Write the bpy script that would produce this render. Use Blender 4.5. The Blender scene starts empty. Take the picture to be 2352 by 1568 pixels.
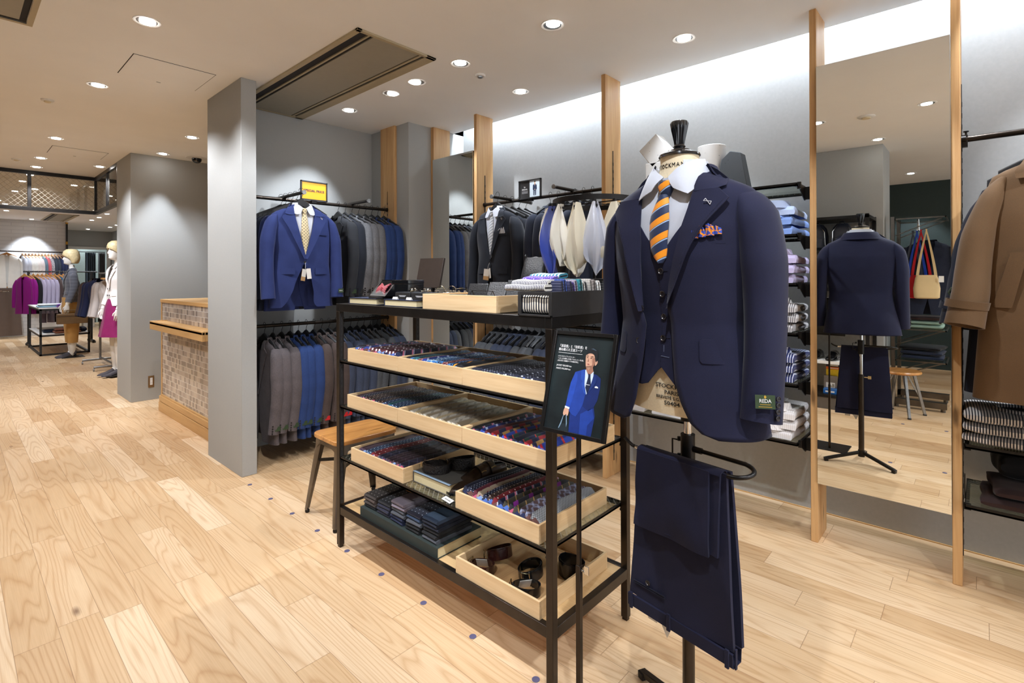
import bpy, math, random
from mathutils import Vector, Matrix, noise
R = math.radians
PI = math.pi
S = bpy.context.scene
COL = S.collection
# ------------------------------------------------------------ camera
cam = bpy.data.cameras.new('camera')
camo = bpy.data.objects.new('camera', cam)
COL.objects.link(camo)
cam.sensor_fit = 'HORIZONTAL'
cam.sensor_width = 36.0
cam.lens = 1182.825 / 2352 * 36
cam.shift_y = -(784 - 633.186) / 2352
cam.clip_start = 0.02
def cam_matrix(yaw, pitch, roll, pos):
    cy, sy, cp, sp, cr, sr = math.cos(yaw), math.sin(yaw), math.cos(pitch), math.sin(pitch), math.cos(roll), math.sin(roll)
    f = Vector((cy, sy, 0)); r = Vector((sy, -cy, 0)); u = Vector((0, 0, 1))
    f2 = f * cp + u * sp; u2 = u * cp - f * sp
    r3 = r * cr + u2 * sr; u3 = u2 * cr - r * sr
    m = Matrix.Identity(4)
    for i in range(3):
        m[i][0], m[i][1], m[i][2], m[i][3] = r3[i], u3[i], -f2[i], pos[i]
    return m
camo.matrix_world = cam_matrix(0.738929579, 0.00115971, -0.00328682, (0, 0, 1.35))
S.camera = camo
# ------------------------------------------------------------ view and world
S.view_settings.view_transform = 'Standard'
S.view_settings.look = 'None'
S.view_settings.gamma = 1.0
S.view_settings.use_curve_mapping = False
S.view_settings.exposure = 0.0
wd = bpy.data.worlds.new('world'); S.world = wd
wd.use_nodes = True
wd.node_tree.nodes['Background'].inputs[0].default_value = (0.93, 0.98, 1.05, 1)
wd.node_tree.nodes['Background'].inputs[1].default_value = 1.8
S.cycles.use_denoising = True
S.cycles.max_bounces = 10
S.cycles.diffuse_bounces = 8
S.cycles.glossy_bounces = 4
S.cycles.transparent_max_bounces = 16
S.cycles.sample_clamp_indirect = 6.0
S.cycles.caustics_reflective = False
S.cycles.caustics_refractive = False
# ------------------------------------------------------------ ceiling lamps (position, aim point, watts, cone, colour)
WARM = (0.97, 0.99, 1.04)
NEUT = (0.93, 0.99, 1.08)
COOL = (0.90, 0.98, 1.09)
LAMPS = [
    # (x, y, aim dx, aim dy, watts, full cone deg, blend, colour, where)
    (0.712, 3.245, 0.35, 0.25, 100, 100, .6, WARM, 'second from the camera end of the aisle row'),
    (0.712, 4.573, 0.38, -0.2, 90, 100, .6, WARM, 'third of the aisle row, before the access panel'),
    (0.712, 6.60, 0.2, 0.2, 110, 100, .6, WARM, 'beside the small access panel in the aisle'),
    (0.712, 7.81, 0.1, 0.2, 110, 100, .6, WARM, 'before the glazed transom over the aisle'),
    (0.735, 8.48, 0.1, 0.3, 100, 100, .6, WARM, 'closest to the glazed transom'),
    (2.195, 1.70, -0.86, -1.15, 75, 46, .45, NEUT, 'aimed at the navy suit on the dress form'),
    (2.195, 2.434, -0.75, -0.55, 90, 60, .5, NEUT, 'first of the row behind the display rack'),
    (2.198, 2.887, -0.45, 0.95, 80, 58, .5, NEUT, 'second of the row behind the display rack'),
    (2.203, 3.206, 0.95, -0.1, 70, 56, .5, NEUT, 'third of the row behind the display rack'),
    (2.199, 3.778, -0.18, 0.42, 62, 62, .6, COOL, 'by the back wall above the suit rail'),
    (2.825, 1.245, 0.1, 0.0, 55, 70, .5, NEUT, 'above the shirt shelves'),
    (2.825, 2.482, -0.15, 0.0, 70, 70, .5, NEUT, 'above the wall rail of dark suits'),
    (1.592, 5.614, 0.1, 0.55, 65, 80, .6, NEUT, 'above the tiled counter'),
    (1.589, 6.59, 0.02, 0.02, 75, 54, .6, COOL, 'against the grey column beside the camera dome'),
    (0.69, 0.31, 0.52, 0.26, 105, 50, .5, NEUT, 'in the aisle facing the tall mirror'),
    (0.69, 1.066, 0.25, 0.5, 95, 62, .5, NEUT, 'in the aisle before the display rack'),
    (0.712, 1.95, 0.15, 0.1, 95, 104, .6, WARM, 'first of the aisle row'),
    (2.195, 0.45, 0.3, -0.15, 75, 74, .5, NEUT, 'in front of the tall mirror'),
    (2.825, 0.05, 0.15, -0.5, 40, 76, .5, NEUT, 'above the brown coat'),
    (0.712, -1.1, 0.0, 0.2, 130, 110, .6, WARM, 'behind the viewer in the aisle'),
    (2.195, -1.0, 0.0, 0.3, 110, 100, .6, NEUT, 'behind the viewer by the wall'),
    (-0.6, 2.0, 0.9, 0.06, 140, 56, .6, WARM, 'over the far side of the aisle'),
    (-0.6, 4.2, 0.3, 0.0, 120, 110, .6, WARM, 'over the far side of the aisle near the access panel'),
    (-0.35, 0.75, 0.92, 0.47, 120, 40, .6, NEUT, 'added over the wooden stool to light the tie rack'),  # unseen spot added so light reaches in under the upper tie trays
    (-2.722, 0.687, -0.75, 0.05, 80, 55, .5, COOL, 'washing the dark green wall'),
    (-1.6, -1.6, 0.2, 0.4, 90, 92, .6, WARM, 'over the rear of the shop'),
    (-0.6, 6.6, 0.2, 0.2, 120, 110, .6, WARM, 'over the aisle before the women\'s area'),
    (1.312, 16.1, 0.0, 0.25, 110, 74, .6, COOL, 'washing the white brick wall'),
    (0.3, 16.1, 0.0, 0.25, 110, 74, .6, COOL, 'washing the white brick wall near its end'),
    (2.288, 15.397, 0.0, 0.2, 80, 90, .6, NEUT, 'third of the women\'s row'),
    (2.30, 14.562, -0.5, -0.2, 80, 90, .6, NEUT, 'second of the women\'s row'),
    (2.289, 13.665, -0.4, -0.3, 90, 90, .6, NEUT, 'first of the women\'s row'),
    (2.636, 18.3, 0.0, -0.3, 45, 90, .6, NEUT, 'by the fitting room door'),
    (2.75, 19.45, 0.0, 0.0, 40, 100, .6, NEUT, 'added inside the fitting room to brighten it'),  # unseen lamp added to brighten the view through the door
    (2.94, 17.2, 0.0, -0.3, 45, 90, .6, NEUT, 'before the fitting room'),
    (2.94, 16.4, 0.0, -0.3, 45, 90, .6, NEUT, 'over the passage to the fitting room'),
    (0.9, 10.6, 0.25, 0.5, 115, 80, .6, NEUT, 'aimed at the seated row of women\'s racks'),
    (0.6, 12.6, 0.3, 0.3, 100, 90, .6, NEUT, 'over the women\'s folding table'),
    (0.8, 14.4, 0.2, 0.4, 100, 90, .6, NEUT, 'over the women\'s rail'),
    (1.25, 7.9, 0.2, 0.7, 90, 60, .6, NEUT, 'under the short transom aimed at the white jacket'),
    (-0.6, 9.5, 0.2, 0.8, 90, 92, .6, NEUT, 'over the open end of the women\'s area'),
]
LAMP_GAIN = 0.90
# ------------------------------------------------------------ helpers
def srgb(r, g, b):
    f = lambda c: (c / 255) / 12.92 if c <= 10.3 else (((c / 255) + 0.055) / 1.055) ** 2.4
    return (f(r), f(g), f(b), 1)
class G:
    """collects shapes and links them as one mesh object"""
    def __init__(s): s.v = []; s.f = []; s.mi = []
    def add(s, vs, fs, mi=0):
        o = len(s.v); s.v += [tuple(v) for v in vs]
        for f in fs: s.f.append(tuple(i + o for i in f)); s.mi.append(mi)
        return s
    def box(s, x0, x1, y0, y1, z0, z1, mi=0, M=None):
        vs = [(x, y, z) for x in (x0, x1) for y in (y0, y1) for z in (z0, z1)]
        if M is not None: vs = [M @ Vector(v) for v in vs]
        return s.add(vs, [(0, 1, 3, 2), (4, 6, 7, 5), (0, 4, 5, 1), (2, 3, 7, 6), (0, 2, 6, 4), (1, 5, 7, 3)], mi)
    def cbox(s, c, d, M=None, mi=0):
        return s.box(c[0] - d[0] / 2, c[0] + d[0] / 2, c[1] - d[1] / 2, c[1] + d[1] / 2, c[2] - d[2] / 2, c[2] + d[2] / 2, mi, M)
    def grid(s, rows, closed=False, cap0=False, cap1=False, mi=0, flip=False):
        n = len(rows[0]); fs = []
        for i in range(len(rows) - 1):
            for j in range(n if closed else n - 1):
                a, b = i * n + j, i * n + (j + 1) % n
                q = (a, b, b + n, a + n)
                fs.append(q[::-1] if flip else q)
        if cap0: fs.append(tuple(range(n))[::-1] if not flip else tuple(range(n)))
        if cap1: fs.append(tuple((len(rows) - 1) * n + j for j in range(n)) if not flip else tuple((len(rows) - 1) * n + j for j in range(n))[::-1])
        return s.add([p for r in rows for p in r], fs, mi)
    def tube(s, pts, r, n=8, cap=True, mi=0, ref=None, closed=False):
        """r: number, list of numbers or list of (ra, rb)"""
        P = [Vector(p) for p in pts]; rows = []
        m = len(P)
        prev = None
        for i, p in enumerate(P):
            if closed: t = (P[(i + 1) % m] - P[i - 1])
            else: t = (P[min(i + 1, m - 1)] - P[max(i - 1, 0)])
            t.normalize()
            if ref is not None: u = Vector(ref) - t * t.dot(Vector(ref))
            elif prev is not None: u = prev - t * t.dot(prev)
            else:
                u = Vector((0, 0, 1)) if abs(t.z) < .9 else Vector((1, 0, 0)); u = u - t * t.dot(u)
            u.normalize(); prev = u; w = t.cross(u)
            rr = r[i] if isinstance(r, (list, tuple)) and not (len(r) == 2 and m != 2 and not isinstance(r[0], (list, tuple))) else r
            ra, rb = rr if isinstance(rr, (list, tuple)) else (rr, rr)
            rows.append([p + u * (ra * math.cos(2 * PI * k / n)) + w * (rb * math.sin(2 * PI * k / n)) for k in range(n)])
        if closed: rows.append(rows[0]); cap = False
        return s.grid(rows, True, cap, cap, mi)
    def bar(s, a, b, w, h=None, mi=0, up=(0, 0, 1)):
        """rectangular bar from a to b"""
        a, b = Vector(a), Vector(b); h = h or w; t = (b - a).normalized()
        u = Vector(up); u = u - t * t.dot(u)
        if u.length < 1e-4: u = Vector((1, 0, 0)) - t * t.x
        u.normalize(); x = t.cross(u)
        rows = [[p + x * sx * w / 2 + u * sy * h / 2 for sx, sy in ((-1, -1), (1, -1), (1, 1), (-1, 1))] for p in (a, b)]
        return s.grid(rows, True, True, True, mi)
    def lathe(s, prof, n=24, c=(0, 0, 0), cap0=True, cap1=True, mi=0, M=None):
        rows = []
        for r, z in prof:
            row = [Vector((c[0] + r * math.cos(2 * PI * k / n), c[1] + r * math.sin(2 * PI * k / n), c[2] + z)) for k in range(n)]
            rows.append([M @ v for v in row] if M is not None else row)
        return s.grid(rows, True, cap0, cap1, mi)
    def poly(s, pts, mi=0): return s.add(pts, [tuple(range(len(pts)))], mi)
    def prism(s, pts2, f0, f1, mi=0):
        """outline pts2, f0/f1 map (a,b) to 3-D for both faces"""
        n = len(pts2)
        return s.add([f0(*p) for p in pts2] + [f1(*p) for p in pts2],
                     [tuple(range(n))[::-1], tuple(range(n, 2 * n))] + [(i, (i + 1) % n, (i + 1) % n + n, i + n) for i in range(n)], mi)
    def mesh(s, name, mats, smooth=35):
        me = bpy.data.meshes.new(name)
        me.from_pydata(s.v, [], s.f)
        for m in (mats if isinstance(mats, (list, tuple)) else [mats]): me.materials.append(m)
        if any(s.mi): me.polygons.foreach_set('material_index', s.mi)
        if smooth:
            me.polygons.foreach_set('use_smooth', [True] * len(me.polygons))
            me.set_sharp_from_angle(angle=R(smooth))
        me.update()
        return me
    def build(s, name, mats, parent=None, smooth=35, bevel=0, loc=None, rot=None, solid=0, label=None):
        o = bpy.data.objects.new(name, s.mesh(name, mats, smooth)); COL.objects.link(o)
        if parent is not None: o.parent = parent
        if loc is not None: o.location = loc
        if rot is not None: o.rotation_euler = rot
        if solid:
            md = o.modifiers.new('thickness', 'SOLIDIFY'); md.thickness = abs(solid); md.offset = -1 if solid > 0 else 1
            es = o.modifiers.new('crease', 'EDGE_SPLIT'); es.split_angle = R(50)
        if bevel:
            md = o.modifiers.new('edge', 'BEVEL'); md.width = bevel; md.segments = 2; md.limit_method = 'ANGLE'; md.angle_limit = R(40)
        if label: o['label'] = label
        return o
def tag(o, label, cat, group=None):
    o['label'] = label; o['category'] = cat
    if group: o['group'] = group
    return o
def struct(o): o['kind'] = 'structure'; return o
def thing(name, label, cat, loc=(0, 0, 0), rot=(0, 0, 0), group=None):
    o = bpy.data.objects.new(name, None); COL.objects.link(o)
    o.empty_display_size = .05
    o.location = loc; o.rotation_euler = rot if isinstance(rot, (tuple, list)) else (0, 0, rot)
    return tag(o, label, cat, group)
def dup(o, loc, rot=None, label=None, group=None, mats=None):
    """copy of a thing with copies of its parts; mats: {part stem: material}"""
    def cp(x, parent):
        c = x.copy(); COL.objects.link(c)
        if parent is not None: c.parent = parent
        st = x.name.split('.')[0]
        if mats and c.type == 'MESH':
            m = mats.get(st, mats.get('*'))
            if m is not None and st not in mats.get('keep', ()):
                c.material_slots[0].link = 'OBJECT'; c.material_slots[0].material = m
        for k in x.children: cp(k, c)
        return c
    c = cp(o, None); c.location = loc
    if rot is not None: c.rotation_euler = rot if isinstance(rot, (tuple, list)) else (0, 0, rot)
    if label: c['label'] = label
    if group: c['group'] = group
    return c
ORD = ['first', 'second', 'third', 'fourth', 'fifth', 'sixth', 'seventh', 'eighth', 'ninth', 'tenth', 'eleventh', 'twelfth', 'thirteenth', 'fourteenth', 'fifteenth', 'sixteenth', 'seventeenth', 'eighteenth', 'nineteenth', 'twentieth']
def lerp(a, b, t): return a + (b - a) * t
def interp(tab, x):
    """tab: list of (x, v...) ascending; linear; returns tuple"""
    if x <= tab[0][0]: return tab[0][1:]
    for p, q in zip(tab, tab[1:]):
        if x <= q[0]:
            t = (x - p[0]) / (q[0] - p[0])
            return tuple(lerp(a, b, t) for a, b in zip(p[1:], q[1:]))
    return tab[-1][1:]
_FONT_CACHE = {}
def text(body, size, mat, parent, loc, rot, name='lettering', align='CENTER', depth=.0004, sx=1.0, space=1.0, bold=0):
    cu = bpy.data.curves.new('t', 'FONT'); cu.body = body; cu.size = size; cu.extrude = depth; cu.offset = bold
    cu.align_x = align; cu.align_y = 'CENTER'; cu.space_character = space; cu.resolution_u = 2
    o = bpy.data.objects.new('t', cu); COL.objects.link(o)
    me = bpy.data.meshes.new_from_object(o.evaluated_get(bpy.context.evaluated_depsgraph_get()))
    bpy.data.objects.remove(o); me.name = name; me.materials.clear(); me.materials.append(mat)
    t = bpy.data.objects.new(name, me); COL.objects.link(t)
    t.parent = parent; t.location = loc; t.rotation_euler = rot; t.scale = (sx, 1, 1)
    return t
# ------------------------------------------------------------ materials
class N:
    """small node builder"""
    def __init__(s, name):
        s.m = bpy.data.materials.new(name); s.m.use_nodes = True
        s.t = s.m.node_tree; s.b = s.t.nodes['Principled BSDF']; s.out = s.t.nodes['Material Output']
    def n(s, typ, **kw):
        x = s.t.nodes.new(typ)
        for k, v in kw.items():
            if k[0] == '_': x.inputs[int(k[1:])].default_value = v
            else: setattr(x, k, v)
        return x
    def l(s, a, b): s.t.links.new(a, b); return s
    def math(s, op, a, b=None, c=None):
        x = s.n('ShaderNodeMath', operation=op)
        for i, v in enumerate((a, b, c)):
            if v is None: continue
            if isinstance(v, (int, float)): x.inputs[i].default_value = v
            else: s.l(v, x.inputs[i])
        return x.outputs[0]
    def mix(s, fac, a, b, blend='MIX'):
        x = s.n('ShaderNodeMix', data_type='RGBA', blend_type=blend)
        for i, v in ((0, fac), (6, a), (7, b)):
            if hasattr(v, 'is_output'): s.l(v, x.inputs[i])
            else: x.inputs[i].default_value = v
        return x.outputs[2]
    def ramp(s, fac, stops, interp='LINEAR'):
        x = s.n('ShaderNodeValToRGB'); x.color_ramp.interpolation = interp
        e = x.color_ramp.elements
        while len(e) < len(stops): e.new(.5)
        for k, (p, c) in zip(e, stops): k.position = p; k.color = c
        s.l(fac, x.inputs[0]); return x.outputs[0]
    def obj(s): return s.n('ShaderNodeTexCoord').outputs['Object']
    def pos(s): return s.n('ShaderNodeNewGeometry').outputs['Position']
    def mapping(s, v, scale=(1, 1, 1), rot=(0, 0, 0), loc=(0, 0, 0)):
        x = s.n('ShaderNodeMapping'); s.l(v, x.inputs[0])
        x.inputs[1].default_value = loc; x.inputs[2].default_value = rot; x.inputs[3].default_value = scale
        return x.outputs[0]
    def noise(s, v, scale, detail=2, rough=.5):
        x = s.n('ShaderNodeTexNoise'); s.l(v, x.inputs['Vector'])
        x.inputs['Scale'].default_value = scale; x.inputs['Detail'].default_value = detail; x.inputs['Roughness'].default_value = rough
        return x.outputs[0]
    def bump(s, h, strength, dist=.01):
        x = s.n('ShaderNodeBump'); x.inputs['Strength'].default_value = strength; x.inputs['Distance'].default_value = dist
        s.l(h, x.inputs['Height']); s.l(x.outputs[0], s.b.inputs['Normal'])
    def set(s, col=None, rough=None, metal=None, **kw):
        for k, v in (('Base Color', col), ('Roughness', rough), ('Metallic', metal), *kw.items()):
            if v is None: continue
            i = s.b.inputs[k.replace('_', ' ')]
            if hasattr(v, 'is_output'): s.l(v, i)
            else: i.default_value = v
        return s
def plain(name, col, rough=.5, metal=0, var=.06, scale=30, bump=0, **kw):
    n = N(name); nz = n.noise(n.obj(), scale, 3)
    d = tuple(max(0, c * (1 - var)) for c in col[:3]) + (1,); u = tuple(min(1, c * (1 + var)) for c in col[:3]) + (1,)
    n.set(n.ramp(nz, [(.3, d), (.7, u)]), rough, metal, **kw)
    if bump: n.bump(nz, bump)
    return n.m
def fabric(name, col, rough=.85, weave=900, var=.18, sheen=.1, mott=14):
    n = N(name); o = n.obj()
    fine = n.noise(o, weave, 1); soft = n.noise(o, mott, 3)
    f = n.math('ADD', n.math('MULTIPLY', fine, .7), n.math('MULTIPLY', soft, .3))
    d = tuple(c * (1 - var) for c in col[:3]) + (1,); u = tuple(min(1, c * (1 + var)) for c in col[:3]) + (1,)
    n.set(n.ramp(f, [(.36, d), (.64, u)]), rough, 0, Sheen_Weight=sheen, Sheen_Roughness=.4)
    n.b.inputs['Specular IOR Level'].default_value = .25
    n.bump(fine, .12, .002)
    return n.m
def pattern(name, kind, c1, c2, scale=40, rot=.785, width=.35, c3=None, rough=.55, sheen=.2, axes=(0, 1)):
    """regular woven pattern in the object's own plane"""
    n = N(name); v = n.mapping(n.obj(), (1, 1, 1), (0, 0, rot) if axes == (0, 1) else (0, 0, 0))
    if axes != (0, 1):
        sp0 = n.n('ShaderNodeSeparateXYZ'); n.l(n.obj(), sp0.inputs[0])
        cb = n.n('ShaderNodeCombineXYZ'); n.l(sp0.outputs[axes[0]], cb.inputs[0]); n.l(sp0.outputs[axes[1]], cb.inputs[1])
        v = n.mapping(cb.outputs[0], (1, 1, 1), (0, 0, rot))
    sp = n.n('ShaderNodeSeparateXYZ'); n.l(v, sp.inputs[0])
    fx = n.math('FRACT', n.math('MULTIPLY', sp.outputs[0], scale)); fy = n.math('FRACT', n.math('MULTIPLY', sp.outputs[1], scale))
    if kind == 'stripe': mask = n.math('LESS_THAN', fx, width)
    elif kind == 'dot':
        dx = n.math('SUBTRACT', fx, .5); dy = n.math('SUBTRACT', fy, .5)
        mask = n.math('LESS_THAN', n.math('SQRT', n.math('ADD', n.math('MULTIPLY', dx, dx), n.math('MULTIPLY', dy, dy))), width * .5)
    elif kind == 'check':
        mask = n.math('MULTIPLY', n.math('ADD', n.math('LESS_THAN', fx, width), n.math('LESS_THAN', fy, width)), .5)
    elif kind == 'paisley':
        x = n.n('ShaderNodeTexVoronoi', feature='DISTANCE_TO_EDGE'); n.l(v, x.inputs['Vector']); x.inputs['Scale'].default_value = scale
        mask = n.math('LESS_THAN', x.outputs[0], width)
    col = n.mix(mask, c1, c2)
    if c3 is not None:
        m2 = n.math('LESS_THAN', n.math('ABSOLUTE', n.math('SUBTRACT', fx, width + .06)), .035)
        col = n.mix(m2, col, c3)
    n.set(col, rough, 0, Sheen_Weight=sheen)
    n.b.inputs['Specular IOR Level'].default_value = .35
    n.bump(n.noise(n.obj(), 700, 1), .08, .002)
    return n.m
def wood(name, light, dark, axis=2, scale=1.0, rough=.5, knots=True, coat=0):
    """oak board, grain along the given axis of the object"""
    n = N(name); o = n.obj()
    sc = [26, 26, 26]; sc[axis] = 1.6
    g = n.noise(n.mapping(o, [c * scale for c in sc]), 1.0, 5, .6)
    sc2 = [170, 170, 170]; sc2[axis] = 4
    g2 = n.noise(n.mapping(o, [c * scale for c in sc2]), 1.0, 2)
    f = n.math('ADD', n.math('MULTIPLY', g, .72), n.math('MULTIPLY', g2, .28))
    col = n.ramp(f, [(.33, dark), (.5, tuple(lerp(a, b, .55) for a, b in zip(dark, light))), (.68, light)])
    if knots:
        v = n.n('ShaderNodeTexVoronoi'); sk = [9, 9, 9]; sk[axis] = 2.2
        n.l(n.mapping(o, [c * scale for c in sk], loc=(.37, .2, .61)), v.inputs['Vector']); v.inputs['Scale'].default_value = 1
        k = n.ramp(n.math('ADD', v.outputs[0], n.math('MULTIPLY', g2, .12)), [(.11, (1, 1, 1, 1)), (.19, (0, 0, 0, 1))])
        col = n.mix(n.math('MULTIPLY', k, .8), col, (dark[0] * .22, dark[1] * .2, dark[2] * .18, 1))
    n.set(col, rough, 0, Coat_Weight=coat, Coat_Roughness=.15)
    n.bump(g2, .06, .003)
    return n.m
def floor_mat():
    n = N('oak_plank_floor'); p = n.pos()
    sp = n.n('ShaderNodeSeparateXYZ'); n.l(p, sp.inputs[0])
    W = .128
    u = n.math('DIVIDE', n.math('SUBTRACT', sp.outputs[0], .031), W)
    row = n.math('FLOOR', u); fu = n.math('FRACT', u)
    w1 = n.n('ShaderNodeTexWhiteNoise', noise_dimensions='1D'); n.l(row, w1.inputs['W'])
    # lengths: two random cuts per 1.82 m
    yv = n.math('DIVIDE', n.math('ADD', sp.outputs[1], n.math('MULTIPLY', w1.outputs[0], 7.3)), 1.82)
    yi = n.math('FLOOR', yv); fy = n.math('FRACT', yv)
    cut = n.n('ShaderNodeTexWhiteNoise', noise_dimensions='2D')
    cv = n.n('ShaderNodeCombineXYZ'); n.l(row, cv.inputs[0]); n.l(yi, cv.inputs[1]); n.l(cv.outputs[0], cut.inputs['Vector'])
    cpos = n.math('ADD', .3, n.math('MULTIPLY', cut.outputs[0], .4))
    half = n.math('GREATER_THAN', fy, cpos)
    idv = n.n('ShaderNodeCombineXYZ'); n.l(row, idv.inputs[0]); n.l(yi, idv.inputs[1]); n.l(half, idv.inputs[2])
    w2 = n.n('ShaderNodeTexWhiteNoise', noise_dimensions='3D'); n.l(idv.outputs[0], w2.inputs['Vector'])
    # seams
    ex = n.math('MINIMUM', fu, n.math('SUBTRACT', 1, fu))
    sx = n.math('LESS_THAN', ex, .008)
    ey = n.math('MINIMUM', n.math('MINIMUM', fy, n.math('SUBTRACT', 1, fy)), n.math('ABSOLUTE', n.math('SUBTRACT', fy, cpos)))
    sy = n.math('LESS_THAN', ey, .0007)
    seam = n.math('MAXIMUM', sx, sy)
    # grain: figure per plank
    off = n.n('ShaderNodeVectorMath', operation='SCALE'); n.l(w2.outputs['Color'], off.inputs[0]); off.inputs['Scale'].default_value = 37.0
    va = n.n('ShaderNodeVectorMath', operation='ADD'); n.l(p, va.inputs[0]); n.l(off.outputs[0], va.inputs[1])
    fig = n.noise(n.mapping(va.outputs[0], (5.0, .42, 1)), 1.0, 2, .45)
    rings = n.math('FRACT', n.math('MULTIPLY', fig, 27))
    rings = n.math('ABSOLUTE', n.math('SUBTRACT', rings, .5))
    fine = n.noise(n.mapping(va.outputs[0], (300, 5, 1)), 1.0, 2)
    soft = n.noise(n.mapping(va.outputs[0], (10, .9, 1)), 1.0, 3)
    base = n.ramp(w2.outputs[0], [(0, srgb(198, 164, 124)), (.15, srgb(210, 178, 138)), (.5, srgb(218, 188, 149)), (.8, srgb(225, 197, 161)), (.97, srgb(233, 210, 178)), (1, srgb(186, 146, 102))])
    dk = n.ramp(rings, [(0, (.80, .71, .62, 1)), (.12, (.92, .88, .84, 1)), (.28, (1, 1, 1, 1))])
    col = n.mix(.8, base, dk, 'MULTIPLY')
    col = n.mix(.5, col, n.ramp(fine, [(.35, (.86, .80, .74, 1)), (.6, (1, 1, 1, 1))]), 'MULTIPLY')
    col = n.mix(.5, col, n.ramp(soft, [(.3, (.88, .80, .70, 1)), (.65, (1.0, 1.0, 1.0, 1))]), 'MULTIPLY')
    v = n.n('ShaderNodeTexVoronoi'); n.l(n.mapping(va.outputs[0], (4.2, 1.3, 1)), v.inputs['Vector']); v.inputs['Scale'].default_value = 1
    kn = n.ramp(n.math('ADD', v.outputs[0], n.math('MULTIPLY', fine, .03)), [(.03, (1, 1, 1, 1)), (.085, (0, 0, 0, 1))])
    col = n.mix(n.math('MULTIPLY', kn, .75), col, srgb(96, 58, 34))
    col = n.mix(n.math('MULTIPLY', seam, .55), col, srgb(120, 82, 50))
    n.set(col, n.ramp(fine, [(.3, (.36, .36, .36, 1)), (.7, (.46, .46, .46, 1))]), 0)
    n.b.inputs['Specular IOR Level'].default_value = .4
    n.bump(n.math('SUBTRACT', n.math('MULTIPLY', fine, .25), seam), .12, .002)
    return n.m
def glass_mat(name, tint=(1, 1, 1, 1), refl=.12, wire=False, size=55, axes=(0, 1)):
    n = N(name)
    tr = n.n('ShaderNodeBsdfTransparent'); tr.inputs[0].default_value = tint
    gl = n.n('ShaderNodeBsdfGlossy'); gl.inputs['Roughness'].default_value = .01
    lw = n.n('ShaderNodeLayerWeight'); lw.inputs[0].default_value = .25
    fac = n.math('ADD', refl * .6, n.math('MULTIPLY', lw.outputs['Fresnel'], refl * 2.5))
    ms = n.n('ShaderNodeMixShader'); n.l(fac, ms.inputs[0]); n.l(tr.outputs[0], ms.inputs[1]); n.l(gl.outputs[0], ms.inputs[2])
    last = ms
    if wire:
        sp = n.n('ShaderNodeSeparateXYZ'); n.l(n.pos(), sp.inputs[0])
        a = sp.outputs[axes[0]]; b = sp.outputs[axes[1]]
        m = None
        for sg in ('ADD', 'SUBTRACT'):
            q = n.math('LESS_THAN', n.math('FRACT', n.math('MULTIPLY', n.math(sg, a, b), size)), .05)
            m = q if m is None else n.math('MAXIMUM', m, q)
        df = n.n('ShaderNodeBsdfDiffuse'); df.inputs[0].default_value = (.34, .31, .26, 1)
        m2 = n.n('ShaderNodeMixShader'); n.l(n.math('MULTIPLY', m, .75), m2.inputs[0]); n.l(last.outputs[0], m2.inputs[1]); n.l(df.outputs[0], m2.inputs[2])
        last = m2
    n.l(last.outputs[0], n.out.inputs[0])
    return n.m
def emit(name, col, strength):
    n = N(name); n.set((0, 0, 0, 1), .5); n.b.inputs['Emission Color'].default_value = col; n.b.inputs['Emission Strength'].default_value = strength
    return n.m
M = {}
M['floor'] = floor_mat()
M['ceiling'] = plain('ceiling_paint', (.90, .895, .885), .9, var=.015, scale=3)
M['wall'] = plain('grey_wallpaper', srgb(166, 167, 165), .85, var=.015, scale=90, bump=.01)
M['wallw'] = plain('pale_wall_paint', srgb(178, 180, 180), .85, var=.03, scale=60, bump=.02)
M['green'] = plain('dark_green_wall', srgb(28, 44, 42), .6, var=.06)
M['oak'] = wood('oak_post', srgb(214, 174, 122), srgb(182, 134, 82), 2, rough=.5)
M['oakx'] = wood('oak_tray', srgb(226, 198, 156), srgb(202, 166, 120), 1, rough=.5, knots=True, scale=1.3)
M['oaky'] = wood('oak_tray_end', srgb(222, 194, 150), srgb(198, 162, 116), 0, rough=.5, knots=False)
M['oakin'] = wood('oak_tray_base', srgb(206, 166, 116), srgb(176, 130, 82), 0, rough=.55, knots=False)
M['oakc'] = wood('oak_counter', srgb(208, 168, 112), srgb(186, 142, 88), 1, rough=.45, knots=False)
M['board'] = wood('oak_shelf_board', srgb(212, 180, 132), srgb(192, 154, 106), 1, rough=.5, knots=False)
M['seat'] = wood('worn_elm_seat', srgb(214, 154, 84), srgb(134, 80, 32), 0, rough=.3, scale=.8, knots=True, coat=.3)
M['hangerwood'] = wood('hanger_beech', srgb(210, 160, 100), srgb(180, 128, 72), 0, rough=.45, knots=False)
M['black'] = plain('black_steel', (.018, .016, .015), .38, .6, var=.2, scale=20)
M['blackm'] = plain('matt_black', (.016, .015, .015), .55, 0, var=.15)
M['bronze'] = plain('dark_bronze_steel', (.05, .04, .033), .33, .85, var=.15, scale=10)
M['gun'] = plain('gunmetal', (.17, .15, .13), .32, .95, var=.25, scale=8)
M['grey_metal'] = plain('grey_metal', (.30, .30, .30), .35, .9, var=.1)
M['chrome'] = plain('chrome', (.75, .74, .72), .12, 1, var=.02)
M['brass'] = plain('pale_brass', (.72, .58, .36), .22, 1, var=.05)
M['plastic'] = plain('black_plastic', (.012, .012, .013), .42, 0, var=.1)
M['lacquer'] = plain('black_lacquer', (.006, .006, .007), .12, 0, var=.05, Coat_Weight=.6)
M['white'] = plain('white_paint', (.75, .74, .72), .6, var=.02)
M['cream'] = plain('cream_plastic', srgb(214, 200, 168), .5, var=.02)
M['acgrey'] = plain('beige_grille', srgb(176, 162, 132), .55, var=.03)
M['acpanel'] = plain('grey_return_panel', srgb(158, 152, 136), .6, var=.02)
M['dark'] = plain('dark_void', (.012, .01, .01), .8, var=.1)
M['paper'] = plain('white_card', (.74, .72, .68), .7, var=.02)
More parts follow.
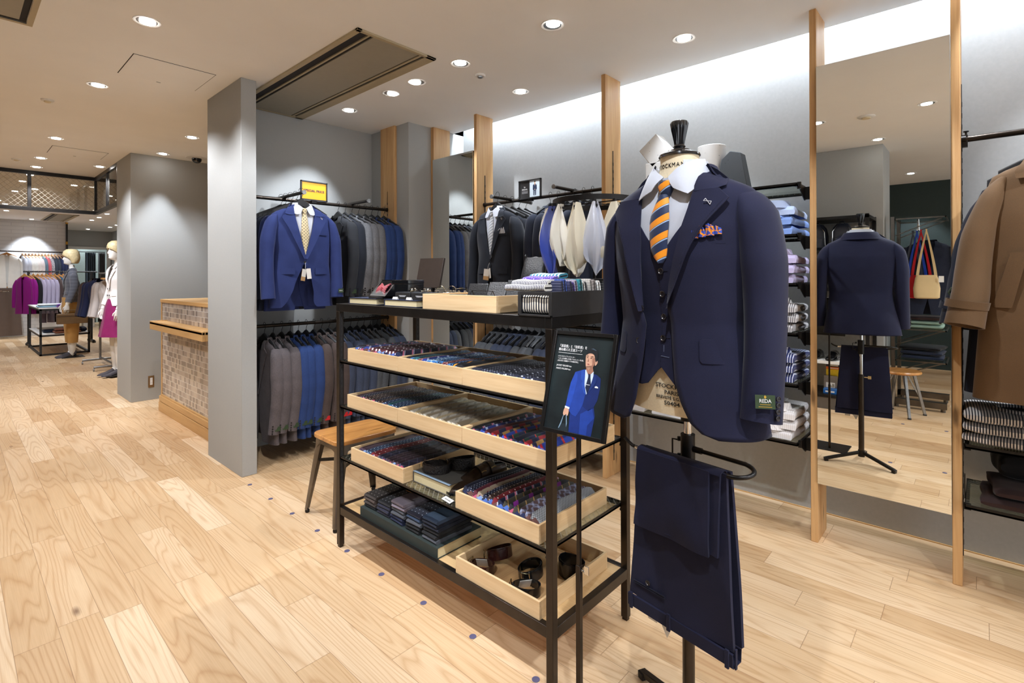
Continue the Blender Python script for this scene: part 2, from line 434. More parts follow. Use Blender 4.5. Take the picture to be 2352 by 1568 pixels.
M['kraft'] = plain('kraft_card', srgb(184, 146, 100), .75, var=.04)
M['mirror'] = N('mirror_silver').set((.90, .92, .90, 1), .0, 1.0).m
M['glass'] = glass_mat('clear_glass', (.92, .97, .95, 1), .14)
M['wire'] = glass_mat('wired_glass_shelf', (.86, .90, .84, 1), .16, True, 34)
M['wirev'] = glass_mat('wired_glass_pane', (.88, .86, .80, 1), .35, True, 16, (0, 2))
M['wirev2'] = glass_mat('wired_glass_side_pane', (.88, .86, .80, 1), .35, True, 16, (1, 2))
M['lamp'] = emit('lamp_glow', (1, .97, .92, 1), 40)
M['bone'] = plain('bust_canvas', srgb(228, 212, 180), .8, var=.05, scale=200, bump=.03)
M['skin'] = plain('mannequin_white', (.80, .78, .74), .45, var=.01)
M['wig'] = None
M['navy'] = fabric('navy_wool', (.0105, .0118, .034), sheen=.08)
M['navyvest'] = fabric('navy_wool_vest', (.0115, .0132, .038), sheen=.08)
M['navydark'] = fabric('navy_lining', (.008, .009, .022))
M['shirt'] = fabric('white_poplin', (.50, .52, .58), .75, var=.04, sheen=.1)
M['bluesuit'] = fabric('bright_navy_wool', (.022, .036, .135), sheen=.12)
M['charcoal'] = fabric('charcoal_wool', (.024, .026, .031))
M['blacksuit'] = fabric('black_blue_wool', (.014, .017, .026), sheen=.2)
M['midgrey'] = fabric('grey_wool', (.16, .165, .18), weave=350, var=.35)
M['browngrey'] = fabric('taupe_grey_wool', (.105, .09, .095), weave=400, var=.3)
M['brown'] = fabric('brown_wool', (.075, .055, .05), weave=400, var=.25)
M['blue'] = fabric('blue_wool', (.022, .048, .16), weave=500, var=.25)
M['slate'] = fabric('slate_blue_wool', (.05, .065, .11), weave=400, var=.25)
M['slategrey'] = fabric('slate_grey_wool', (.085, .095, .11), weave=400, var=.3)
M['ink'] = fabric('ink_wool', (.018, .024, .045), weave=400, var=.25)
M['button'] = plain('horn_button', (.02, .018, .022), .25, 0, var=.2)
M['greenlabel'] = plain('green_label', srgb(42, 62, 34), .7, var=.08)
M['redlabel'] = plain('red_label', srgb(190, 22, 30), .6)
M['thread'] = plain('white_thread', (.6, .6, .62), .7)
M['ink_print'] = plain('black_print', (.02, .018, .016), .7)
M['white_print'] = plain('white_print', (.8, .8, .8), .6)
M['gold_print'] = plain('gold_print', srgb(190, 150, 50), .5)
# ------------------------------------------------------------ the setting
CZ = 2.70
g = G(); g.add([(-4, -4, 0), (4.2, -4, 0), (4.2, 20, 0), (-4, 20, 0)], [(0, 1, 2, 3)])
struct(g.build('floor', M['floor']))
g = G(); g.box(-4, 3.235, -4, 3.69, CZ, CZ + .08); g.box(-4, 4.2, 3.69, 20, CZ, CZ + .08)
struct(g.build('ceiling', M['ceiling']))
g = G(); g.box(3.20, 3.235, -4, 3.69, CZ + .08, 3.02); g.box(3.2, 3.5, -4, 3.69, 3.0, 3.06)
struct(g.build('trim_cove', M['ceiling']))
g = G(); g.box(3.36, 3.44, -4, 3.69, 0, 3.0)
struct(g.build('wall_right', M['wallw']))
g = G(); g.box(1.437, 2.715, 4.27, 4.35, 0, CZ)
struct(g.build('wall_back', M['wall']))
g = G(); g.box(2.715, 3.44, 3.69, 4.35, 0, CZ); g.box(3.235, 3.44, 3.69, 3.76, CZ, 3.0)
struct(g.build('wall_corner', M['wall']))
g = G(); g.box(1.337, 1.437, 3.687, 4.35, 0, CZ)
struct(g.build('wall_wing', M['wall'], bevel=.003))
g = G(); g.box(1.337, 3.6, 6.79, 7.45, 0, CZ)
struct(g.build('wall_column', M['wall'], bevel=.003))
g = G(); g.box(3.5, 3.6, 4.35, 6.79, 0, CZ)
struct(g.build('wall_alcove', M['wall']))
g = G(); g.box(3.28, 3.38, 7.45, 19, 0, CZ)
struct(g.build('wall_side', M['wall']))
# women's end: white brick return and grey wall with a door opening
def brick_mat():
    n = N('white_brick'); sp = n.n('ShaderNodeSeparateXYZ'); n.l(n.pos(), sp.inputs[0])
    c = n.n('ShaderNodeCombineXYZ'); n.l(sp.outputs[0], c.inputs[0]); n.l(sp.outputs[2], c.inputs[1])
    b = n.n('ShaderNodeTexBrick'); n.l(c.outputs[0], b.inputs['Vector'])
    b.inputs['Color1'].default_value = (.66, .66, .66, 1); b.inputs['Color2'].default_value = (.64, .64, .64, 1); b.inputs['Mortar'].default_value = (.56, .56, .57, 1)
    b.inputs['Scale'].default_value = 1; b.inputs['Brick Width'].default_value = .40; b.inputs['Row Height'].default_value = .085; b.inputs['Mortar Size'].default_value = .008
    n.set(b.outputs[0], .7); n.bump(b.outputs['Fac'], -.5, .01)
    return n.m
g = G(); g.box(-4, 1.97, 16.5, 16.6, 0, CZ)
struct(g.build('wall_brick', brick_mat()))
g = G(); g.box(1.97, 2.30, 18.98, 19.06, 0, CZ); g.box(2.30, 3.17, 18.98, 19.06, 2.17, CZ); g.box(3.17, 3.38, 18.98, 19.06, 0, CZ); g.box(1.89, 1.97, 16.6, 19.06, 0, CZ)
struct(g.build('wall_end', M['wall']))
g = G(); g.box(2.22, 2.30, 18.95, 18.98, 0, 2.24); g.box(3.16, 3.25, 18.95, 18.98, 0, 2.24); g.box(2.22, 3.25, 18.95, 18.98, 2.165, 2.24)
struct(g.build('trim_1', M['white'], bevel=.004))
g = G(); g.box(2.0, 3.4, 19.8, 19.9, 0, CZ)
struct(g.build('wall_fitting', plain('pale_green_wall', srgb(150, 164, 158), .8)))
# far side and rear of the shop
g = G(); g.box(-1.08, -.585, .74, 2.6, 0, CZ)
struct(g.build('wall_pier', M['wall'], bevel=.003))
g = G(); g.box(-3.75, -3.65, -4, 16.5, 0, CZ)
struct(g.build('wall_left', M['green']))
# no rear wall: left open behind the viewer so world light adds fill
# skirting strip that shows at the foot of the right wall
g = G(); g.box(3.352, 3.36, -4, 3.69, 0, .005)
struct(g.build('baseboard_right', M['oakc']))
# ---- oak posts
def post(name, x0, x1, y0, y1, label, slot=None, z1=CZ):
    t = thing(name, label, 'post', ((x0 + x1) / 2, (y0 + y1) / 2, 0), 0, 'oak posts along the wall')
    cx, cy = (x0 + x1) / 2, (y0 + y1) / 2
    g = G(); g.box(x0 - cx, x1 - cx, y0 - cy, y1 - cy, 0, z1)
    g.build('board', M['oak'], t, bevel=.0025)
    if slot:
        s = G(); a, b, c, d, z0, zz = slot; s.box(a - cx, b - cx, c - cy, d - cy, z0, zz)
        for k in range(int((zz - z0 - .1) / .05)):
            s.box(a - cx - .001, b - cx + .001, c - cy - .001, d - cy + .001, z0 + .05 + k * .05, z0 + .07 + k * .05)
        s.build('slotted_channel', M['blackm'], t)
    return t
post('oak_post', 2.688, 2.7145, 3.865, 4.08, 'oak post flat on the back corner behind the suit rails', (2.688, 2.692, 3.967, 3.975, .1, 2.12))
post('oak_post', 2.96, 3.155, 3.65, 3.6895, 'oak post against the grey corner at the end of the narrow mirror')
post('oak_post', 2.96, 3.155, 3.091, 3.122, 'oak post between the narrow mirror and the dark suit bay', (3.052, 3.06, 3.088, 3.0925, .1, 2.2))
post('oak_post', 2.96, 3.155, 1.85, 1.882, 'oak post behind the bust between the dark suits and the shirts', (3.048, 3.056, 1.8475, 1.8515, .1, 2.2))
post('oak_post', 2.96, 3.155, .613, .645, 'oak post between the shirt shelves and the tall mirror', (3.048, 3.056, .644, .6475, .1, 2.2))
post('oak_post', 2.96, 3.155, .064, .097, 'oak post between the tall mirror and the brown coat', (3.048, 3.056, .061, .0655, .1, 2.2))
# ---- mirrors
def mirror(y0, y1, label):
    t = thing('wall_mirror', label, 'mirror', (2.95, (y0 + y1) / 2, .305)); h = (y1 - y0) / 2
    g = G(); g.box(-.004, 0, -h, h, 0, 2.093); g.build('mirror_glass', M['mirror'], t, smooth=0)
    g = G(); g.box(0, .012, -h, h, 0, 2.093); g.build('backing', M['blackm'], t)
    return t
mirror(.098, .611, 'tall frameless mirror reflecting the back of the navy suit')
mirror(3.121, 3.645, 'narrow frameless mirror behind the glasses display in the corner')
# ---- ceiling fixtures
def downlight(x, y, ax, ay, w, cone, blend, col, where):
    t = thing('downlight', f'recessed white downlight {where}', 'ceiling light', (x, y, CZ), 0, 'recessed ceiling downlights')
    g = G(); g.lathe([(.047, -.001), (.062, -.003), (.062, 0), (.047, 0)], 28, cap0=False, cap1=False); g.build('trim_ring', M['white'], t)
    d = Vector((ax, ay, -1)).normalized()
    q = Vector((0, 0, -1)).rotation_difference(d).to_matrix().to_4x4()
    g = G(); g.lathe([(.048, 0), (.048, -.0015), (.001, -.0015)], 28, cap0=False, cap1=True)
    g.build('reflector', M['grey_metal'], t)
    off = min(.012, .02 * math.hypot(ax, ay))
    g = G(); g.lathe([(.036, -.002), (.036, -.006), (.0, -.010)], 24, (ax * off, ay * off, 0), cap0=True, cap1=False)
    g.build('lens', M['lamp'], t)
    L = bpy.data.lights.new('spot', 'SPOT'); L.energy = w * LAMP_GAIN; L.color = col[:3]; L.spot_size = R(cone); L.spot_blend = blend; L.shadow_soft_size = .022
    lo = bpy.data.objects.new('lamp_light', L); COL.objects.link(lo); lo.parent = t
    lo.location = (ax * off, ay * off, -.035); lo.rotation_euler = q.to_euler()
for l in LAMPS: downlight(*l)
# linear lamp hidden in the cove
t = thing('cove_light', 'long strip lamp hidden in the ceiling cove above the posts', 'strip light', (3.28, -.2, 2.97))
g = G(); g.box(-.02, .02, -3.7, 3.8, -.004, .03); g.build('housing', M['white'], t)
L = bpy.data.lights.new('strip', 'AREA'); L.shape = 'RECTANGLE'; L.size = .05; L.size_y = 7.4; L.energy = 135; L.color = COOL
lo = bpy.data.objects.new('strip_light', L); COL.objects.link(lo); lo.parent = t; lo.location = (0, .05, -.012); lo.rotation_euler = (0, R(-12), 0)
def access_panel(x0, x1, y0, y1, label):
    t = thing('access_panel', label, 'panel', ((x0 + x1) / 2, (y0 + y1) / 2, CZ)); a, b = (x1 - x0) / 2, (y1 - y0) / 2
    g = G(); g.box(-a, a, -b, b, -.0015, .001); g.build('frame_joint', M['dark'], t)
    g = G(); g.box(-a + .004, a - .004, -b + .004, b - .004, -.003, 0); g.build('panel', M['ceiling'], t)
    g = G(); g.box(-.012, .012, b - .012, b - .004, -.005, 0); g.build('catch', M['grey_metal'], t)
access_panel(.758, 1.212, 3.768, 4.2, 'square access panel in the ceiling before the grey wing wall')
access_panel(.725, 1.185, 6.99, 7.43, 'square access panel in the ceiling before the far grey column')
def cassette(x0, x1, y0, y1, label):
    """two-slot ceiling air conditioner"""
    t = thing('ceiling_cassette', label, 'air conditioner', ((x0 + x1) / 2, (y0 + y1) / 2, CZ)); a, b = (x1 - x0) / 2, (y1 - y0) / 2
    g = G(); g.box(-a, -a + .03, -b, b, -.012, 0); g.box(a - .07, a, -b, b, -.012, 0); g.box(-a, a, -b, -b + .025, -.012, 0); g.box(-a, a, b - .025, b, -.012, 0)
    g.build('surround', M['acgrey'], t, bevel=.002)
    g = G(); g.box(-a + .03, -a + .13, -b + .025, b - .025, -.003, -.001); g.build('air_slot', M['dark'], t)
    g = G(); g.box(a - .12, a - .068, -b + .025, b - .025, -.003, -.001); g.build('air_slot', M['dark'], t)
    g = G(); g.box(-a + .082, -a + .094, -b + .025, b - .025, -.011, -.003); g.build('louvre', M['acgrey'], t)
    g = G(); g.box(a - .105, a - .088, -b + .025, b - .025, -.009, -.003); g.build('louvre', M['acgrey'], t)
    g = G(); g.box(-a + .115, a - .118, -b + .025, b - .025, -.010, -.0035); g.build('return_panel', M['acpanel'], t)
cassette(1.497, 2.04, 2.487, 4.262, 'beige two-slot ceiling air conditioner above the suit bay')
cassette(1.47, 1.93, 14.38, 16.2, 'beige two-slot air conditioner in the ceiling by the white brick wall')
# square diffuser at the ceiling edge
t = thing('ceiling_diffuser', 'square beige air diffuser cut by the frame above the aisle', 'air vent', (.04, 3.48, CZ))
for k, (r0, r1, z0, z1, m) in enumerate([(.27, .245, -.008, -.008, 'acgrey'), (.243, .20, -.002, -.002, 'dark'), (.215, .13, -.006, -.014, 'acpanel'), (.128, .09, -.003, -.003, 'dark'), (.10, .0, -.016, -.016, 'acgrey')]):
    g = G(); sq = lambda r, z: [(-r, -r, z), (r, -r, z), (r, r, z), (-r, r, z)]
    g.grid([sq(r0, z0), sq(max(r1, .001), z1)], True, False, False); g.grid([sq(r0, 0), sq(r0, z0)], True)
    g.build(['outer_frame', 'air_gap', 'cone', 'air_gap', 'centre_plate'][k], M[m], t)
def detector(x, y, label, r=.05, dark=False):
    t = thing('smoke_detector', label, 'detector', (x, y, CZ))
    g = G(); g.lathe([(r, 0), (r, -.006), (r * .86, -.012)], 24, cap0=False, cap1=True); g.build('base', M['white'], t)
    g = G(); g.lathe([(r * .55, -.012), (r * .5, -.02), (r * .2, -.024)], 20, cap0=False, cap1=True); g.build('sensor_cap', M['grey_metal'] if dark else M['cream'], t)
detector(2.409, 2.477, 'small round ceiling sensor with grey centre above the display rack', .034, True)
detector(.516, 5.228, 'small round detector in the aisle ceiling beyond the downlights', .04)
detector(.535, 8.086, 'small round detector in the ceiling just before the transom', .045)
detector(.62, .719, 'white smoke detector seen only in the tall mirror', .065)
# security camera
t = thing('dome_camera', 'black dome security camera on the ceiling before the grey column', 'camera', (1.905, 6.55, CZ))
g = G(); g.lathe([(.11, 0), (.108, -.004), (.05, -.008)], 28, cap0=False, cap1=True); g.build('mount_plate', M['white'], t)
g = G(); g.lathe([(.05, -.006), (.05, -.02), (.046, -.036), (.032, -.052), (.012, -.06)], 24, cap0=False, cap1=True); g.build('dome', M['lacquer'], t)
# glazed transoms over the aisle
def transom(name, pts, label):
    pass
def win(name, along, fixed, a0, a1, mull, pane):
    P = (lambda a, t0, z: (a, fixed + t0, z)) if along == 'x' else (lambda a, t0, z: (fixed + t0, a, z))
    g = G()
    def bx(u0, u1, z0, z1):
        p, q = P(u0, -.02, z0), P(u1, .02, z1); g.box(min(p[0], q[0]), max(p[0], q[0]), min(p[1], q[1]), max(p[1], q[1]), z0, z1)
    bx(a0, a1, 2.655, 2.70); bx(a0, a1, 2.20, 2.245)
    for m in mull: bx(m - .018, m + .018, 2.245, 2.655)
    o = struct(g.build(name, M['black'], bevel=.002))
    g = G(); p, q = P(a0, -.004, 2.245), P(a1, .004, 2.655); g.box(min(p[0], q[0]), max(p[0], q[0]), min(p[1], q[1]), max(p[1], q[1]), 2.245, 2.655)
    g.build('pane', pane, o, smooth=0)
win('window_1', 'x', 8.84, -2.6, 1.378, (-1.9, -.6, .70, 1.36), M['wirev'])
win('window_2', 'y', 1.36, 7.455, 8.82, (7.47, 8.08), M['wirev2'])
# ------------------------------------------------------------ garment helpers
class Torso:
    """body surface from rings (z, half width, front depth, back depth, centre y), top to bottom"""
    def __init__(s, rings, n=2.4): s.r = sorted(rings); s.n = n
    def ring(s, z): return interp(s.r, z)
    def at(s, z, th):
        a, bf, bb, yc = s.ring(z); e = 2 / s.n
        si, c = math.sin(th), math.cos(th)
        b = bf if c > 0 else bb
        return (a * math.copysign(abs(si) ** e, si), yc - b * math.copysign(abs(c) ** e, c), z)
    def ang(s, z, x):
        a = s.ring(z)[0]; q = max(-1, min(1, x / a)); return math.copysign(math.asin(abs(q) ** (s.n / 2)), q)
    def front(s, x, z):
        a, bf, bb, yc = s.ring(z); q = min(1, abs(x) / a)
        return yc - bf * (1 - q ** s.n) ** (1 / s.n)
    def shell(s, zs, left, right, n=56, fold=None):
        """surface from the left front edge round the back to the right front edge"""
        rows = []
        for z in zs:
            t0 = s.ang(z, interp(left, z)[0]); t1 = 2 * PI + s.ang(z, interp(right, z)[0])
            row = []
            for k in range(n + 1):
                th = lerp(t0, t1, k / n); p = s.at(z, th)
                if fold: p = fold(p, th)
                row.append(p)
            rows.append(row)
        return rows
def zrange(a, b, n): return [lerp(a, b, k / n) for k in range(n + 1)]
def panel(g, T, rows, nc=8, step=.012, off=.004, thick=.003, mi=0, tap=None):
    """patch lying on the front of torso T; rows: (z, x0, x1) top to bottom; off may be f(u, v)"""
    rows = sorted(rows, reverse=True); zs = []
    for p, q in zip(rows, rows[1:]):
        m = max(1, int(abs(p[0] - q[0]) / step + .5))
        zs += [lerp(p[0], q[0], k / m) for k in range(m)]
    zs.append(rows[-1][0]); tab = sorted(rows)
    outer, inner = [], []
    for i, z in enumerate(zs):
        x0, x1 = interp(tab, z); a, b = [], []
        for k in range(nc + 1):
            u = k / nc; x = lerp(x0, x1, u); o = off(u, i / max(1, len(zs) - 1)) if callable(off) else off
            y = T.front(x, z); a.append((x, y - o - thick, z)); b.append((x, y - o, z))
        outer.append(a); inner.append(b)
    n = nc + 1; m = len(zs)
    g.grid(outer, mi=mi, flip=True); g.grid(inner, mi=mi)
    rim = [(outer[0], inner[0]), (inner[-1], outer[-1])]
    for a, b in rim: g.grid([a, b], mi=mi, flip=True)
    g.grid([[r[0] for r in inner], [r[0] for r in outer]], mi=mi, flip=True); g.grid([[r[-1] for r in outer], [r[-1] for r in inner]], mi=mi, flip=True)
    return g
def stitch(g, T, pts, off, r=.0006, seg=.006):
    """running stitch along points (x, z)"""
    for (x0, z0), (x1, z1) in zip(pts, pts[1:]):
        L = math.hypot(x1 - x0, z1 - z0); m = max(1, int(L / seg))
        for k in range(m):
            a, b = (k + .2) / m, (k + .65) / m
            q = [(lerp(x0, x1, t), lerp(z0, z1, t)) for t in (a, b)]
            g.bar(*[(x, T.front(x, z) - off, z) for x, z in q], r * 2)
def disc_button(g, c, r=.0085, d=.004, nrm=(0, -1, 0)):
    q = Vector((0, 0, 1)).rotation_difference(Vector(nrm)).to_matrix().to_4x4()
    Mx = Matrix.Translation(c) @ q
    g.lathe([(r * .9, 0), (r, d * .4), (r, d), (r * .8, d * 1.15), (r * .62, d * .7), (.0, d * .7)], 18, cap0=True, cap1=False, M=Mx)
    for a in (45, 135, 225, 315):
        p = Mx @ Vector((r * .22 * math.cos(R(a)), r * .22 * math.sin(R(a)), d * .72)); g.cbox(p, (r * .16, r * .16, r * .16))
def sleeve(g, pts, radii, n=18, cuff=True, mi=0):
    """tapered arm tube: pts centre line, radii (across, fore-aft)"""
    # smooth the chain
    P = [Vector(p) for p in pts]; pp, rr = [], []
    for i in range(len(P) - 1):
        for k in range(5):
            t = k / 5; p0, p1, p2, p3 = P[max(i - 1, 0)], P[i], P[i + 1], P[min(i + 2, len(P) - 1)]
            pp.append(.5 * ((2 * p1) + (p2 - p0) * t + (2 * p0 - 5 * p1 + 4 * p2 - p3) * t * t + (3 * p1 - p0 - 3 * p2 + p3) * t ** 3))
            rr.append(tuple(lerp(a, b, t) for a, b in zip(radii[i], radii[i + 1])))
    pp.append(P[-1]); rr.append(radii[-1])
    rows = []
    for i, p in enumerate(pp):
        t = (pp[min(i + 1, len(pp) - 1)] - pp[max(i - 1, 0)]).normalized()
        u = Vector((1, 0, 0)); u = (u - t * t.dot(u)).normalized(); w = t.cross(u)
        ra, rb = rr[i]
        rows.append([p + u * ra * math.cos(2 * PI * k / n) + w * rb * math.sin(2 * PI * k / n) for k in range(n)])
    g.grid(rows, True, True, False, mi)
    # inside of the cuff
    c = pp[-1]; up = pp[-4]
    g.grid([rows[-1], [c + (v - c) * .9 for v in rows[-1]], [up + (v - c) * .85 for v in rows[-1]]], True, False, True, mi)
    return g
def suit_coat(sp):
    """returns {part name: (G, material key)} for a single-breasted coat, neck base at z=0"""
    T = Torso(sp['rings']); parts = []
    zh = sp['hem']; fold = sp.get('fold')
    g = G(); zs = zrange(0.0, zh, sp.get('nz', 40))
    rows = T.shell(zs, sp['left'], sp['right'], sp.get('nt', 56), fold)
    g.grid(rows); parts.append(('body', g, 'cloth'))
    g = G(); ring = T.shell([0.0], [(0, .001)], [(0, -.001)], 24)[0]
    for s in sp['sides']:
        g = G(); pts, rad = sp['arm'](s); sleeve(g, pts, rad); parts.append(('sleeve', g, 'cloth'))
    if 'lapelL' in sp:
        lo = sp.get('loff', .004); lift = sp.get('lift', .012)
        g = G(); panel(g, T, sp['lapelL'], 6, off=lambda u, v: lo + lift * u); parts.append(('lapel', g, 'cloth'))
        g = G(); panel(g, T, sp['lapelR'], 6, off=lambda u, v: lo + lift * (1 - u)); parts.append(('lapel', g, 'cloth'))
    if 'collarL' in sp:
        g = G()
        panel(g, T, sp['collarL'], 5, off=lambda u, v: .005 + .010 * u); panel(g, T, sp['collarR'], 5, off=lambda u, v: .005 + .010 * (1 - u))
        # back of the collar
        nr = []
        for z, ex in ((.012, .0), (.018, .004), (.014, .010), (-.01, .014), (-.035, .018)):
            a, bf, bb, yc = T.ring(min(z, -.001)); w = sp.get('neckw', .095) + ex + max(0, -z) * .9; d = sp.get('neckd', .07) + ex + max(0, -z) * .25
            nr.append([(w * math.sin(th), yc + d * -math.cos(th) * 1.0, z) for th in [R(75 + 210 * k / 20) for k in range(21)]])
        g.grid(nr); parts.append(('collar', g, 'cloth'))
    for nm, rows_ in sp.get('patches', []):
        g = G(); panel(g, T, rows_, 6, step=.02, off=.0025, thick=.0035); parts.append((nm, g, 'cloth'))
    return T, parts
def mk(parts, root, mats):
    out = []
    for nm, g, key in parts: out.append(g.build(nm, mats[key], root, smooth=50))
    return out
# ------------------------------------------------------------ dress form in the navy three-piece suit
NECK = 1.64
RO = (1.469, .640); HD = math.atan2(-.17, .985)   # stand position; local -y looks at the aisle
HROT = math.atan2(-.985, -.17)                    # local x axis points along (-.17,-.985)
def hz(tab): return [(round(r[0] - NECK, 4),) + tuple(r[1:]) for r in tab]
HR = hz([(1.655, .060, .052, .055, -.03), (1.635, .085, .062, .062, -.03), (1.618, .122, .068, .068, -.028), (1.60, .160, .074, .074, -.026), (1.583, .194, .080, .080, -.024),
         (1.565, .213, .087, .086, -.022), (1.54, .221, .097, .096, -.02), (1.48, .222, .117, .110, -.018), (1.40, .212, .131, .110, -.015), (1.30, .196, .132, .100, -.012),
         (1.22, .188, .131, .092, -.01), (1.12, .201, .135, .106, -.01), (1.02, .220, .140, .122, -.012), (.93, .232, .142, .130, -.014), (.90, .234, .142, .132, -.014)])
def tab(L): return sorted([(z - NECK, x) for x, z in L])
H_LEFT = tab([(.090, 1.64), (.088, 1.60), (.080, 1.53), (.068, 1.45), (.058, 1.40), (.045, 1.34), (.034, 1.262), (.043, 1.223), (.049, 1.148), (.060, 1.065), (.080, 1.01), (.104, .965), (.135, .94), (.17, .93)])
H_RIGHT = tab([(-.090, 1.64), (-.086, 1.60), (-.075, 1.53), (-.062, 1.45), (-.052, 1.35), (-.047, 1.25), (-.036, 1.215), (-.041, 1.15), (-.052, 1.08), (-.07, 1.0), (-.092, .943), (-.12, .93)])
def hero_arm(s):
    if s > 0:
        return ([(.192, -.02, -.078), (.216, -.016, -.135), (.229, -.008, -.25), (.232, -.004, -.36), (.236, -.018, -.50), (.237, -.045, -.657)],
                [(.020, .05), (.045, .076), (.051, .078), (.047, .070), (.046, .062), (.050, .056)])
    return ([(-.192, -.02, -.078), (-.218, -.016, -.135), (-.239, -.006, -.25), (-.249, -.002, -.36), (-.256, -.018, -.50), (-.26, -.045, -.657)],
            [(.020, .05), (.044, .076), (.05, .078), (.046, .070), (.045, .062), (.050, .056)])
def wrinkle(p, th):
    x, y, z = p
    k = .0025 * math.sin(th * 5 + z * 9) * min(1, max(0, (-z - .1) * 3)) + .004 * noise.noise((x * 7, y * 7, z * 5)) * min(1, max(0, -z * 4))
    return (x * (1 + k * 4), y + k * (1 if y > 0 else -1), z)
sp = dict(rings=HR, hem=.93 - NECK, left=H_LEFT, right=H_RIGHT, sides=(1, -1), arm=hero_arm, fold=wrinkle, nz=60, nt=80, loff=.003, lift=.016,
          lapelL=hz([(1.578, .090, .160), (1.566, .088, .171), (1.550, .086, .186), (1.540, .083, .181), (1.485, .072, .140), (1.432, .062, .110), (1.327, .040, .068), (1.262, .033, .040)]),
          lapelR=hz([(1.578, -.160, -.085), (1.566, -.171, -.083), (1.550, -.186, -.080), (1.540, -.181, -.077), (1.485, -.140, -.067), (1.432, -.112, -.060), (1.327, -.078, -.051), (1.25, -.052, -.046)]),
          collarL=hz([(1.655, .075, .096), (1.637, .090, .125), (1.610, .094, .154), (1.585, .094, .170), (1.577, .092, .150)]),
          collarR=hz([(1.655, -.096, -.075), (1.637, -.125, -.090), (1.610, -.154, -.092), (1.585, -.170, -.090), (1.577, -.150, -.088)]),
          patches=[('pocket_flap', hz([(1.185, .125, .188), (1.180, .120, .193), (1.130, .122, .196), (1.122, .128, .194)])),
                   ('pocket_flap', hz([(1.185, -.188, -.125), (1.180, -.193, -.120), (1.130, -.196, -.122), (1.122, -.194, -.128)])),
                   ('breast_welt', hz([(1.456, .100, .178), (1.432, .100, .180)]))])
HT, hp = suit_coat(sp)
base = (RO[0], RO[1], 0)
jk = thing('suit_jacket', 'navy single-breasted wool jacket worn open on the cream dress form', 'jacket', (RO[0], RO[1], NECK), HROT)
mk(hp, jk, {'cloth': M['navy']})
for o in jk.children:
    if o.name.startswith('body'):
        md = o.modifiers.new('thickness', 'SOLIDIFY'); md.thickness = .004; md.offset = -1
# button, cuff buttons, label, lapel mark
g = G(); disc_button(g, (-.052, HT.front(-.052, 1.26 - NECK) - .006, 1.258 - NECK), .010); g.build('front_button', M['button'], jk)
g = G(); disc_button(g, (-.062, HT.front(-.062, 1.165 - NECK) - .003, 1.165 - NECK), .010); g.build('front_button', M['button'], jk)
g = G(); g.bar((.062, HT.front(.062, 1.15 - NECK) - .002, 1.15 - NECK), (.086, HT.front(.086, 1.15 - NECK) - .002, 1.151 - NECK), .003); g.build('buttonhole', M['navydark'], jk)
for k in range(4):
    g = G(); disc_button(g, (.2865, -.062 + k * .001, -.637 + k * .0155), .0068, .004, (.96, -.28, 0)); g.build('cuff_button', M['button'], jk)
lb = G(); lb.box(-.0225, .0225, -.001, 0, -.0165, .0165)
lab = lb.build('sleeve_label', M['greenlabel'], jk, loc=(.2715, -.090, -.596), rot=(R(-7), 0, R(40)), label='green woven label with small lettering')
text('REDA', .0125, M['white_print'], lab, (0, -.0015, .002), (R(90), 0, 0), 'label_lettering', space=.95, sx=.9)
text('\u2666', .008, M['gold_print'], lab, (0, -.0015, .0115), (R(90), 0, 0), 'label_mark')
g = G(); g.box(-.012, .012, -.0016, 0, -.0068, -.0058); g.box(-.015, .015, -.0016, 0, -.0125, -.0114); g.build('label_line', M['gold_print'], lab)
g = G(); P = [(.1335, 1.5515), (.147, 1.534), (.149, 1.5425), (.1295, 1.5455), (.1335, 1.5515)]
for a, b in zip(P, P[1:]): g.bar(*[(x, HT.front(x, z - NECK) - .0165 - .004, z - NECK) for x, z in (a, b)], .0011)
g.build('lapel_stitch', M['thread'], jk, label='white cross stitch buttonhole')
g = G(); stitch(g, HT, [(x - .004, z - NECK) for x, z in [(.180, 1.548), (.138, 1.485), (.108, 1.432), (.066, 1.327), (.04, 1.262)]], .0225, .0004); g.build('edge_stitching', M['navydark'], jk); g = G(); stitch(g, HT, [(x + .004, z - NECK) for x, z in [(-.180, 1.548), (-.138, 1.485), (-.110, 1.432), (-.076, 1.327), (-.05, 1.262)]], .0225, .0004)
g.build('edge_stitching', M['navydark'], jk)
# ---- bust and stand
st = thing('dress_form', 'cream canvas tailor bust on a black tripod stand', 'mannequin', base, HROT)
BR = [(1.695, .054, .050, .050, -.037), (1.68, .054, .050, .050, -.036), (1.655, .057, .052, .054, -.033), (1.63, .075, .058, .060, -.03), (1.60, .135, .066, .066, -.026), (1.57, .182, .074, .072, -.022),
      (1.53, .196, .088, .086, -.02), (1.46, .196, .102, .096, -.018), (1.38, .186, .108, .096, -.015), (1.24, .160, .098, .080, -.01), (1.14, .170, .104, .094, -.01), (1.05, .182, .112, .106, -.012), (.965, .176, .108, .108, -.012)]
BT = Torso(BR, 2.2)
g = G(); g.grid([[BT.at(z, 2 * PI * k / 48) for k in range(48)] for z in zrange(1.695, .965, 50)], True, True, True); g.build('torso', M['bone'], st)
def form_print(body, size, x, z, T, th=0, sx=1, bold=0, name='print'):
    y = T.front(x, z) - .0012
    yaw = math.atan2(T.front(x + .01, z) - T.front(x - .01, z), .02)
    text(body, size, M['ink_print'], st, (x, y, z), (R(90), 0, yaw), name, sx=sx, bold=bold)
for k, ch in enumerate('STOCKMAN'):
    a = (k - 3.5) * .0118; form_print(ch, .017, -.004 + a, 1.664 - abs(a) * .02, BT, name='neck_print', sx=.9)
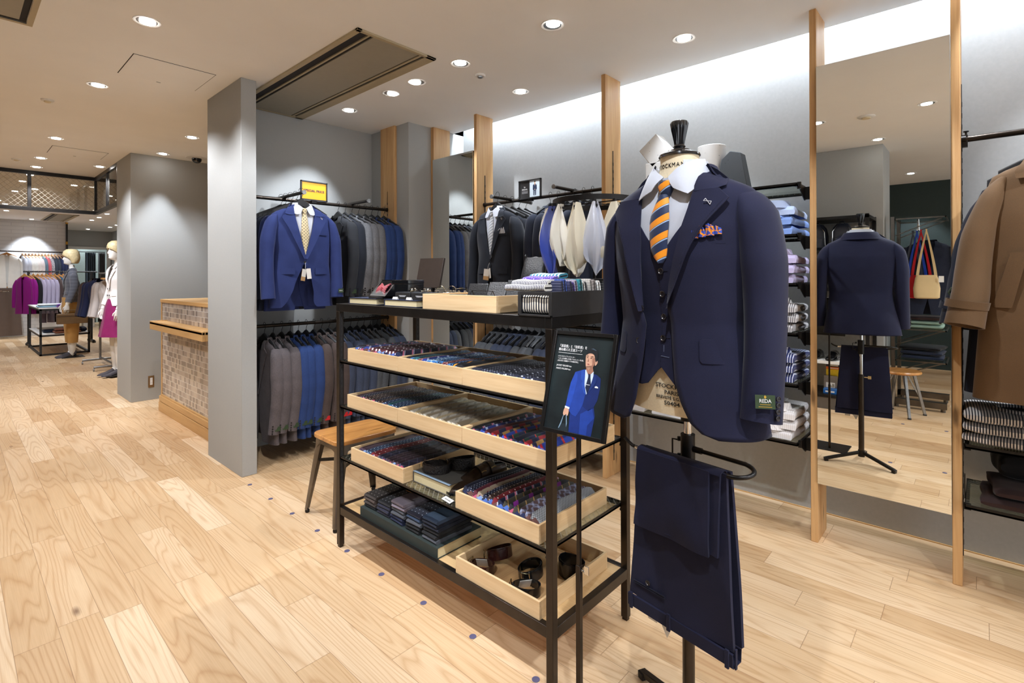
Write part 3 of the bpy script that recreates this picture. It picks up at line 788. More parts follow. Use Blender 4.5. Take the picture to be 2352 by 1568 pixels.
for ln, z, sz, s in (('STOCKMAN', 1.044, .0165, 1.12), ('PARIS', 1.027, .0155, 1.15), ('BREVET\u00c9 S.G.D.G.', 1.012, .0115, 1.12), ('50404', .997, .0155, 1.25)):
    form_print(ln, sz, .030, z, BT, name='belly_print', sx=s, bold=.0003)
for o in [c for c in st.children if c.name.startswith('belly_print')]:
    # wrap the flat print on to the belly
    me = o.data
    for v in me.vertices:
        x = .030 + v.co.x * o.scale.x; z = o.location.z + v.co.y
        v.co = (x, BT.front(x, z) - .0015 + min(0, -v.co.z * .2), z)
    o.location = (0, 0, 0); o.rotation_euler = (0, 0, 0); o.scale = (1, 1, 1)
g = G(); g.lathe([(.056, 1.692), (.0585, 1.695), (.057, 1.700), (.044, 1.706), (.034, 1.709), (.031, 1.713), (.019, 1.716), (.0145, 1.720), (.0175, 1.724), (.015, 1.729)], 40, (-.0, -.037, 0)); g.build('neck_block', M['lacquer'], st)
g = G(); rows = []
for z, r in ((1.729, .0125), (1.732, .0135), (1.742, .015), (1.772, .0215), (1.790, .0250), (1.796, .0235), (1.799, .014), (1.800, .003)):
    rows.append([((r + (.0013 * math.cos(k * PI / 2) if z < 1.795 else 0)) * math.cos(2 * PI * k / 64), -.037 + (r + (.0013 * math.cos(k * PI / 2) if z < 1.795 else 0)) * math.sin(2 * PI * k / 64), z) for k in range(64)])
g.grid(rows, True, True, True); g.build('finial', M['lacquer'], st)
g = G(); g.lathe([(.0125, .93), (.0125, .97)], 20, cap1=False); g.lathe([(.020, .925), (.020, .966)], 20); g.build('socket', M['black'], st)
g = G(); g.lathe([(.0115, .60), (.0115, .94)], 20); g.build('inner_tube', M['chrome'], st)
g = G(); g.lathe([(.0175, .06), (.0175, .64)], 24); g.build('pole', M['bronze'], st)
g = G(); g.lathe([(.021, .05), (.021, .095)], 20); g.build('hub', M['black'], st)
g = G(); g.tube([(.018, 0, .62), (.045, 0, .62)], .004); g.cbox((.05, 0, .62), (.02, .006, .022)); g.build('clamp_screw', M['brass'], st, label='brass wing screw')
Rinv = Matrix.Rotation(-HROT, 3, 'Z')
for fx, fy in ((1.575, .845), (1.545, .440), (1.225, .655)):
    d = Rinv @ Vector((fx - RO[0], fy - RO[1], 0)); n = d.normalized()
    g = G(); g.bar(n * .015 + Vector((0, 0, .078)), d + Vector((0, 0, .018)), .022, .02); 
    g.bar(d * .93 + Vector((0, 0, .014)), d * 1.04 + Vector((0, 0, .012)), .03, .024); g.build('leg', M['black'], st, bevel=.003)
g = G(); g.lathe([(.0205, .785), (.0205, .885)], 20); g.build('bar_clamp', M['black'], st)
g = G(); hk = [(-.028, 0, .86), (-.05, -.004, .86), (-.05, -.004, .815), (-.028, 0, .815)]
g.tube(hk, .0028); g.lathe([(.005, 0), (.005, .012)], 10, (-.03, 0, .808)); g.lathe([(.005, 0), (.005, .012)], 10, (-.03, 0, .858)); g.build('clamp_lever', M['black'], st)
BY = -.062
arc = [(.17 + .045 * math.sin(R(a)), BY / 2 - (BY / 2) * -math.cos(R(a)) * -1, .843) for a in range(0, 181, 15)]
loop = [(.02, 0, .845), (.04, 0, .845)] + [(.175 + .036 * math.sin(R(a)), BY / 2 + (-BY / 2) * math.cos(R(a)), .845 - .02 * (a / 180)) for a in range(0, 181, 12)] + [(.15, BY, .823)]
g = G(); g.tube(loop, .0062, 12); g.tube([(.02, 0, .845), (.045, 0, .845)], .009, 12); g.build('trouser_arm', M['black'], st)
g = G(); g.tube([(.158, BY, .823), (-.142, BY, .823)], .0058, 12); g.build('trouser_bar', M['chrome'], st)
g = G(); g.tube([(-.142, BY, .823), (-.155, BY, .825), (-.17, BY, .832), (-.184, BY, .842)], .0052, 10); g.build('bar_tip', M['black'], st)
# ---- shirt
ST = Torso([(z, a * 1.03, bf * 1.03 + .002, bb * 1.03, yc) for z, a, bf, bb, yc in BR], 2.2)
sh = thing('dress_shirt', 'white spread-collar shirt under the navy waistcoat on the dress form', 'shirt', base, HROT)
g = G(); panel(g, ST, [(1.628, -.075, .075), (1.58, -.10, .10), (1.50, -.10, .10), (1.38, -.06, .06), (1.34, -.03, .03)], 14, off=.002, thick=.002)
g.build('shirt_front', M['shirt'], sh)
g = G(); nr = []
for z, ex, dz in ((1.615, .012, 0), (1.64, .011, 0), (1.668, .010, .0), (1.672, .014, 0), (1.655, .020, 0), (1.625, .026, 0)):
    nr.append([((.062 + ex) * math.sin(th), -.033 - (.056 + ex) * math.cos(th), z + (.006 if abs(th - PI) < 1 else 0)) for th in [R(38 + 284 * k / 40) for k in range(41)]])
g.grid(nr); g.build('collar_stand', M['shirt'], sh)
def leaf(s):
    # collar leaf: quad strip from the stand top to the spread point
    top = [(s * .008, -.1005, 1.628), (s * .030, -.098, 1.646), (s * .052, -.084, 1.664), (s * .070, -.060, 1.672), (s * .078, -.032, 1.674)]
    bot = [(s * .036, -.118, 1.592), (s * .060, -.122, 1.580), (s * .080, -.118, 1.570), (s * .098, -.078, 1.600), (s * .103, -.035, 1.622)]
    g = G(); rows = []
    for k in range(7):
        t = k / 6; rows.append([tuple(lerp(a, b, t) + (0 if i != 1 else -.006 * math.sin(PI * t)) for i, (a, b) in enumerate(zip(p, q))) for p, q in zip(top, bot)])
    g.grid(rows, flip=s < 0)
    o = g.build('collar_leaf', M['shirt'], sh, solid=.0025)
leaf(1); leaf(-1)
# ---- waistcoat
VT = Torso([(z, a * 1.05, bf * 1.04 + .004, bb * 1.04, yc) for z, a, bf, bb, yc in BR], 2.3)
ve = thing('waistcoat', 'navy five-button waistcoat worn under the open jacket', 'waistcoat', base, HROT)
g = G(); panel(g, VT, [(1.60, .096, .15), (1.50, .078, .165), (1.42, .018, .165), (1.395, .004, .165), (1.30, .0, .16), (1.12, .0, .16), (1.100, .004, .165), (1.085, .020, .170), (1.050, .056, .172), (1.043, .072, .172), (1.04, .1, .172)], 14, off=.006, thick=.003)
g.build('front_panel', M['navyvest'], ve)
g = G(); panel(g, VT, [(1.60, -.15, -.096), (1.50, -.165, -.078), (1.42, -.165, -.012), (1.395, -.165, .004), (1.37, -.165, .020), (1.30, -.16, .020), (1.12, -.16, .020), (1.104, -.165, .012), (1.085, -.17, -.008), (1.047, -.172, -.038), (1.04, -.172, -.06)], 14, off=.003, thick=.003)
g.build('front_panel', M['navyvest'], ve)
for z in (1.363, 1.300, 1.237, 1.178):
    g = G(); disc_button(g, (.010, VT.front(.01, z) - .0095, z), .0088, .004); g.build('vest_button', M['button'], ve)
g = G(); stitch(g, VT, [(.0035, 1.39), (.0035, 1.11)], .0096, .0004)
for z in (1.363, 1.300, 1.237, 1.178): g.bar((.018, VT.front(.018, z) - .0092, z), (.030, VT.front(.03, z) - .0092, z + .0005), .0014)
g.build('buttonhole_stitching', M['navydark'], ve)
g = G(); zz = 1.128; g.bar((.004, VT.front(.0, zz) - .0095, zz), (.03, VT.front(.03, zz) - .0095, zz - .002), .002); g.bar((.012, VT.front(.0, 1.15) - .0095, 1.14), (.012, VT.front(.0, 1.15) - .0095, 1.158), .0016); g.build('open_buttonhole', plain('slate_thread', (.10, .12, .20), .8), ve)
# ---- tie
tm = pattern('regimental_silk', 'stripe', srgb(24, 40, 74), srgb(232, 142, 18), 22.5, R(62), .40, srgb(150, 175, 205), axes=(0, 2))
ti = thing('necktie', 'navy tie with broad orange diagonal stripes on the dress form', 'tie', base, HROT)
TT = Torso([(z, a * 1.06, bf * 1.05 + .006, bb, yc) for z, a, bf, bb, yc in BR], 2.2)
g = G(); panel(g, TT, [(1.578, -.013, .013), (1.555, -.022, .021), (1.52, -.031, .028), (1.50, -.033, .030), (1.42, -.022, .030), (1.40, -.010, .028), (1.385, .004, .018)], 10, off=lambda u, v: .007 + .010 * math.sin(PI * u) ** .7, thick=.003)
g.build('blade', tm, ti)
g = G(); rows = []
for z, w, d in ((1.618, .012, .010), (1.614, .0235, .016), (1.60, .024, .019), (1.585, .018, .017), (1.574, .013, .012)):
    rows.append([(w * math.copysign(abs(math.sin(t)) ** .7, math.sin(t)) + .004, -.104 - d * math.copysign(abs(math.cos(t)) ** .8, math.cos(t)), z) for t in [2 * PI * k / 20 for k in range(20)]])
g.grid(rows, True, True, True); g.build('knot', tm, ti)
# ---- pocket square
pk = pattern('printed_silk', 'paisley', srgb(40, 66, 160), srgb(224, 132, 20), 95, .3, .09, axes=(0, 2))
ps = thing('pocket_square', 'blue and orange printed pocket square in the navy jacket', 'pocket square', base, HROT)
g = G()
for k, (x, w, h) in enumerate([(.110, .022, .022), (.126, .026, .030), (.146, .026, .032), (.164, .022, .022)]):
    zb = 1.45 + .003 * (k - 1); y = HT.front(x, 1.46 - NECK) - .004
    rows = []
    for t in range(6):
        q = t / 5; ww = w * (1 - .35 * q * q); rows.append([(x + ww * (a / 10 - .5) * 1.1 , y - .004 - .007 * math.sin(PI * a / 10) - .004 * math.sin(a * 2.1 + k) * q, zb + h * q - .006 * abs(a / 10 - .5) * q * 2) for a in range(11)])
    g.grid(rows, flip=False)
g.build('folds', pk, ps, solid=.002)
# ---- trousers folded over the bar
tr = thing('suit_trousers', 'navy wool trousers folded over the bar of the dress form', 'trousers', base, HROT)
def cloth_sheet(x0t, x1t, x0b, x1b, zt, zb0, zb1, y, bulge=.012, amp=.003, n=18, m=22, seed=0):
    rows = []
    for i in range(m + 1):
        v = i / m; row = []
        for k in range(n + 1):
            u = k / n; x = lerp(lerp(x0t, x0b, v), lerp(x1t, x1b, v), u); z = lerp(zt, lerp(zb0, zb1, u), v)
            row.append((x, y - bulge * math.sin(PI * min(1, v * 1.6) * .5) + amp * noise.noise((u * 3 + seed, v * 2.2, seed)) * (v * 2), z))
        rows.append(row)
    return rows
def fold_leg(y, seed, zt=.829):
    pass
# front leg ends (short side), cuffs
for k, (y, zb0, zb1, x0, x1) in enumerate([(BY - .024, .600, .600, -.128, .118), (BY - .016, .612, .606, -.118, .140)]):
    g = G(); g.grid(cloth_sheet(-.118, .118 + .028 * k, x0, x1, .829, zb0, zb1, y, .004, .006, seed=k), flip=True); g.build('trouser_leg', M['navy'], tr, solid=.008)
# waist side (long, hanging behind the cuffs)
g = G(); g.grid(cloth_sheet(-.12, .158, -.158, .178, .829, .375, .375, BY - .006, .004, .006, seed=5), flip=True); g.build('seat', M['navy'], tr, solid=.010)
g = G(); g.grid(cloth_sheet(-.12, .158, -.150, .184, .829, .378, .375, BY + .016, -.008, .006, seed=7), flip=True); g.build('seat_back', M['navy'], tr, solid=.010)
# fold over the bar
g = G(); rows = []
for x in [lerp(-.12, .15, k / 10) for k in range(11)]:
    rows.append([(x, BY + .013 * math.cos(a) * (1.75 if math.cos(a) < 0 else 1.1), .824 + .0125 * math.sin(a)) for a in [PI * k / 8 for k in range(9)]])
g.grid(rows); g.build('top_fold', M['navy'], tr, solid=.003)
g = G(); rows = []
for x in [lerp(-.16, .18, k / 14) for k in range(15)]:
    rows.append([(x, BY - .013, .375), (x, BY - .017, .372), (x, BY - .017, .338), (x, BY - .012, .334), (x, BY + .026, .336), (x, BY + .029, .372), (x, BY + .02, .376)])
g.grid(rows, cap0=False); g.build('waistband', M['navy'], tr, solid=.003)
for x in (-.152, -.018, .160):
    g = G(); g.box(x, x + .011, BY - .022, BY - .016, .333, .381); g.build('belt_loop', M['navy'], tr, bevel=.001)
g = G(); g.box(.181, .185, BY - .01, BY - .001, .333, .385); g.build('belt_loop', M['navy'], tr, bevel=.001)
g = G(); g.box(-.138, -.028, BY - .017, BY - .0135, .415, .4175); g.box(-.138, -.028, BY - .017, BY - .0135, .420, .4225); g.build('back_pocket', M['navydark'], tr)
g = G(); disc_button(g, (-.085, BY - .0145, .436), .008); g.build('pocket_button', M['button'], tr)
g = G(); g.add([(-.10, BY, .335), (-.065, BY, .335), (-.066, BY + .002, .318), (-.098, BY + .002, .318)], [(0, 1, 2, 3)]); g.add([(-.055, BY, .335), (-.012, BY, .335), (-.03, BY, .295)], [(0, 1, 2)]); g.build('paper_tags', M['paper'], tr, solid=.0006, label='pale grey paper tags')
# ------------------------------------------------------------ suit rails
def rail(name, a, b, label, r=.0135, mat='bronze', caps=True):
    a, b = Vector(a), Vector(b); t = thing(name, label, 'clothes rail', a)
    d = b - a
    g = G(); g.tube([(0, 0, 0), d], r, 14); g.build('tube', M[mat], t)
    for e in ((0, 0, 0), d):
        e = Vector(e); n = d.normalized()
        g = G(); g.tube([e - n * .004, e + n * .012 * (1 if e.length < .01 else -1)], r * 1.35, 14); g.build('end_collar', M['black'], t)
    return t
rail('clothes_rail', (1.44, 3.975, 1.945), (2.69, 3.975, 1.955), 'upper dark metal rail along the back wall')
rail('clothes_rail', (1.44, 3.968, .985), (2.69, 3.968, .985), 'lower dark metal rail along the back wall')
rail('clothes_rail', (3.05, 3.088, 1.952), (3.05, 1.884, 1.952), 'upper dark metal rail between two oak posts')
rail('clothes_rail', (3.05, 3.088, .985), (3.05, 1.884, .985), 'lower dark metal rail between two oak posts')
def arm(a, b, label):
    a, b = Vector(a), Vector(b); t = thing('cross_rail', label, 'clothes rail', a); d = b - a; n = d.normalized()
    g = G(); g.tube([(0, 0, 0), d], .0125, 14); g.build('tube', M['bronze'], t)
    for e, s in ((Vector((0, 0, 0)), -1), (d, 1)):
        g = G(); g.tube([e - n * .004 * s, e + n * .008 * s], .0165, 16); g.build('end_cap', M['grey_metal'], t)
arm((1.76, 3.66, 1.97), (1.76, 4.12, 1.97), 'short cross arm on the back rail holding the blue suit')
arm((2.335, 3.72, 1.975), (2.335, 4.10, 1.975), 'empty short cross arm on the back rail above the grey jackets')
arm((2.83, 2.785, 1.965), (3.29, 2.785, 1.965), 'short cross arm on the side rail holding the black suit')
arm((2.84, 2.19, 1.972), (3.28, 2.19, 1.972), 'empty short cross arm on the side rail by the post')
# ---- hanger prototypes
def make_hanger(mat_bar, hookmat, wide=.20, neck=.035, drop=.115, th=.022):
    t = thing('clothes_hanger', '', 'hanger')
    g = G(); g.tube([(.0, 0, -drop), (0, 0, -.052), (.006, 0, -.040), (.017, 0, -.024), (.0215, 0, -.006), (.018, 0, .010), (.006, 0, .0185), (-.008, 0, .017), (-.017, 0, .007), (-.019, 0, -.004)], .0017, 6); g.build('hook', hookmat, t)
    g = G(); rows = []
    for k in range(25):
        u = (k / 24 - .5) * 2; x = u * wide; s = abs(u)
        zt = -drop + .045 - .085 * s ** 1.25 - (.0 if s > .2 else 0) + .012 * math.exp(-(u / .16) ** 2); zb = zt - (.055 if s < .22 else .055 - .03 * min(1, (s - .22) / .3))
        y = .012 * s * s; w = th * (.7 + .5 * s)
        rows.append([(x, y - w / 2, zb), (x, y - w / 2, zt - .006), (x, y, zt), (x, y + w / 2, zt - .006), (x, y + w / 2, zb), (x, y, zb - .003)])
    g.grid(rows, True, True, True); g.build('bar', mat_bar, t)
    return t
HANG = make_hanger(M['plastic'], M['black'])
HANG['label'] = 'black plastic suit hanger holding the blue suit on the front arm of the back rail'
HANG.location = (1.76, 3.70, 1.987)
_used = {}
def put_hanger(loc, rz, label, group):
    return dup(HANG, loc, rz, label, group)
# ---- rack jacket prototype (seen from its sleeve)
RJR = [(.0, .072, .030, .034, 0), (-.018, .118, .034, .036, 0), (-.035, .165, .038, .038, 0), (-.055, .205, .040, .038, 0), (-.09, .220, .040, .038, .0), (-.18, .222, .040, .036, 0), (-.36, .212, .038, .032, 0), (-.50, .222, .038, .034, 0), (-.745, .238, .040, .036, 0)]
def rj_arm(s): return ([(s * .192, .0, -.062), (s * .222, -.002, -.11), (s * .240, -.004, -.24), (s * .246, -.004, -.36), (s * .238, -.014, -.50), (s * .228, -.030, -.655)], [(.016, .030), (.032, .045), (.034, .050), (.032, .047), (.030, .042), (.030, .039)])
def rj_fold(p, th):
    x, y, z = p; return (x, y + .006 * noise.noise((x * 9, z * 6, 1.3)) * min(1, -z * 4), z)
rsp = dict(rings=RJR, hem=-.74, left=[(-.75, .05), (-.60, .01), (-.42, -.01), (-.30, .02), (0, .07)], right=[(-.75, -.03), (-.60, .0), (-.42, -.012), (-.30, -.03), (0, -.07)], sides=(1, -1), arm=rj_arm, nz=22, nt=36, fold=rj_fold,
           lapelL=[(-.055, .055, .115), (-.085, .05, .145), (-.10, .048, .135), (-.30, .018, .05), (-.40, -.008, .006)], lapelR=[(-.055, -.115, -.055), (-.085, -.145, -.05), (-.10, -.135, -.048), (-.30, -.05, -.02), (-.40, -.016, -.008)],
           collarL=[(.0, .060, .085), (-.03, .062, .115), (-.06, .058, .125)], collarR=[(.0, -.085, -.060), (-.03, -.115, -.062), (-.06, -.125, -.058)], neckw=.072, neckd=.035, lift=.004)
RJ = thing('suit_jacket', '', 'jacket')
mk(suit_coat(rsp)[1], RJ, {'cloth': M['charcoal']})
for k in range(4):
    g = G(); g.lathe([(.006, 0), (.006, .003), (0, .003)], 8, M=Matrix.Translation((.2555, -.05 + k * .0015, -.645 + k * .017)) @ Matrix.Rotation(R(90), 4, 'Y')); g.build('cuff_button', M['button'], RJ)
g = G(); g.box(.2585, .2600, -.032, .008, -.632, -.600); RJL = g.build('cuff_label', M['greenlabel'], RJ, rot=(0, 0, 0))
g = G(); n = 8
for k in range(n): g.bar((.175 - .07 * k / n, .005, -.030 + .037 * k / n - .002), (.175 - .07 * (k + .5) / n, .005, -.030 + .037 * (k + .5) / n - .002), .0012)
g.build('shoulder_basting', M['thread'], RJ)
def plainer(o, cloth, label=None):
    pass
COLN = {'midgrey': 'pale grey', 'browngrey': 'taupe grey', 'brown': 'brown', 'blue': 'bright blue', 'slate': 'slate blue', 'slategrey': 'slate grey', 'ink': 'ink navy', 'charcoal': 'charcoal', 'blacksuit': 'black-navy', 'bluesuit': 'deep blue', 'navy': 'navy'}
first = [True]
def rack(seq, pos, rz, zrail, where, start, grp, labels=None, drop=.10, wob=5, hang=True):
    cnt = {}; keep = ('cuff_button', 'cuff_label', 'shoulder_basting')
    for k, c in enumerate(seq):
        cnt[c] = cnt.get(c, 0) + 1
        x, y = pos(k)
        a = rz + R(rnd.uniform(-wob, wob)) if wob else rz
        lab = labels(k) if labels else None
        mats = {'*': M[c], 'keep': keep if lab is None else ('cuff_button', 'shoulder_basting'), }
        if lab is not None: mats['cuff_label'] = M[lab]
        desc = f'{COLN[c]} jacket, {ORD[k]} from {start} on the {where}'
        if first[0]:
            o = RJ; o.location = (x, y, zrail - drop); o.rotation_euler = (0, 0, a); o['label'] = desc; o['group'] = grp; first[0] = False
            for ch in o.children:
                st = ch.name.split('.')[0]
                if st not in keep: ch.data.materials[0] = M[c]
        else: dup(RJ, (x, y, zrail - drop), a, desc, grp, mats)
        if hang: put_hanger((x, y, zrail + .010), a, f'black hanger of the {ORD[k]} jacket from {start} on the {where}', 'black hangers on the suit rails')
rnd = random.Random(5)
W = R(-90)
rack(['charcoal', 'blacksuit', 'midgrey', 'midgrey', 'midgrey', 'blue', 'blue', 'blue'], lambda k: (2.205 + k * .0635, 3.975), W, 1.95, 'upper back rail', 'the blue suit', 'jackets on the upper back rail', lambda k: 'greenlabel' if k == 0 else 'blackm')
rack(['bluesuit', 'ink', 'ink', 'ink'], lambda k: (1.755 - .004 * k, 3.785 + k * .072), 0, 1.962, 'back cross arm', 'behind the front suit', 'jackets on the back cross arm', lambda k: 'greenlabel', drop=.115, wob=2)
low = ['browngrey'] * 3 + ['blue'] * 3 + ['brown'] * 3 + ['slate'] * 4 + ['slategrey'] * 3 + ['slate'] * 2
rack(low, lambda k: (1.60 + k * .0645, 3.966), W, .985, 'lower back rail', 'the grey wing wall', 'jackets on the lower back rail', lambda k: 'greenlabel' if k < 6 else ('redlabel' if k < 12 else 'blackm'))
rack(['blacksuit'] * 4, lambda k: (2.955 + k * .072, 2.765 - .01 * k), W, 1.957, 'side cross arm', 'behind the front suit', 'jackets on the side cross arm', lambda k: 'blackm', drop=.115, wob=2)
rack(['ink', 'ink', 'blacksuit', 'blacksuit', 'ink', 'ink'], lambda k: (3.05, 2.385 - k * .075), R(180), 1.952, 'upper side rail', 'the framed picture', 'jackets on the upper side rail', lambda k: 'blackm')
rack(['slategrey'] * 3 + ['slate'] * 3 + ['slategrey'] * 3 + ['slate'] * 2 + ['ink'] * 4, lambda k: (3.05, 2.955 - k * .068), R(180), .985, 'lower side rail', 'the narrow mirror', 'jackets on the lower side rail', lambda k: 'blackm')
# ---- front-facing suits
DR = [(.0, .072, .044, .05, -.004), (-.016, .120, .048, .055, -.004), (-.034, .168, .054, .058, -.003), (-.054, .205, .058, .06, -.002), (-.085, .221, .064, .064, 0), (-.18, .222, .074, .066, 0), (-.34, .208, .072, .06, 0), (-.42, .205, .068, .058, 0), (-.52, .214, .066, .06, 0), (-.735, .232, .062, .06, 0)]
def dj_arm(s): return ([(s * .186, -.004, -.072), (s * .214, -.008, -.125), (s * .240, -.012, -.24), (s * .250, -.014, -.36), (s * .252, -.028, -.50), (s * .250, -.048, -.665)], [(.014, .036), (.040, .060), (.050, .064), (.047, .058), (.045, .052), (.047, .046)])
def dj_fold(p, th):
    x, y, z = p; return (x, y + .010 * noise.noise((x * 8, z * 6, 4.1)) * min(1, -z * 3), z)
def display_suit(label, loc, rz, cloth, tie_mat, square=None, grp=None, tiecolour='', gap=.0, labelled=True):
    d = dict(rings=DR, hem=-.73, left=[(-.74, .10), (-.70, .065), (-.62, .035 + gap), (-.52, .015 + gap), (-.40, -.012), (-.30, .016), (-.20, .040), (-.10, .062), (0, .075)], right=[(-.74, -.14 - gap), (-.70, -.10 - gap), (-.62, -.06 - gap), (-.52, -.035 - gap * .6), (-.40, .0), (-.30, -.016), (-.20, -.040), (-.10, -.062), (0, -.075)],
             sides=(1, -1), arm=dj_arm, fold=dj_fold, nz=34, nt=52, lift=.008,
             lapelL=[(-.062, .072, .135), (-.078, .070, .158), (-.092, .066, .160), (-.16, .050, .120), (-.28, .021, .062), (-.38, -.008, .012)],
             lapelR=[(-.062, -.135, -.072), (-.078, -.158, -.070), (-.092, -.160, -.066), (-.16, -.120, -.050), (-.28, -.062, -.021), (-.38, -.012, .008)],
             collarL=[(.012, .060, .080), (-.005, .074, .105), (-.035, .076, .132), (-.06, .074, .142), (-.066, .072, .120)], collarR=[(.012, -.080, -.060), (-.005, -.105, -.074), (-.035, -.132, -.076), (-.06, -.142, -.074), (-.066, -.120, -.072)],
             patches=[('pocket_flap', [(-.445, .075, .165), (-.45, .073, .168), (-.492, .074, .168)]), ('pocket_flap', [(-.445, -.165, -.075), (-.45, -.168, -.073), (-.492, -.168, -.074)]), ('breast_welt', [(-.185, .085, .165), (-.203, .085, .166)])], neckw=.080, neckd=.055)
    T, parts = suit_coat(d); t = thing('suit_jacket', label, 'jacket', loc, rz, grp)
    mk(parts, t, {'cloth': M[cloth]})
    g = G(); disc_button(g, (-.006, T.front(0, -.405) - .008, -.405), .009); g.build('front_button', M['button'], t)
    for k in range(4):
        g = G(); disc_button(g, (.280, -.078, -.645 + k * .016), .006, .004, (.8, -.6, 0)); g.build('cuff_button', M['button'], t)
    g = G(); P = [(.112, -.070), (.128, -.078), (.127, -.087), (.114, -.077)]
    for a, b in zip(P, P[1:]): g.bar(*[(x, T.front(x, z) - .0145, z) for x, z in (a, b)], .0014)
    g.build('lapel_stitch', M['thread'], t)
    if labelled:
        g = G(); g.box(-.022, .022, -.001, 0, -.015, .015); lb = g.build('sleeve_label', M['greenlabel'], t, loc=(.257, -.0985, -.615), rot=(R(-4), 0, R(10)))
        text('REDA', .011, M['white_print'], lb, (0, -.0016, 0), (R(90), 0, 0), 'label_lettering')
    sh = thing('dress_shirt', f'white collared shirt inside the {label.split(" jacket")[0]} suit', 'shirt', loc, rz)
    T2 = Torso([(z, a * .95, bf - .010, bb - .01, yc) for z, a, bf, bb, yc in DR])
    g = G(); panel(g, T2, [(-.02, -.075, .075), (-.10, -.075, .075), (-.30, -.04, .04), (-.40, -.015, .015)], 10, off=.002, thick=.002); g.build('shirt_front', M['shirt'], sh)
    g = G(); nr = []
    for z, e in ((-.03, .0), (.012, -.004), (.022, -.002), (.012, .004), (-.022, .01)):
        nr.append([((.064 + e) * math.sin(th), -.004 - (.050 + e) * math.cos(th), z + .006) for th in [R(40 + 280 * k / 30) for k in range(31)]])
    g.grid(nr); g.build('collar_stand', M['shirt'], sh)
    for s in (1, -1):
        top = [(s * .010, -.060, -.012), (s * .034, -.056, .006), (s * .056, -.040, .022), (s * .066, -.012, .028)]; bot = [(s * .034, -.070, -.058), (s * .060, -.070, -.062), (s * .082, -.056, -.052), (s * .086, -.012, -.018)]
        g = G(); g.grid([[tuple(lerp(a, b, q) for a, b in zip(p, r)) for p, r in zip(top, bot)] for q in (0, .33, .66, 1)], flip=s < 0); g.build('collar_leaf', M['shirt'], sh, solid=.002)
    ti = thing('necktie', f'{tiecolour} tie worn on the {label.split(" jacket")[0]} suit', 'tie', loc, rz)
    g = G(); panel(g, T2, [(-.045, -.013, .013), (-.10, -.022, .022), (-.20, -.029, .029), (-.34, -.018, .018), (-.37, -.006, .006)], 8, off=lambda u, v: .006 + .008 * math.sin(PI * u), thick=.002); g.build('blade', tie_mat, ti)
    g = G(); rows = [[(w * math.sin(q), -.058 - dd * math.cos(q), z) for q in [2 * PI * k / 16 for k in range(16)]] for z, w, dd in ((-.012, .012, .008), (-.018, .020, .014), (-.036, .015, .014), (-.05, .011, .012))]
    g.grid(rows, True, True, True); g.build('knot', tie_mat, ti)
    if square:
        p = thing('pocket_square', f'{square} pocket square in the {label.split(" jacket")[0]} suit', 'pocket square', loc, rz)
        g = G()
        for k, x in enumerate((.10, .118, .136)):
            y = T.front(x, -.19) - .006; g.add([(x - .014, y, -.192), (x + .022, y, -.190), (x + .012, y - .006, -.152 + .004 * k), (x - .004, y - .008, -.165)], [(0, 1, 2, 3)])
        g.build('points', M['shirt'], p, solid=.002)
    # swing tag
    tg = thing('swing_tag', f'paper price tags hanging from the button of the {label.split(" jacket")[0]} suit', 'price tag', loc, rz)
    y = T.front(0, -.42) - .022
    g = G(); g.tube([(-.004, y + .012, -.405), (-.006, y, -.43), (-.01, y - .004, -.455)], .001, 5); g.build('string', M['paper'], tg)
    g = G(); g.box(-.022, .022, -.0008, .0008, -.085, 0); c = g.build('card', M['kraft'], tg, loc=(-.016, y - .006, -.455), rot=(R(4), R(8), R(30)))
    g = G(); g.box(-.022, .022, -.0014, -.0008, -.055, 0); g.build('print', M['paper'], c)
    g = G(); g.box(-.015, .015, -.0008, .0008, -.075, 0); g.build('card', M['paper'], tg, loc=(.012, y - .004, -.45), rot=(R(2), R(-6), R(-20)))
    return t
t1 = pattern('cream_dotted_silk', 'dot', srgb(206, 190, 150), srgb(70, 60, 60), 62, .78, .42, axes=(0, 2))
t2 = pattern('silver_striped_silk', 'stripe', srgb(206, 208, 212), srgb(150, 156, 164), 50, R(60), .4, axes=(0, 2))
display_suit('deep blue jacket with shirt and cream tie facing the aisle', (1.757, 3.695, 1.862), R(-4), 'bluesuit', t1, None, None, 'cream dotted', gap=.03)
display_suit('black-navy jacket with shirt and silver tie facing the aisle', (2.87, 2.765, 1.862), R(-94), 'blacksuit', t2, 'white three-point', None, 'silver striped', labelled=False)
put_hanger((2.87, 2.765, 1.985), R(-94), 'black suit hanger holding the black-navy suit on the side cross arm', 'black hangers on the suit rails')
# ---- signs standing on the rails
def rail_sign(label, loc, rz, w, h, facemat, name='rail_sign'):
    t = thing(name, label, 'sign', loc, rz)
    g = G()
    for a in ((-w / 2, -w / 2 + .009, 0, h), (w / 2 - .009, w / 2, 0, h), (-w / 2, w / 2, 0, .009), (-w / 2, w / 2, h - .009, h)): g.box(a[0], a[1], -.009, .006, a[2], a[3])
    g.build('frame', M['blackm'], t); g = G(); g.box(-w / 2 + .005, w / 2 - .005, -.003, .004, .005, h - .005); f = g.build('card', facemat, t)
    g = G(); g.box(-.02, .02, -.004, .02, -.02, .004); g.build('rail_clip', M['black'], t)
    return t, f
yl = plain('yellow_card', srgb(248, 168, 22), .45, var=.01)
t, f = rail_sign('yellow sign reading SPECIAL PRICE in a black frame on the back rail', (1.985, 3.955, 1.962), 0, .222, .152, yl)
text('SPECIAL PRICE', .0245, plain('purple_print', srgb(48, 28, 60), .6), t, (0, -.0045, .076), (R(90), 0, 0), 'lettering', space=1.08, bold=.0007)
t, f = rail_sign('small black framed sign with a suited figure photo on the side rail', (3.033, 2.572, 1.95), R(-90), .222, .145, M['blackm'])
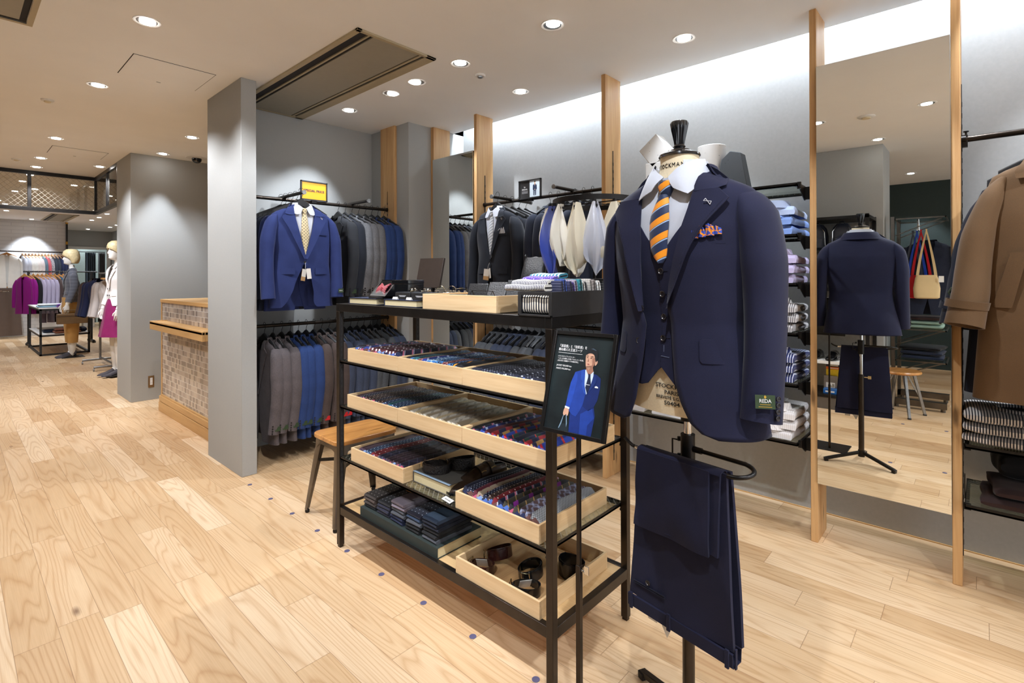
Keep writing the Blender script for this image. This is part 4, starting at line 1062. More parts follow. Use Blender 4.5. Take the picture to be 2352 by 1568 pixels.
text('for', .019, M['white_print'], t, (-.05, -.0045, .092), (R(90), 0, 0), 'lettering', sx=.8)
text('BRIDAL', .0165, M['white_print'], t, (-.05, -.0045, .073), (R(90), 0, 0), 'lettering', space=1.05)
g = G()
for z in (.058, .051, .044): g.box(-.08, -.02, -.0045, -.004, z, z + .0015)
g.build('small_print', M['white_print'], t)
g = G(); g.box(.0, .1, -.0042, -.0038, .008, .137); ph = g.build('photo', plain('pale_photo', srgb(204, 218, 226), .4, var=.05), t)
def flat(g, pts, y, mi=0): g.add([(x, y, z) for x, z in pts], [tuple(range(len(pts)))[::-1]], mi)
g = G(); flat(g, [(.032, .098), (.044, .106), (.060, .106), (.070, .096), (.072, .068), (.064, .060), (.063, .022), (.054, .018), (.053, .055), (.049, .055), (.047, .018), (.038, .022), (.037, .060), (.031, .066)], -.0046); g.build('suit_figure', plain('photo_navy', srgb(44, 58, 82), .5), ph)
g = G(); flat(g, [(.045, .108), (.046, .122), (.052, .127), (.058, .122), (.058, .108)], -.0047); flat(g, [(.047, .106), (.052, .092), (.057, .106)], -.0047); flat(g, [(.046, .064), (.052, .070), (.058, .064), (.052, .06)], -.0047); g.build('face_and_hands', plain('photo_skin', srgb(206, 168, 140), .5), ph)
g = G(); flat(g, [(.045, .119), (.044, .126), (.049, .131), (.056, .131), (.060, .125), (.058, .119), (.054, .124)], -.0048); g.build('hair', M['ink_print'], ph)
# ------------------------------------------------------------ steel display rack
TX0, TX1, TY0, TY1, TZ = 1.315, 1.812, 1.025, 2.392, 1.217
tb = thing('display_rack', 'dark steel display rack with wired glass shelves full of ties', 'display rack', (TX0, TY0, 0))
def tbx(*a): return (a[0] - TX0, a[1] - TX0, a[2] - TY0, a[3] - TY0, a[4], a[5])
for x0, y0 in ((TX0, TY0), (TX0, TY1 - .028), (TX1 - .026, TY0), (TX1 - .026, TY1 - .028)):
    g = G(); g.box(*tbx(x0, x0 + .026, y0, y0 + .028, .012, TZ - .038)); g.box(*tbx(x0 + .003, x0 + .023, y0 + .003, y0 + .025, 0, .012))
    lg = g.build('leg', M['bronze'], tb, bevel=.0015)
    ys = y0 + .028 if y0 < 1.5 else y0
    s = G(); s.box(*tbx(x0 + .005, x0 + .021, ys - .0008, ys + .0008, .22, TZ - .05)); s.build('channel', M['blackm'], lg)
    s = G()
    for k in range(36): s.box(*tbx(x0 + .011, x0 + .015, ys - .0014, ys + .0014, .24 + k * .026, .252 + k * .026))
    s.build('channel_slots', M['dark'], lg)
g = G()
for a in ((TX0, TX1, TY0, TY0 + .028), (TX0, TX1, TY1 - .028, TY1), (TX0, TX0 + .026, TY0 + .028, TY1 - .028), (TX1 - .026, TX1, TY0 + .028, TY1 - .028)): g.box(*tbx(*a, TZ - .038, TZ))
g.build('top_frame', M['black'], tb, bevel=.0015)
g = G(); g.box(*tbx(TX0 + .026, TX1 - .026, TY0 + .028, TY1 - .028, TZ - .012, TZ - .002)); g.build('top_panel', M['black'], tb)
g = G()
for a in ((TX0 + .002, TX0 + .026, TY0 + .028, TY1 - .028), (TX1 - .026, TX1 - .002, TY0 + .028, TY1 - .028)): g.box(*tbx(*a, .168, .206))
for a in ((TX0 + .026, TX1 - .026, TY0, TY0 + .026), (TX0 + .026, TX1 - .026, TY1 - .026, TY1)): g.box(*tbx(*a, .168, .206))
g.build('base_frame', M['bronze'], tb, bevel=.0015)
g = G(); g.box(*tbx(TX0 + .026, TX1 - .026, TY0 + .026, TY1 - .026, .190, .2035)); g.build('base_board', M['board'], tb)
SH = (.936, .712, .456)
for z in SH:
    x0, x1, y0, y1 = TX0 + .004, TX1 - .004, TY0 + .030, TY1 - .030
    g = G()
    for a in ((x0, x0 + .016, y0, y1), (x1 - .016, x1, y0, y1), (x0, x1, y0, y0 + .014), (x0, x1, y1 - .014, y1)):
        g.box(*tbx(*a, z - .014, z - .007))
    for a in ((x0, x0 + .004, y0, y1), (x1 - .004, x1, y0, y1), (x0, x1, y0, y0 + .003), (x0, x1, y1 - .003, y1)): g.box(*tbx(*a, z - .014, z))
    sf = g.build('shelf_frame', M['black'], tb)
    g = G(); g.box(*tbx(x0 + .0045, x1 - .0045, y0 + .0035, y1 - .0035, z - .0065, z - .0008)); g.build('glass_panel', M['wire'], sf, smooth=0)
    g = G()
    for x in (TX0 + .013, TX1 - .013):
        for y in (y0 + .004, y1 - .004): g.lathe([(.004, -.034), (.0055, -.030), (.004, -.026), (.003, -.022), (.005, -.019), (.004, -.014)], 10, (x - TX0, y - TY0, z))
    g.build('shelf_pins', M['black'], sf)
# ------------------------------------------------------------ oak trays
def tray(label, x0, y0, w, d, h, z, grp='oak trays on the display rack', th=.009):
    t = thing('wooden_tray', label, 'tray', (x0 + d / 2, y0 + w / 2, z), 0, grp); a, b = d / 2, w / 2
    g = G(); g.box(-a, -a + th, -b, b, 0, h); g.build('front_board', M['oakx'], t, bevel=.0008)
    g = G(); g.box(a - th, a, -b, b, 0, h); g.build('back_board', M['oakx'], t, bevel=.0008)
    for s in (-1, 1):
        g = G(); q = s * (b - th / 2); g.box(-a + th, a - th, q - th / 2, q + th / 2, 0, h); g.build('side_board', M['oaky'], t, bevel=.0008)
    g = G(); g.box(-a + th, a - th, -b + th, b - th, .001, .006); g.build('bottom', M['oakin'], t)
    return t
C = lambda *c: srgb(*c)
TIE = {
    'navy_pin': ('navy tie with small white dots', pattern('tie_navy_pin', 'dot', C(18, 22, 44), C(180, 190, 205), 95, .785, .30)),
    'navy_dot': ('navy tie with bold white dots', pattern('tie_navy_dot', 'dot', C(16, 20, 42), C(205, 210, 220), 48, .785, .36)),
    'navy': ('plain dark navy tie', pattern('tie_navy', 'check', C(14, 16, 32), C(20, 24, 46), 180, 0, .5)),
    'burg_stripe': ('burgundy tie with white stripes', pattern('tie_burgundy_stripe', 'stripe', C(72, 14, 26), C(206, 196, 196), 26, .6, .18)),
    'navy_stripe': ('navy tie with pink stripes', pattern('tie_navy_stripe', 'stripe', C(16, 20, 50), C(206, 116, 140), 24, .6, .16, C(190, 196, 214))),
    'royal_stripe': ('royal blue pale striped tie', pattern('tie_royal_stripe', 'stripe', C(24, 48, 128), C(176, 190, 222), 22, .6, .2)),
    'teal': ('teal tie with a fine weave', pattern('tie_teal', 'check', C(14, 62, 70), C(24, 92, 98), 120, .785, .5)),
    'black': ('plain black tie', pattern('tie_black', 'check', C(12, 12, 16), C(22, 22, 28), 160, 0, .5)),
    'paisley': ('light blue paisley tie', pattern('tie_paisley', 'paisley', C(40, 106, 168), C(196, 220, 236), 60, .3, .09)),
    'paisley_d': ('navy tie with multicoloured flecks', pattern('tie_fleck', 'paisley', C(18, 20, 40), C(60, 120, 180), 75, .3, .10)),
    'burg_fleck': ('burgundy tie with floral flecks', pattern('tie_burgundy_fleck', 'paisley', C(84, 18, 30), C(170, 120, 110), 80, .3, .09)),
    'chain': ('black tie with an orange chain stripe', pattern('tie_chain', 'stripe', C(16, 16, 24), C(226, 140, 24), 34, 1.2, .22)),
    'brown_dot': ('brown tie with pale dots', pattern('tie_brown_dot', 'dot', C(54, 34, 28), C(196, 178, 158), 62, .785, .26)),
    'plum': ('plum tie with a soft weave', pattern('tie_plum', 'check', C(58, 38, 52), C(74, 50, 66), 140, .5, .5)),
    'steel': ('steel blue tie with white dots', pattern('tie_steel_dot', 'dot', C(36, 60, 92), C(176, 196, 214), 70, .785, .34)),
    'beige': ('champagne striped tie with white tips', pattern('tie_champagne', 'stripe', C(176, 160, 132), C(142, 126, 100), 11, 1.2, .45)),
    'beige2': ('pale gold tie with white tips', pattern('tie_gold', 'check', C(170, 150, 112), C(182, 164, 128), 90, .785, .5)),
    'silver': ('silver beige tie with white tips', pattern('tie_silver', 'stripe', C(188, 180, 164), C(150, 142, 126), 30, .9, .3)),
    'red_stripe': ('red tie with navy stripes', pattern('tie_red_stripe', 'stripe', C(142, 24, 34), C(22, 28, 62), 16, .6, .5)),
    'multi': ('green and navy club stripe tie', pattern('tie_green_club', 'stripe', C(20, 58, 44), C(24, 30, 66), 18, .6, .5, C(186, 40, 40))),
    'tan': ('tan and yellow striped tie', pattern('tie_tan', 'stripe', C(176, 136, 72), C(30, 34, 66), 20, .6, .35)),
    'cobalt': ('cobalt tie with red club stripes', pattern('tie_cobalt', 'stripe', C(32, 60, 150), C(176, 36, 44), 20, .6, .2)),
    'red_dot': ('deep red tie with white dots', pattern('tie_red_dot', 'dot', C(110, 18, 28), C(220, 200, 190), 44, .785, .26)),
    'burg': ('plain burgundy tie', pattern('tie_burgundy', 'check', C(76, 20, 34), C(92, 28, 42), 150, .5, .5)),
    'stone_dot': ('stone tie with red medallions', pattern('tie_stone', 'dot', C(150, 132, 110), C(116, 40, 48), 34, .785, .34)),
    'olive': ('olive tie with thin gold stripes', pattern('tie_olive', 'stripe', C(52, 46, 34), C(150, 116, 66), 28, .6, .12)),
    'violet': ('black and violet block stripe tie', pattern('tie_violet', 'stripe', C(24, 22, 30), C(124, 32, 132), 14, .6, .3)),
    'plaid': ('brown and blue plaid tie', pattern('tie_plaid', 'check', C(70, 50, 52), C(130, 136, 160), 36, .5, .3)),
    'tweed': ('grey houndstooth wool tie', pattern('tie_tweed', 'check', C(40, 42, 46), C(170, 172, 174), 150, .785, .5)),
    'dark_plaid': ('burgundy plaid tie with cream tag', pattern('tie_dark_plaid', 'check', C(40, 16, 28), C(96, 70, 86), 26, .6, .1)),
    'indigo_plaid': ('indigo plaid tie with cream tag', pattern('tie_indigo_plaid', 'check', C(22, 18, 40), C(86, 84, 116), 26, .6, .1)),
}
LINING = [plain('lining_blue', C(70, 100, 170), .5), plain('lining_pink', C(176, 78, 104), .5), plain('lining_sky', C(120, 146, 190), .5), plain('lining_brown', C(96, 62, 56), .5), plain('lining_navy', C(30, 36, 70), .5)]
def make_tie(L=.355, W_=.078, th=.012):
    t = thing('folded_tie', '', 'tie'); g = G(); rows = []
    for i in range(19):
        u = i / 18; x = (u - .5) * L; k = 1 - .10 * u; tw = .004 * math.sin(u * 5)
        e = min(1, u / .05 + .25, (1 - u) / .05 + .3)
        rows.append([(x, W_ / 2 * k * math.copysign(abs(math.cos(a)) ** .35, math.cos(a)) * (.6 + .4 * e) + tw, th / 2 * math.copysign(abs(math.sin(a)) ** .8, math.sin(a)) * e + .002 * math.sin(u * 7)) for a in [2 * PI * q / 20 for q in range(20)]])
    g.grid(rows, True, True, True); g.build('blade', M['navy'], t)
    g = G(); g.add([(-L / 2 - .002, -.027, -.002), (-L / 2 - .002, .027, -.002), (-L / 2 - .004, .012, .0045), (-L / 2 - .004, -.012, .0045), (-L / 2 + .012, -.03, -.004), (-L / 2 + .012, .03, -.004), (-L / 2 + .016, .02, .0065), (-L / 2 + .016, -.02, .0065)], [(0, 3, 2, 1), (4, 5, 6, 7), (0, 4, 7, 3), (1, 2, 6, 5), (3, 7, 6, 2), (0, 1, 5, 4)])
    g.build('tip', LINING[0], t, bevel=.001)
    return t
TP = make_tie()
tfirst = [True]
def fill(seq, traylab, x, y1, z, tilt, pitch=.0262, L=1.0, tips=None, tagmat=None, wob=2.5, h=.0):
    cnt = {}
    for k, c in enumerate(seq):
        desc, mt = TIE[c]
        lab = f'{desc}, {ORD[k]} from the stool in the {traylab}'
        y = y1 - .036 - k * pitch
        rot = (R(tilt) + R(rnd.uniform(-3, 3)), R(rnd.uniform(-1, 1)), R(rnd.uniform(-wob, wob)))
        loc = (x + rnd.uniform(-.004, .004), y, z + .022 + h + .020 * math.sin(R(tilt)))
        tm_ = tips if tips is not None else LINING[rnd.randrange(5)]
        if tfirst[0]:
            o = TP; tfirst[0] = False; o.location = loc; o.rotation_euler = rot; o['label'] = lab; o['group'] = 'folded ties in oak trays'
            o.children[0].data.materials[0] = mt; o.children[1].data.materials[0] = tm_
        else: o = dup(TP, loc, rot, lab, 'folded ties in oak trays', {'blade': mt, 'tip': tm_})
        if tagmat and k % 2 == 0 and c.endswith('plaid'):
            g = G(); g.box(-.13 + .012 * (k % 3), -.095 + .012 * (k % 3), -.010, .022, .0062, .0068); g.build('paper_tag', tagmat, o)
TYS = ((1.884, .416), (1.467, .416), (1.052, .414))
nm1 = ('top stool-side tray', 'top middle tray', 'top poster-side tray')
for (y, w), n_ in zip(TYS, nm1): tray(f'oak tray of ties, the {n_} of the rack', 1.325, y, w, .42, .064, SH[0], )
nm2 = ('second stool-side tray', 'second middle tray', 'second poster-side tray')
for (y, w), n_ in zip(((1.889, .416), (1.471, .416), (1.054, .415)), nm2): tray(f'oak tray of ties, the {n_} of the rack', 1.325, y, w, .42, .062, SH[1])
tray('oak tray of dark ties above the stacked socks', 1.325, 1.848, .424, .42, .064, SH[2])
tray('oak tray of upright ties beside the brown shoe', 1.325, 1.090, .418, .42, .064, SH[2])
tray('oak tray of coiled leather belts on the base board', 1.325, 1.089, .418, .42, .064, .2035)
XT = 1.535
fill(['navy', 'navy_stripe', 'navy_stripe', 'royal_stripe', 'burg_fleck', 'burg_stripe', 'burg_stripe', 'burg_stripe', 'burg', 'burg_stripe', 'burg_stripe', 'burg_stripe', 'navy_stripe'], nm1[0], XT, 2.30, SH[0], 24, .0275, h=.022)
fill(['black', 'paisley_d', 'teal', 'burg_fleck', 'royal_stripe', 'paisley', 'paisley', 'paisley_d', 'paisley_d', 'burg_fleck', 'paisley_d', 'chain', 'black'], nm1[1], XT, 1.885, SH[0], 22, .0275, h=.012)
fill(['navy', 'navy', 'navy_pin', 'navy_pin', 'navy_pin', 'navy_dot', 'navy_dot', 'navy_pin', 'navy', 'navy_dot', 'navy_pin', 'navy_dot', 'navy'], nm1[2], XT, 1.466, SH[0], 22, .0275, h=.012)
fill(['plum', 'plum', 'navy_pin', 'brown_dot', 'brown_dot', 'brown_dot', 'navy_pin', 'brown_dot', 'brown_dot', 'steel', 'teal', 'steel', 'steel'], nm2[0], XT, 2.305, SH[1], 22, .0275, h=.006)
fill(['beige', 'silver', 'beige2', 'beige', 'silver', 'beige', 'silver', 'beige2', 'silver', 'beige', 'silver', 'silver', 'beige'], nm2[1], XT, 1.887, SH[1], 20, .0275, tips=M['paper'], h=.004)
fill(['black', 'navy_stripe', 'royal_stripe', 'burg', 'red_stripe', 'tan', 'cobalt', 'multi', 'navy', 'multi', 'red_stripe', 'tan', 'cobalt'], nm2[2], XT, 1.470, SH[1], 22, .0275, h=.006)
fill(['plum', 'plum', 'steel', 'steel', 'red_dot', 'red_dot', 'indigo_plaid', 'indigo_plaid', 'dark_plaid', 'dark_plaid', 'dark_plaid', 'dark_plaid', 'indigo_plaid'], 'tray over the socks', XT, 2.272, SH[2], 22, .0275, tagmat=plain('cream_tag', C(206, 190, 156), .7), h=.004)
fill(['navy', 'navy_pin', 'burg', 'stone_dot', 'navy_pin', 'brown_dot', 'red_dot', 'navy_stripe', 'olive', 'violet', 'olive', 'plaid', 'plaid', 'tweed'], 'tray by the shoe', XT - .005, 1.512, SH[2], 40, .0268, wob=1, h=.01)
# folded white zigzag tips of the pale ties
# ------------------------------------------------------------ books, shoe, belts, socks
def book(name, label, x0, x1, y0, y1, z, h, cover, pages, grp=None, front=False, cat='book'):
    t = thing(name, label, cat, ((x0 + x1) / 2, (y0 + y1) / 2, z), 0, grp); a, b = (x1 - x0) / 2, (y1 - y0) / 2
    g = G(); g.box(-a, a, -b, b, h - .003, h); g.box(-a, a, -b, b, 0, .003); g.box(-a, a, b - .003, b, .003, h - .003) if not front else g.box(-a, -a + .0045, -b, b, .003, h - .003); g.build('cover', cover, t, bevel=.0006)
    g = G(); g.box(-a + .004, a - .004, -b + .004, b - .003, .003, h - .003); g.build('pages', pages, t)
    return t
pages = plain('book_pages', C(214, 198, 156), .8, var=.05, scale=300)
navyc = plain('navy_book_cloth', C(24, 34, 62), .7, var=.1); greenc = plain('dark_green_book_cloth', C(36, 46, 44), .7, var=.08); greyc = plain('grey_book_cloth', C(78, 74, 68), .7, var=.15, scale=8)
book('book', 'navy cloth book lying under the bow tie box', 1.352, 1.53, 2.092, 2.335, TZ, .031, navyc, pages, 'navy books on the rack top')
book('book', 'navy cloth book lying under the cufflink boxes', 1.352, 1.53, 1.786, 2.028, TZ, .031, navyc, pages, 'navy books on the rack top')
bk = book('book', 'grey covered book under the braided belts', 1.372, 1.59, 1.60, 1.84, SH[2], .045, greyc, pages)
g = G(); g.box(-.109, -.095, -.12, .12, .0452, .0456); g.build('spine_strip', plain('pale_blue_strip', C(126, 144, 160), .6), bk)
book('book', 'large dark green book under the folded socks', 1.335, 1.585, 1.632, 2.207, .2035, .046, greenc, pages, None, True)
# socks
def make_sock(w=.092, d=.20, h=.0155):
    t = thing('folded_socks', '', 'socks'); g = G(); rows = []
    for k in range(11):
        y = (k / 10 - .5) * w; e = .9 + .1 * math.sin(PI * k / 10)
        rows.append([(x * (1 + .0 * k), y, z * e) for x, z in ((-d / 2 + .004, .0), (-d / 2 - .002, h * .3), (-d / 2 - .003, h * .55), (-d / 2 + .001, h * .9), (-d / 2 + .012, h * 1.03), (0, h), (d / 2 - .006, h * .96), (d / 2, h * .7), (d / 2 - .003, h * .45), (d / 2, h * .2), (d / 2 - .006, 0))])
    g.grid(rows, True, True, True); g.build('sock', M['charcoal'], t)
    g = G(); g.box(-d / 2 + .004, d / 2 - .01, -w / 2 + .003, w / 2 - .003, h * .47, h * .52); g.build('fold_line', M['dark'], t)
    return t
SK = make_sock(); sfirst = [True]
sk = {'brown': plain('sock_brown', C(70, 58, 52), .9, var=.2, scale=300), 'dotb': pattern('sock_brown_dots', 'dot', C(52, 44, 40), C(196, 190, 182), 42, 0, .22, rough=.9), 'dotk': pattern('sock_black_dots', 'dot', C(24, 25, 30), C(190, 192, 200), 42, 0, .22, rough=.9), 'dotn': pattern('sock_navy_dots', 'dot', C(26, 28, 48), C(170, 176, 200), 42, 0, .2, rough=.9), 'lilac': plain('sock_lilac_grey', C(122, 112, 122), .9, var=.1, scale=300), 'grey': plain('sock_grey', C(72, 74, 80), .9, var=.15, scale=300), 'navy': plain('sock_navy', C(30, 36, 62), .9, var=.15, scale=300), 'dnavy': plain('sock_dark_navy', C(20, 24, 38), .9, var=.15, scale=300), 'blue': plain('sock_steel_blue', C(48, 62, 84), .9, var=.15, scale=300), 'black': plain('sock_black', C(22, 22, 24), .9, var=.15, scale=300)}
stacks = [(2.150, ['dotb', 'dotb', 'brown', 'dotb'], 'brown'), (2.040, ['dotn', 'dotn', 'dotn', 'dotk'], 'dotted black'), (1.928, ['navy', 'navy', 'grey', 'grey', 'lilac', 'lilac'], 'lilac grey'), (1.815, ['black', 'black', 'grey', 'blue', 'dotn'], 'dotted navy'), (1.700, ['grey', 'black', 'black', 'dnavy', 'dnavy', 'blue'], 'blue')]
for y, seq, nm in stacks:
    for k, c in enumerate(seq):
        lab = f'{c.replace("dotb", "dotted brown").replace("dotn", "dotted navy").replace("dotk", "dotted black").replace("dnavy", "dark navy")} folded socks, {ORD[k]} from the bottom of the {nm} topped stack'
        loc = (1.452 + rnd.uniform(-.004, .004), y + rnd.uniform(-.003, .003), .2497 + k * .0158); rz = R(rnd.uniform(-3, 3))
        if sfirst[0]:
            SK.location = loc; SK.rotation_euler = (0, 0, rz); SK['label'] = lab; SK['group'] = 'folded socks on the green book'; sfirst[0] = False; SK.children[0].data.materials[0] = sk[c]; o = SK
        else: o = dup(SK, loc, rz, lab, 'folded socks on the green book', {'sock': sk[c]})
        if k == len(seq) - 1:
            g = G(); g.box(.045, .09, -.035, .03, .0162, .0168); g.build('paper_band', plain('grey_card', C(150, 148, 140), .7) if nm == 'brown' else M['kraft'], o)
# shoe: monk strap, toe towards the aisle
sx = thing('leather_shoe', 'dark brown double-buckle monk strap shoe beside the grey book', 'shoe', (1.545, 1.598, SH[2]), R(-5))
bl = plain('dark_brown_leather', C(46, 34, 26), .28, var=.2, scale=12, Coat_Weight=.3)
def shoe_rows():
    rows = []
    #  x(along, toe negative), half width, height, lift
    for x, w, h, y0 in ((-.166, .010, .018, -.004), (-.160, .024, .026, -.004), (-.145, .034, .034, -.004), (-.12, .041, .040, -.002), (-.09, .045, .046, 0), (-.055, .045, .056, .002), (-.02, .041, .072, .002), (.015, .037, .084, .002), (.045, .034, .082, .001), (.08, .033, .072, 0), (.11, .033, .070, 0), (.132, .028, .068, 0), (.143, .012, .060, 0)):
        row = []
        for k in range(15):
            a = PI * k / 14; c = math.cos(a); s = math.sin(a)
            row.append((x, y0 + w * math.copysign(abs(c) ** .75, c), .016 + (h - .016) * s ** .75))
        rows.append(row)
    return rows
rws = shoe_rows()
g = G(); g.grid(rws[:9], False); g.grid([r[:6] for r in rws[8:]]); g.grid([r[9:] for r in rws[8:]]); g.grid([rws[0], [(-.166, -.004, .016)] * 15]); g.grid([rws[-1][:6], [(.146, 0, .05)] * 6]); g.grid([rws[-1][9:], [(.146, 0, .05)] * 6]); g.build('upper', bl, sx, solid=.002)
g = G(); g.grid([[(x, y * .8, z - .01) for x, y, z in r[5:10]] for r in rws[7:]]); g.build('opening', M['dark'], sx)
g = G(); out = []
for x, w, y0 in ((-.171, .012, -.004), (-.163, .029, -.004), (-.145, .039, -.004), (-.12, .046, -.002), (-.08, .049, 0), (-.03, .045, .002), (.02, .037, .002), (.07, .036, 0), (.12, .036, 0), (.142, .028, 0), (.150, .010, 0)): out.append((x, w, y0))
pl = [(x, y0 + w) for x, w, y0 in out] + [(x, y0 - w) for x, w, y0 in out[::-1]]
g.prism(pl, lambda a, b: (a, b, .006), lambda a, b: (a, b, .016)); g.build('welt_sole', M['lacquer'], sx)
g = G(); g.prism([(.075, .034), (.142, .028), (.149, 0), (.142, -.028), (.075, -.034)], lambda a, b: (a, b, 0), lambda a, b: (a, b, .012)); g.build('heel', M['lacquer'], sx)
for x, h in ((-.005, .079), (.05, .085)):
    g = G(); rows = []
    for q in (-.014, .014): rows.append([(x + q, .043 * math.cos(a), .03 + (h - .027) * math.sin(a) ** .8) for a in [R(15 + 160 * k / 16) for k in range(17)]])
    g.grid(rows); sp_ = g.build('strap', bl, sx, solid=.003)
    g = G(); c = Vector((x, -.030, h - .020)); P_ = [c + Vector((dx, -dy * .6, dy * .75)) for dx, dy in ((-.012, -.014), (-.012, .008), (-.006, .014), (.006, .014), (.012, .008), (.012, -.014))]
    g.tube(P_, .0022, 6, closed=True); g.tube([P_[0] * .5 + P_[-1] * .5, P_[2] * .5 + P_[3] * .5], .0014, 5); g.build('buckle', M['brass'], sp_)
# belts
def belt(label, loc, rz, r=.052, w=.030, turns=1.7, mat=None, braid=False, tilt=(0, 0, 0), buckle=True, grp=None, tagc=False, squash=.85):
    t = thing('leather_belt', label, 'belt', loc, (tilt[0], tilt[1], rz), grp)
    g = G(); rows = []; n = int(52 * turns)
    for k in range(n + 1):
        a = 2 * PI * turns * k / n; rr = r - .0042 * a / (2 * PI); th = .0018
        bz = .0012 * math.sin(k * 2.1) if braid else 0
        p = lambda q, z: (q * math.cos(a), q * math.sin(a) * squash, z)
        z1 = w * (1 - .08 * math.sin(a * 1.5)) + .004 * math.sin(a)
        rows.append([p(rr + th + bz, .0), p(rr + th - bz, w * .5), p(rr + th + bz, z1), p(rr - th, z1), p(rr - th + bz, w * .5), p(rr - th, 0)])
    g.grid(rows, True, True, True); g.build('strap', mat, t)
    if buckle:
        g = G(); c = Vector((r + .006, .004, w * .5)); P_ = [c + Vector((0, dy, dz)) for dy, dz in ((-.016, -.019), (.016, -.019), (.016, .019), (-.016, .019))]
        g.tube(P_, .0026, 6, closed=True); g.tube([P_[0] * .5 + P_[3] * .5, c + Vector((.004, .014, 0))], .0016, 5); g.build('buckle', M['brass'], t)
    if tagc:
        g = G(); g.box(-.022, .022, -.0006, .0006, 0, .05); g.build('price_tag', M['paper'], t, loc=(.012, -.018, .008), rot=(R(-35), 0, R(25)))
    return t
braid = plain('braided_leather', C(26, 19, 17), .4, var=.5, scale=160, bump=.6)
belt('dark braided leather belt coiled on the grey book with a pale buckle', (1.445, 1.765, SH[2] + .0455), R(110), .062, .034, 1.8, braid, True)
belt('second dark braided belt standing behind the coil on the grey book', (1.545, 1.715, SH[2] + .047), R(150), .060, .040, 1.6, braid, True, (R(4), 0, 0))
brl = plain('oxblood_leather', C(52, 24, 20), .16, var=.2, Coat_Weight=.5); bll = plain('black_leather', C(18, 17, 17), .2, var=.2, Coat_Weight=.4)
belt('oxblood belt coiled with white price tags in the belt tray', (1.395, 1.430, .2105), R(100), .050, .033, 1.7, brl, tagc=True)
belt('dark brown belt with a gold buckle leaning at the back of the belt tray', (1.50, 1.440, .220), R(160), .055, .036, 1.6, brl, tilt=(R(14), 0, 0))
belt('black belt with a gold buckle in the middle of the belt tray', (1.50, 1.275, .2115), R(200), .056, .036, 1.7, bll, tilt=(R(6), 0, 0))
belt('black belt coiled with a paper tag at the poster end of the belt tray', (1.405, 1.215, .2105), R(120), .053, .032, 1.7, bll, tagc=True)
belt('black belt standing on edge against the back of the belt tray', (1.615, 1.165, .2105), R(60), .058, .052, 1.5, bll, buckle=False)
t = thing('price_card', 'small white price card on the glass shelf beside the shoe', 'price card', (1.345, 1.575, SH[2]), R(-8))
g = G(); g.box(-.011, .011, -.030, .030, .004, .0055); c = g.build('card', M['paper'], t, rot=(0, R(-14), 0)); g = G(); g.box(-.006, .012, -.032, .032, .000, .004); g.build('stand', M['blackm'], t)
g = G()
for k in range(9): g.box(-.004, .002, -.02 + k * .0045, -.0175 + k * .0045, .0056, .0059)
g.build('print', M['grey_metal'], c)
# ------------------------------------------------------------ things on top of the rack
t = thing('wooden_tray', 'oak box of black card cases on the rack top', 'tray', (1.545, 1.507, TZ), 0)
a, b, h = .21, .2135, .062
for nm, bx, m in (('front_board', (-a, -a + .009, -b, b, 0, h), 'oakx'), ('back_board', (a - .009, a, -b, b, 0, h), 'oakx'), ('side_board', (-a + .009, a - .009, -b, -b + .009, 0, h), 'oaky'), ('side_board', (-a + .009, a - .009, b - .009, b, 0, h), 'oaky'), ('bottom', (-a + .009, a - .009, -b + .009, b - .009, .001, .03), 'oakin')):
    g = G(); g.box(*bx); g.build(nm, M[m], t, bevel=.0008)
lea = plain('black_grained_leather', C(26, 27, 29), .42, var=.25, scale=180, bump=.2)
def wallet(label, loc, rot, w=.10, h=.075, th=.010, stand=True):
    t = thing('card_case', label, 'wallet', loc, rot, 'card cases in the oak box'); g = G(); g.box(-th / 2, th / 2, -w / 2, w / 2, 0, h); g.build('case', lea, t, bevel=.003)
    g = G(); g.box(-th / 2 - .0004, th / 2 + .0004, -w / 2 + .004, w / 2 - .004, h * .62, h * .63); g.build('seam', M['dark'], t)
for k, (x, y, rz, rx, w, h, nm) in enumerate([(1.385, 1.60, 4, -62, .105, .055, 'low card case at the glasses end of the oak box'), (1.475, 1.545, 8, -18, .10, .075, 'card case leaning behind the low one in the oak box'), (1.475, 1.44, 12, -28, .09, .088, 'tall card case in the middle of the oak box'), (1.50, 1.405, 6, -16, .085, .078, 'card case close behind the tall one in the oak box'), (1.475, 1.335, 14, -20, .08, .092, 'tall card case beside the black handkerchief box')]):
    wallet('black leather ' + nm, (x, y, TZ + .031), (0, R(-rx), R(rz)), w, h)
t = thing('wire_easel', 'thin black wire easel holding the card cases', 'easel', (1.465, 1.50, TZ + .03)); g = G(); g.tube([(-.03, .06, 0), (.0, .06, .045), (0, -.06, .045), (-.03, -.06, 0)], .0016, 6); g.tube([(0, .06, .045), (.03, .06, 0)], .0016, 6); g.tube([(0, -.06, .045), (.03, -.06, 0)], .0016, 6); g.build('wire', M['black'], t)
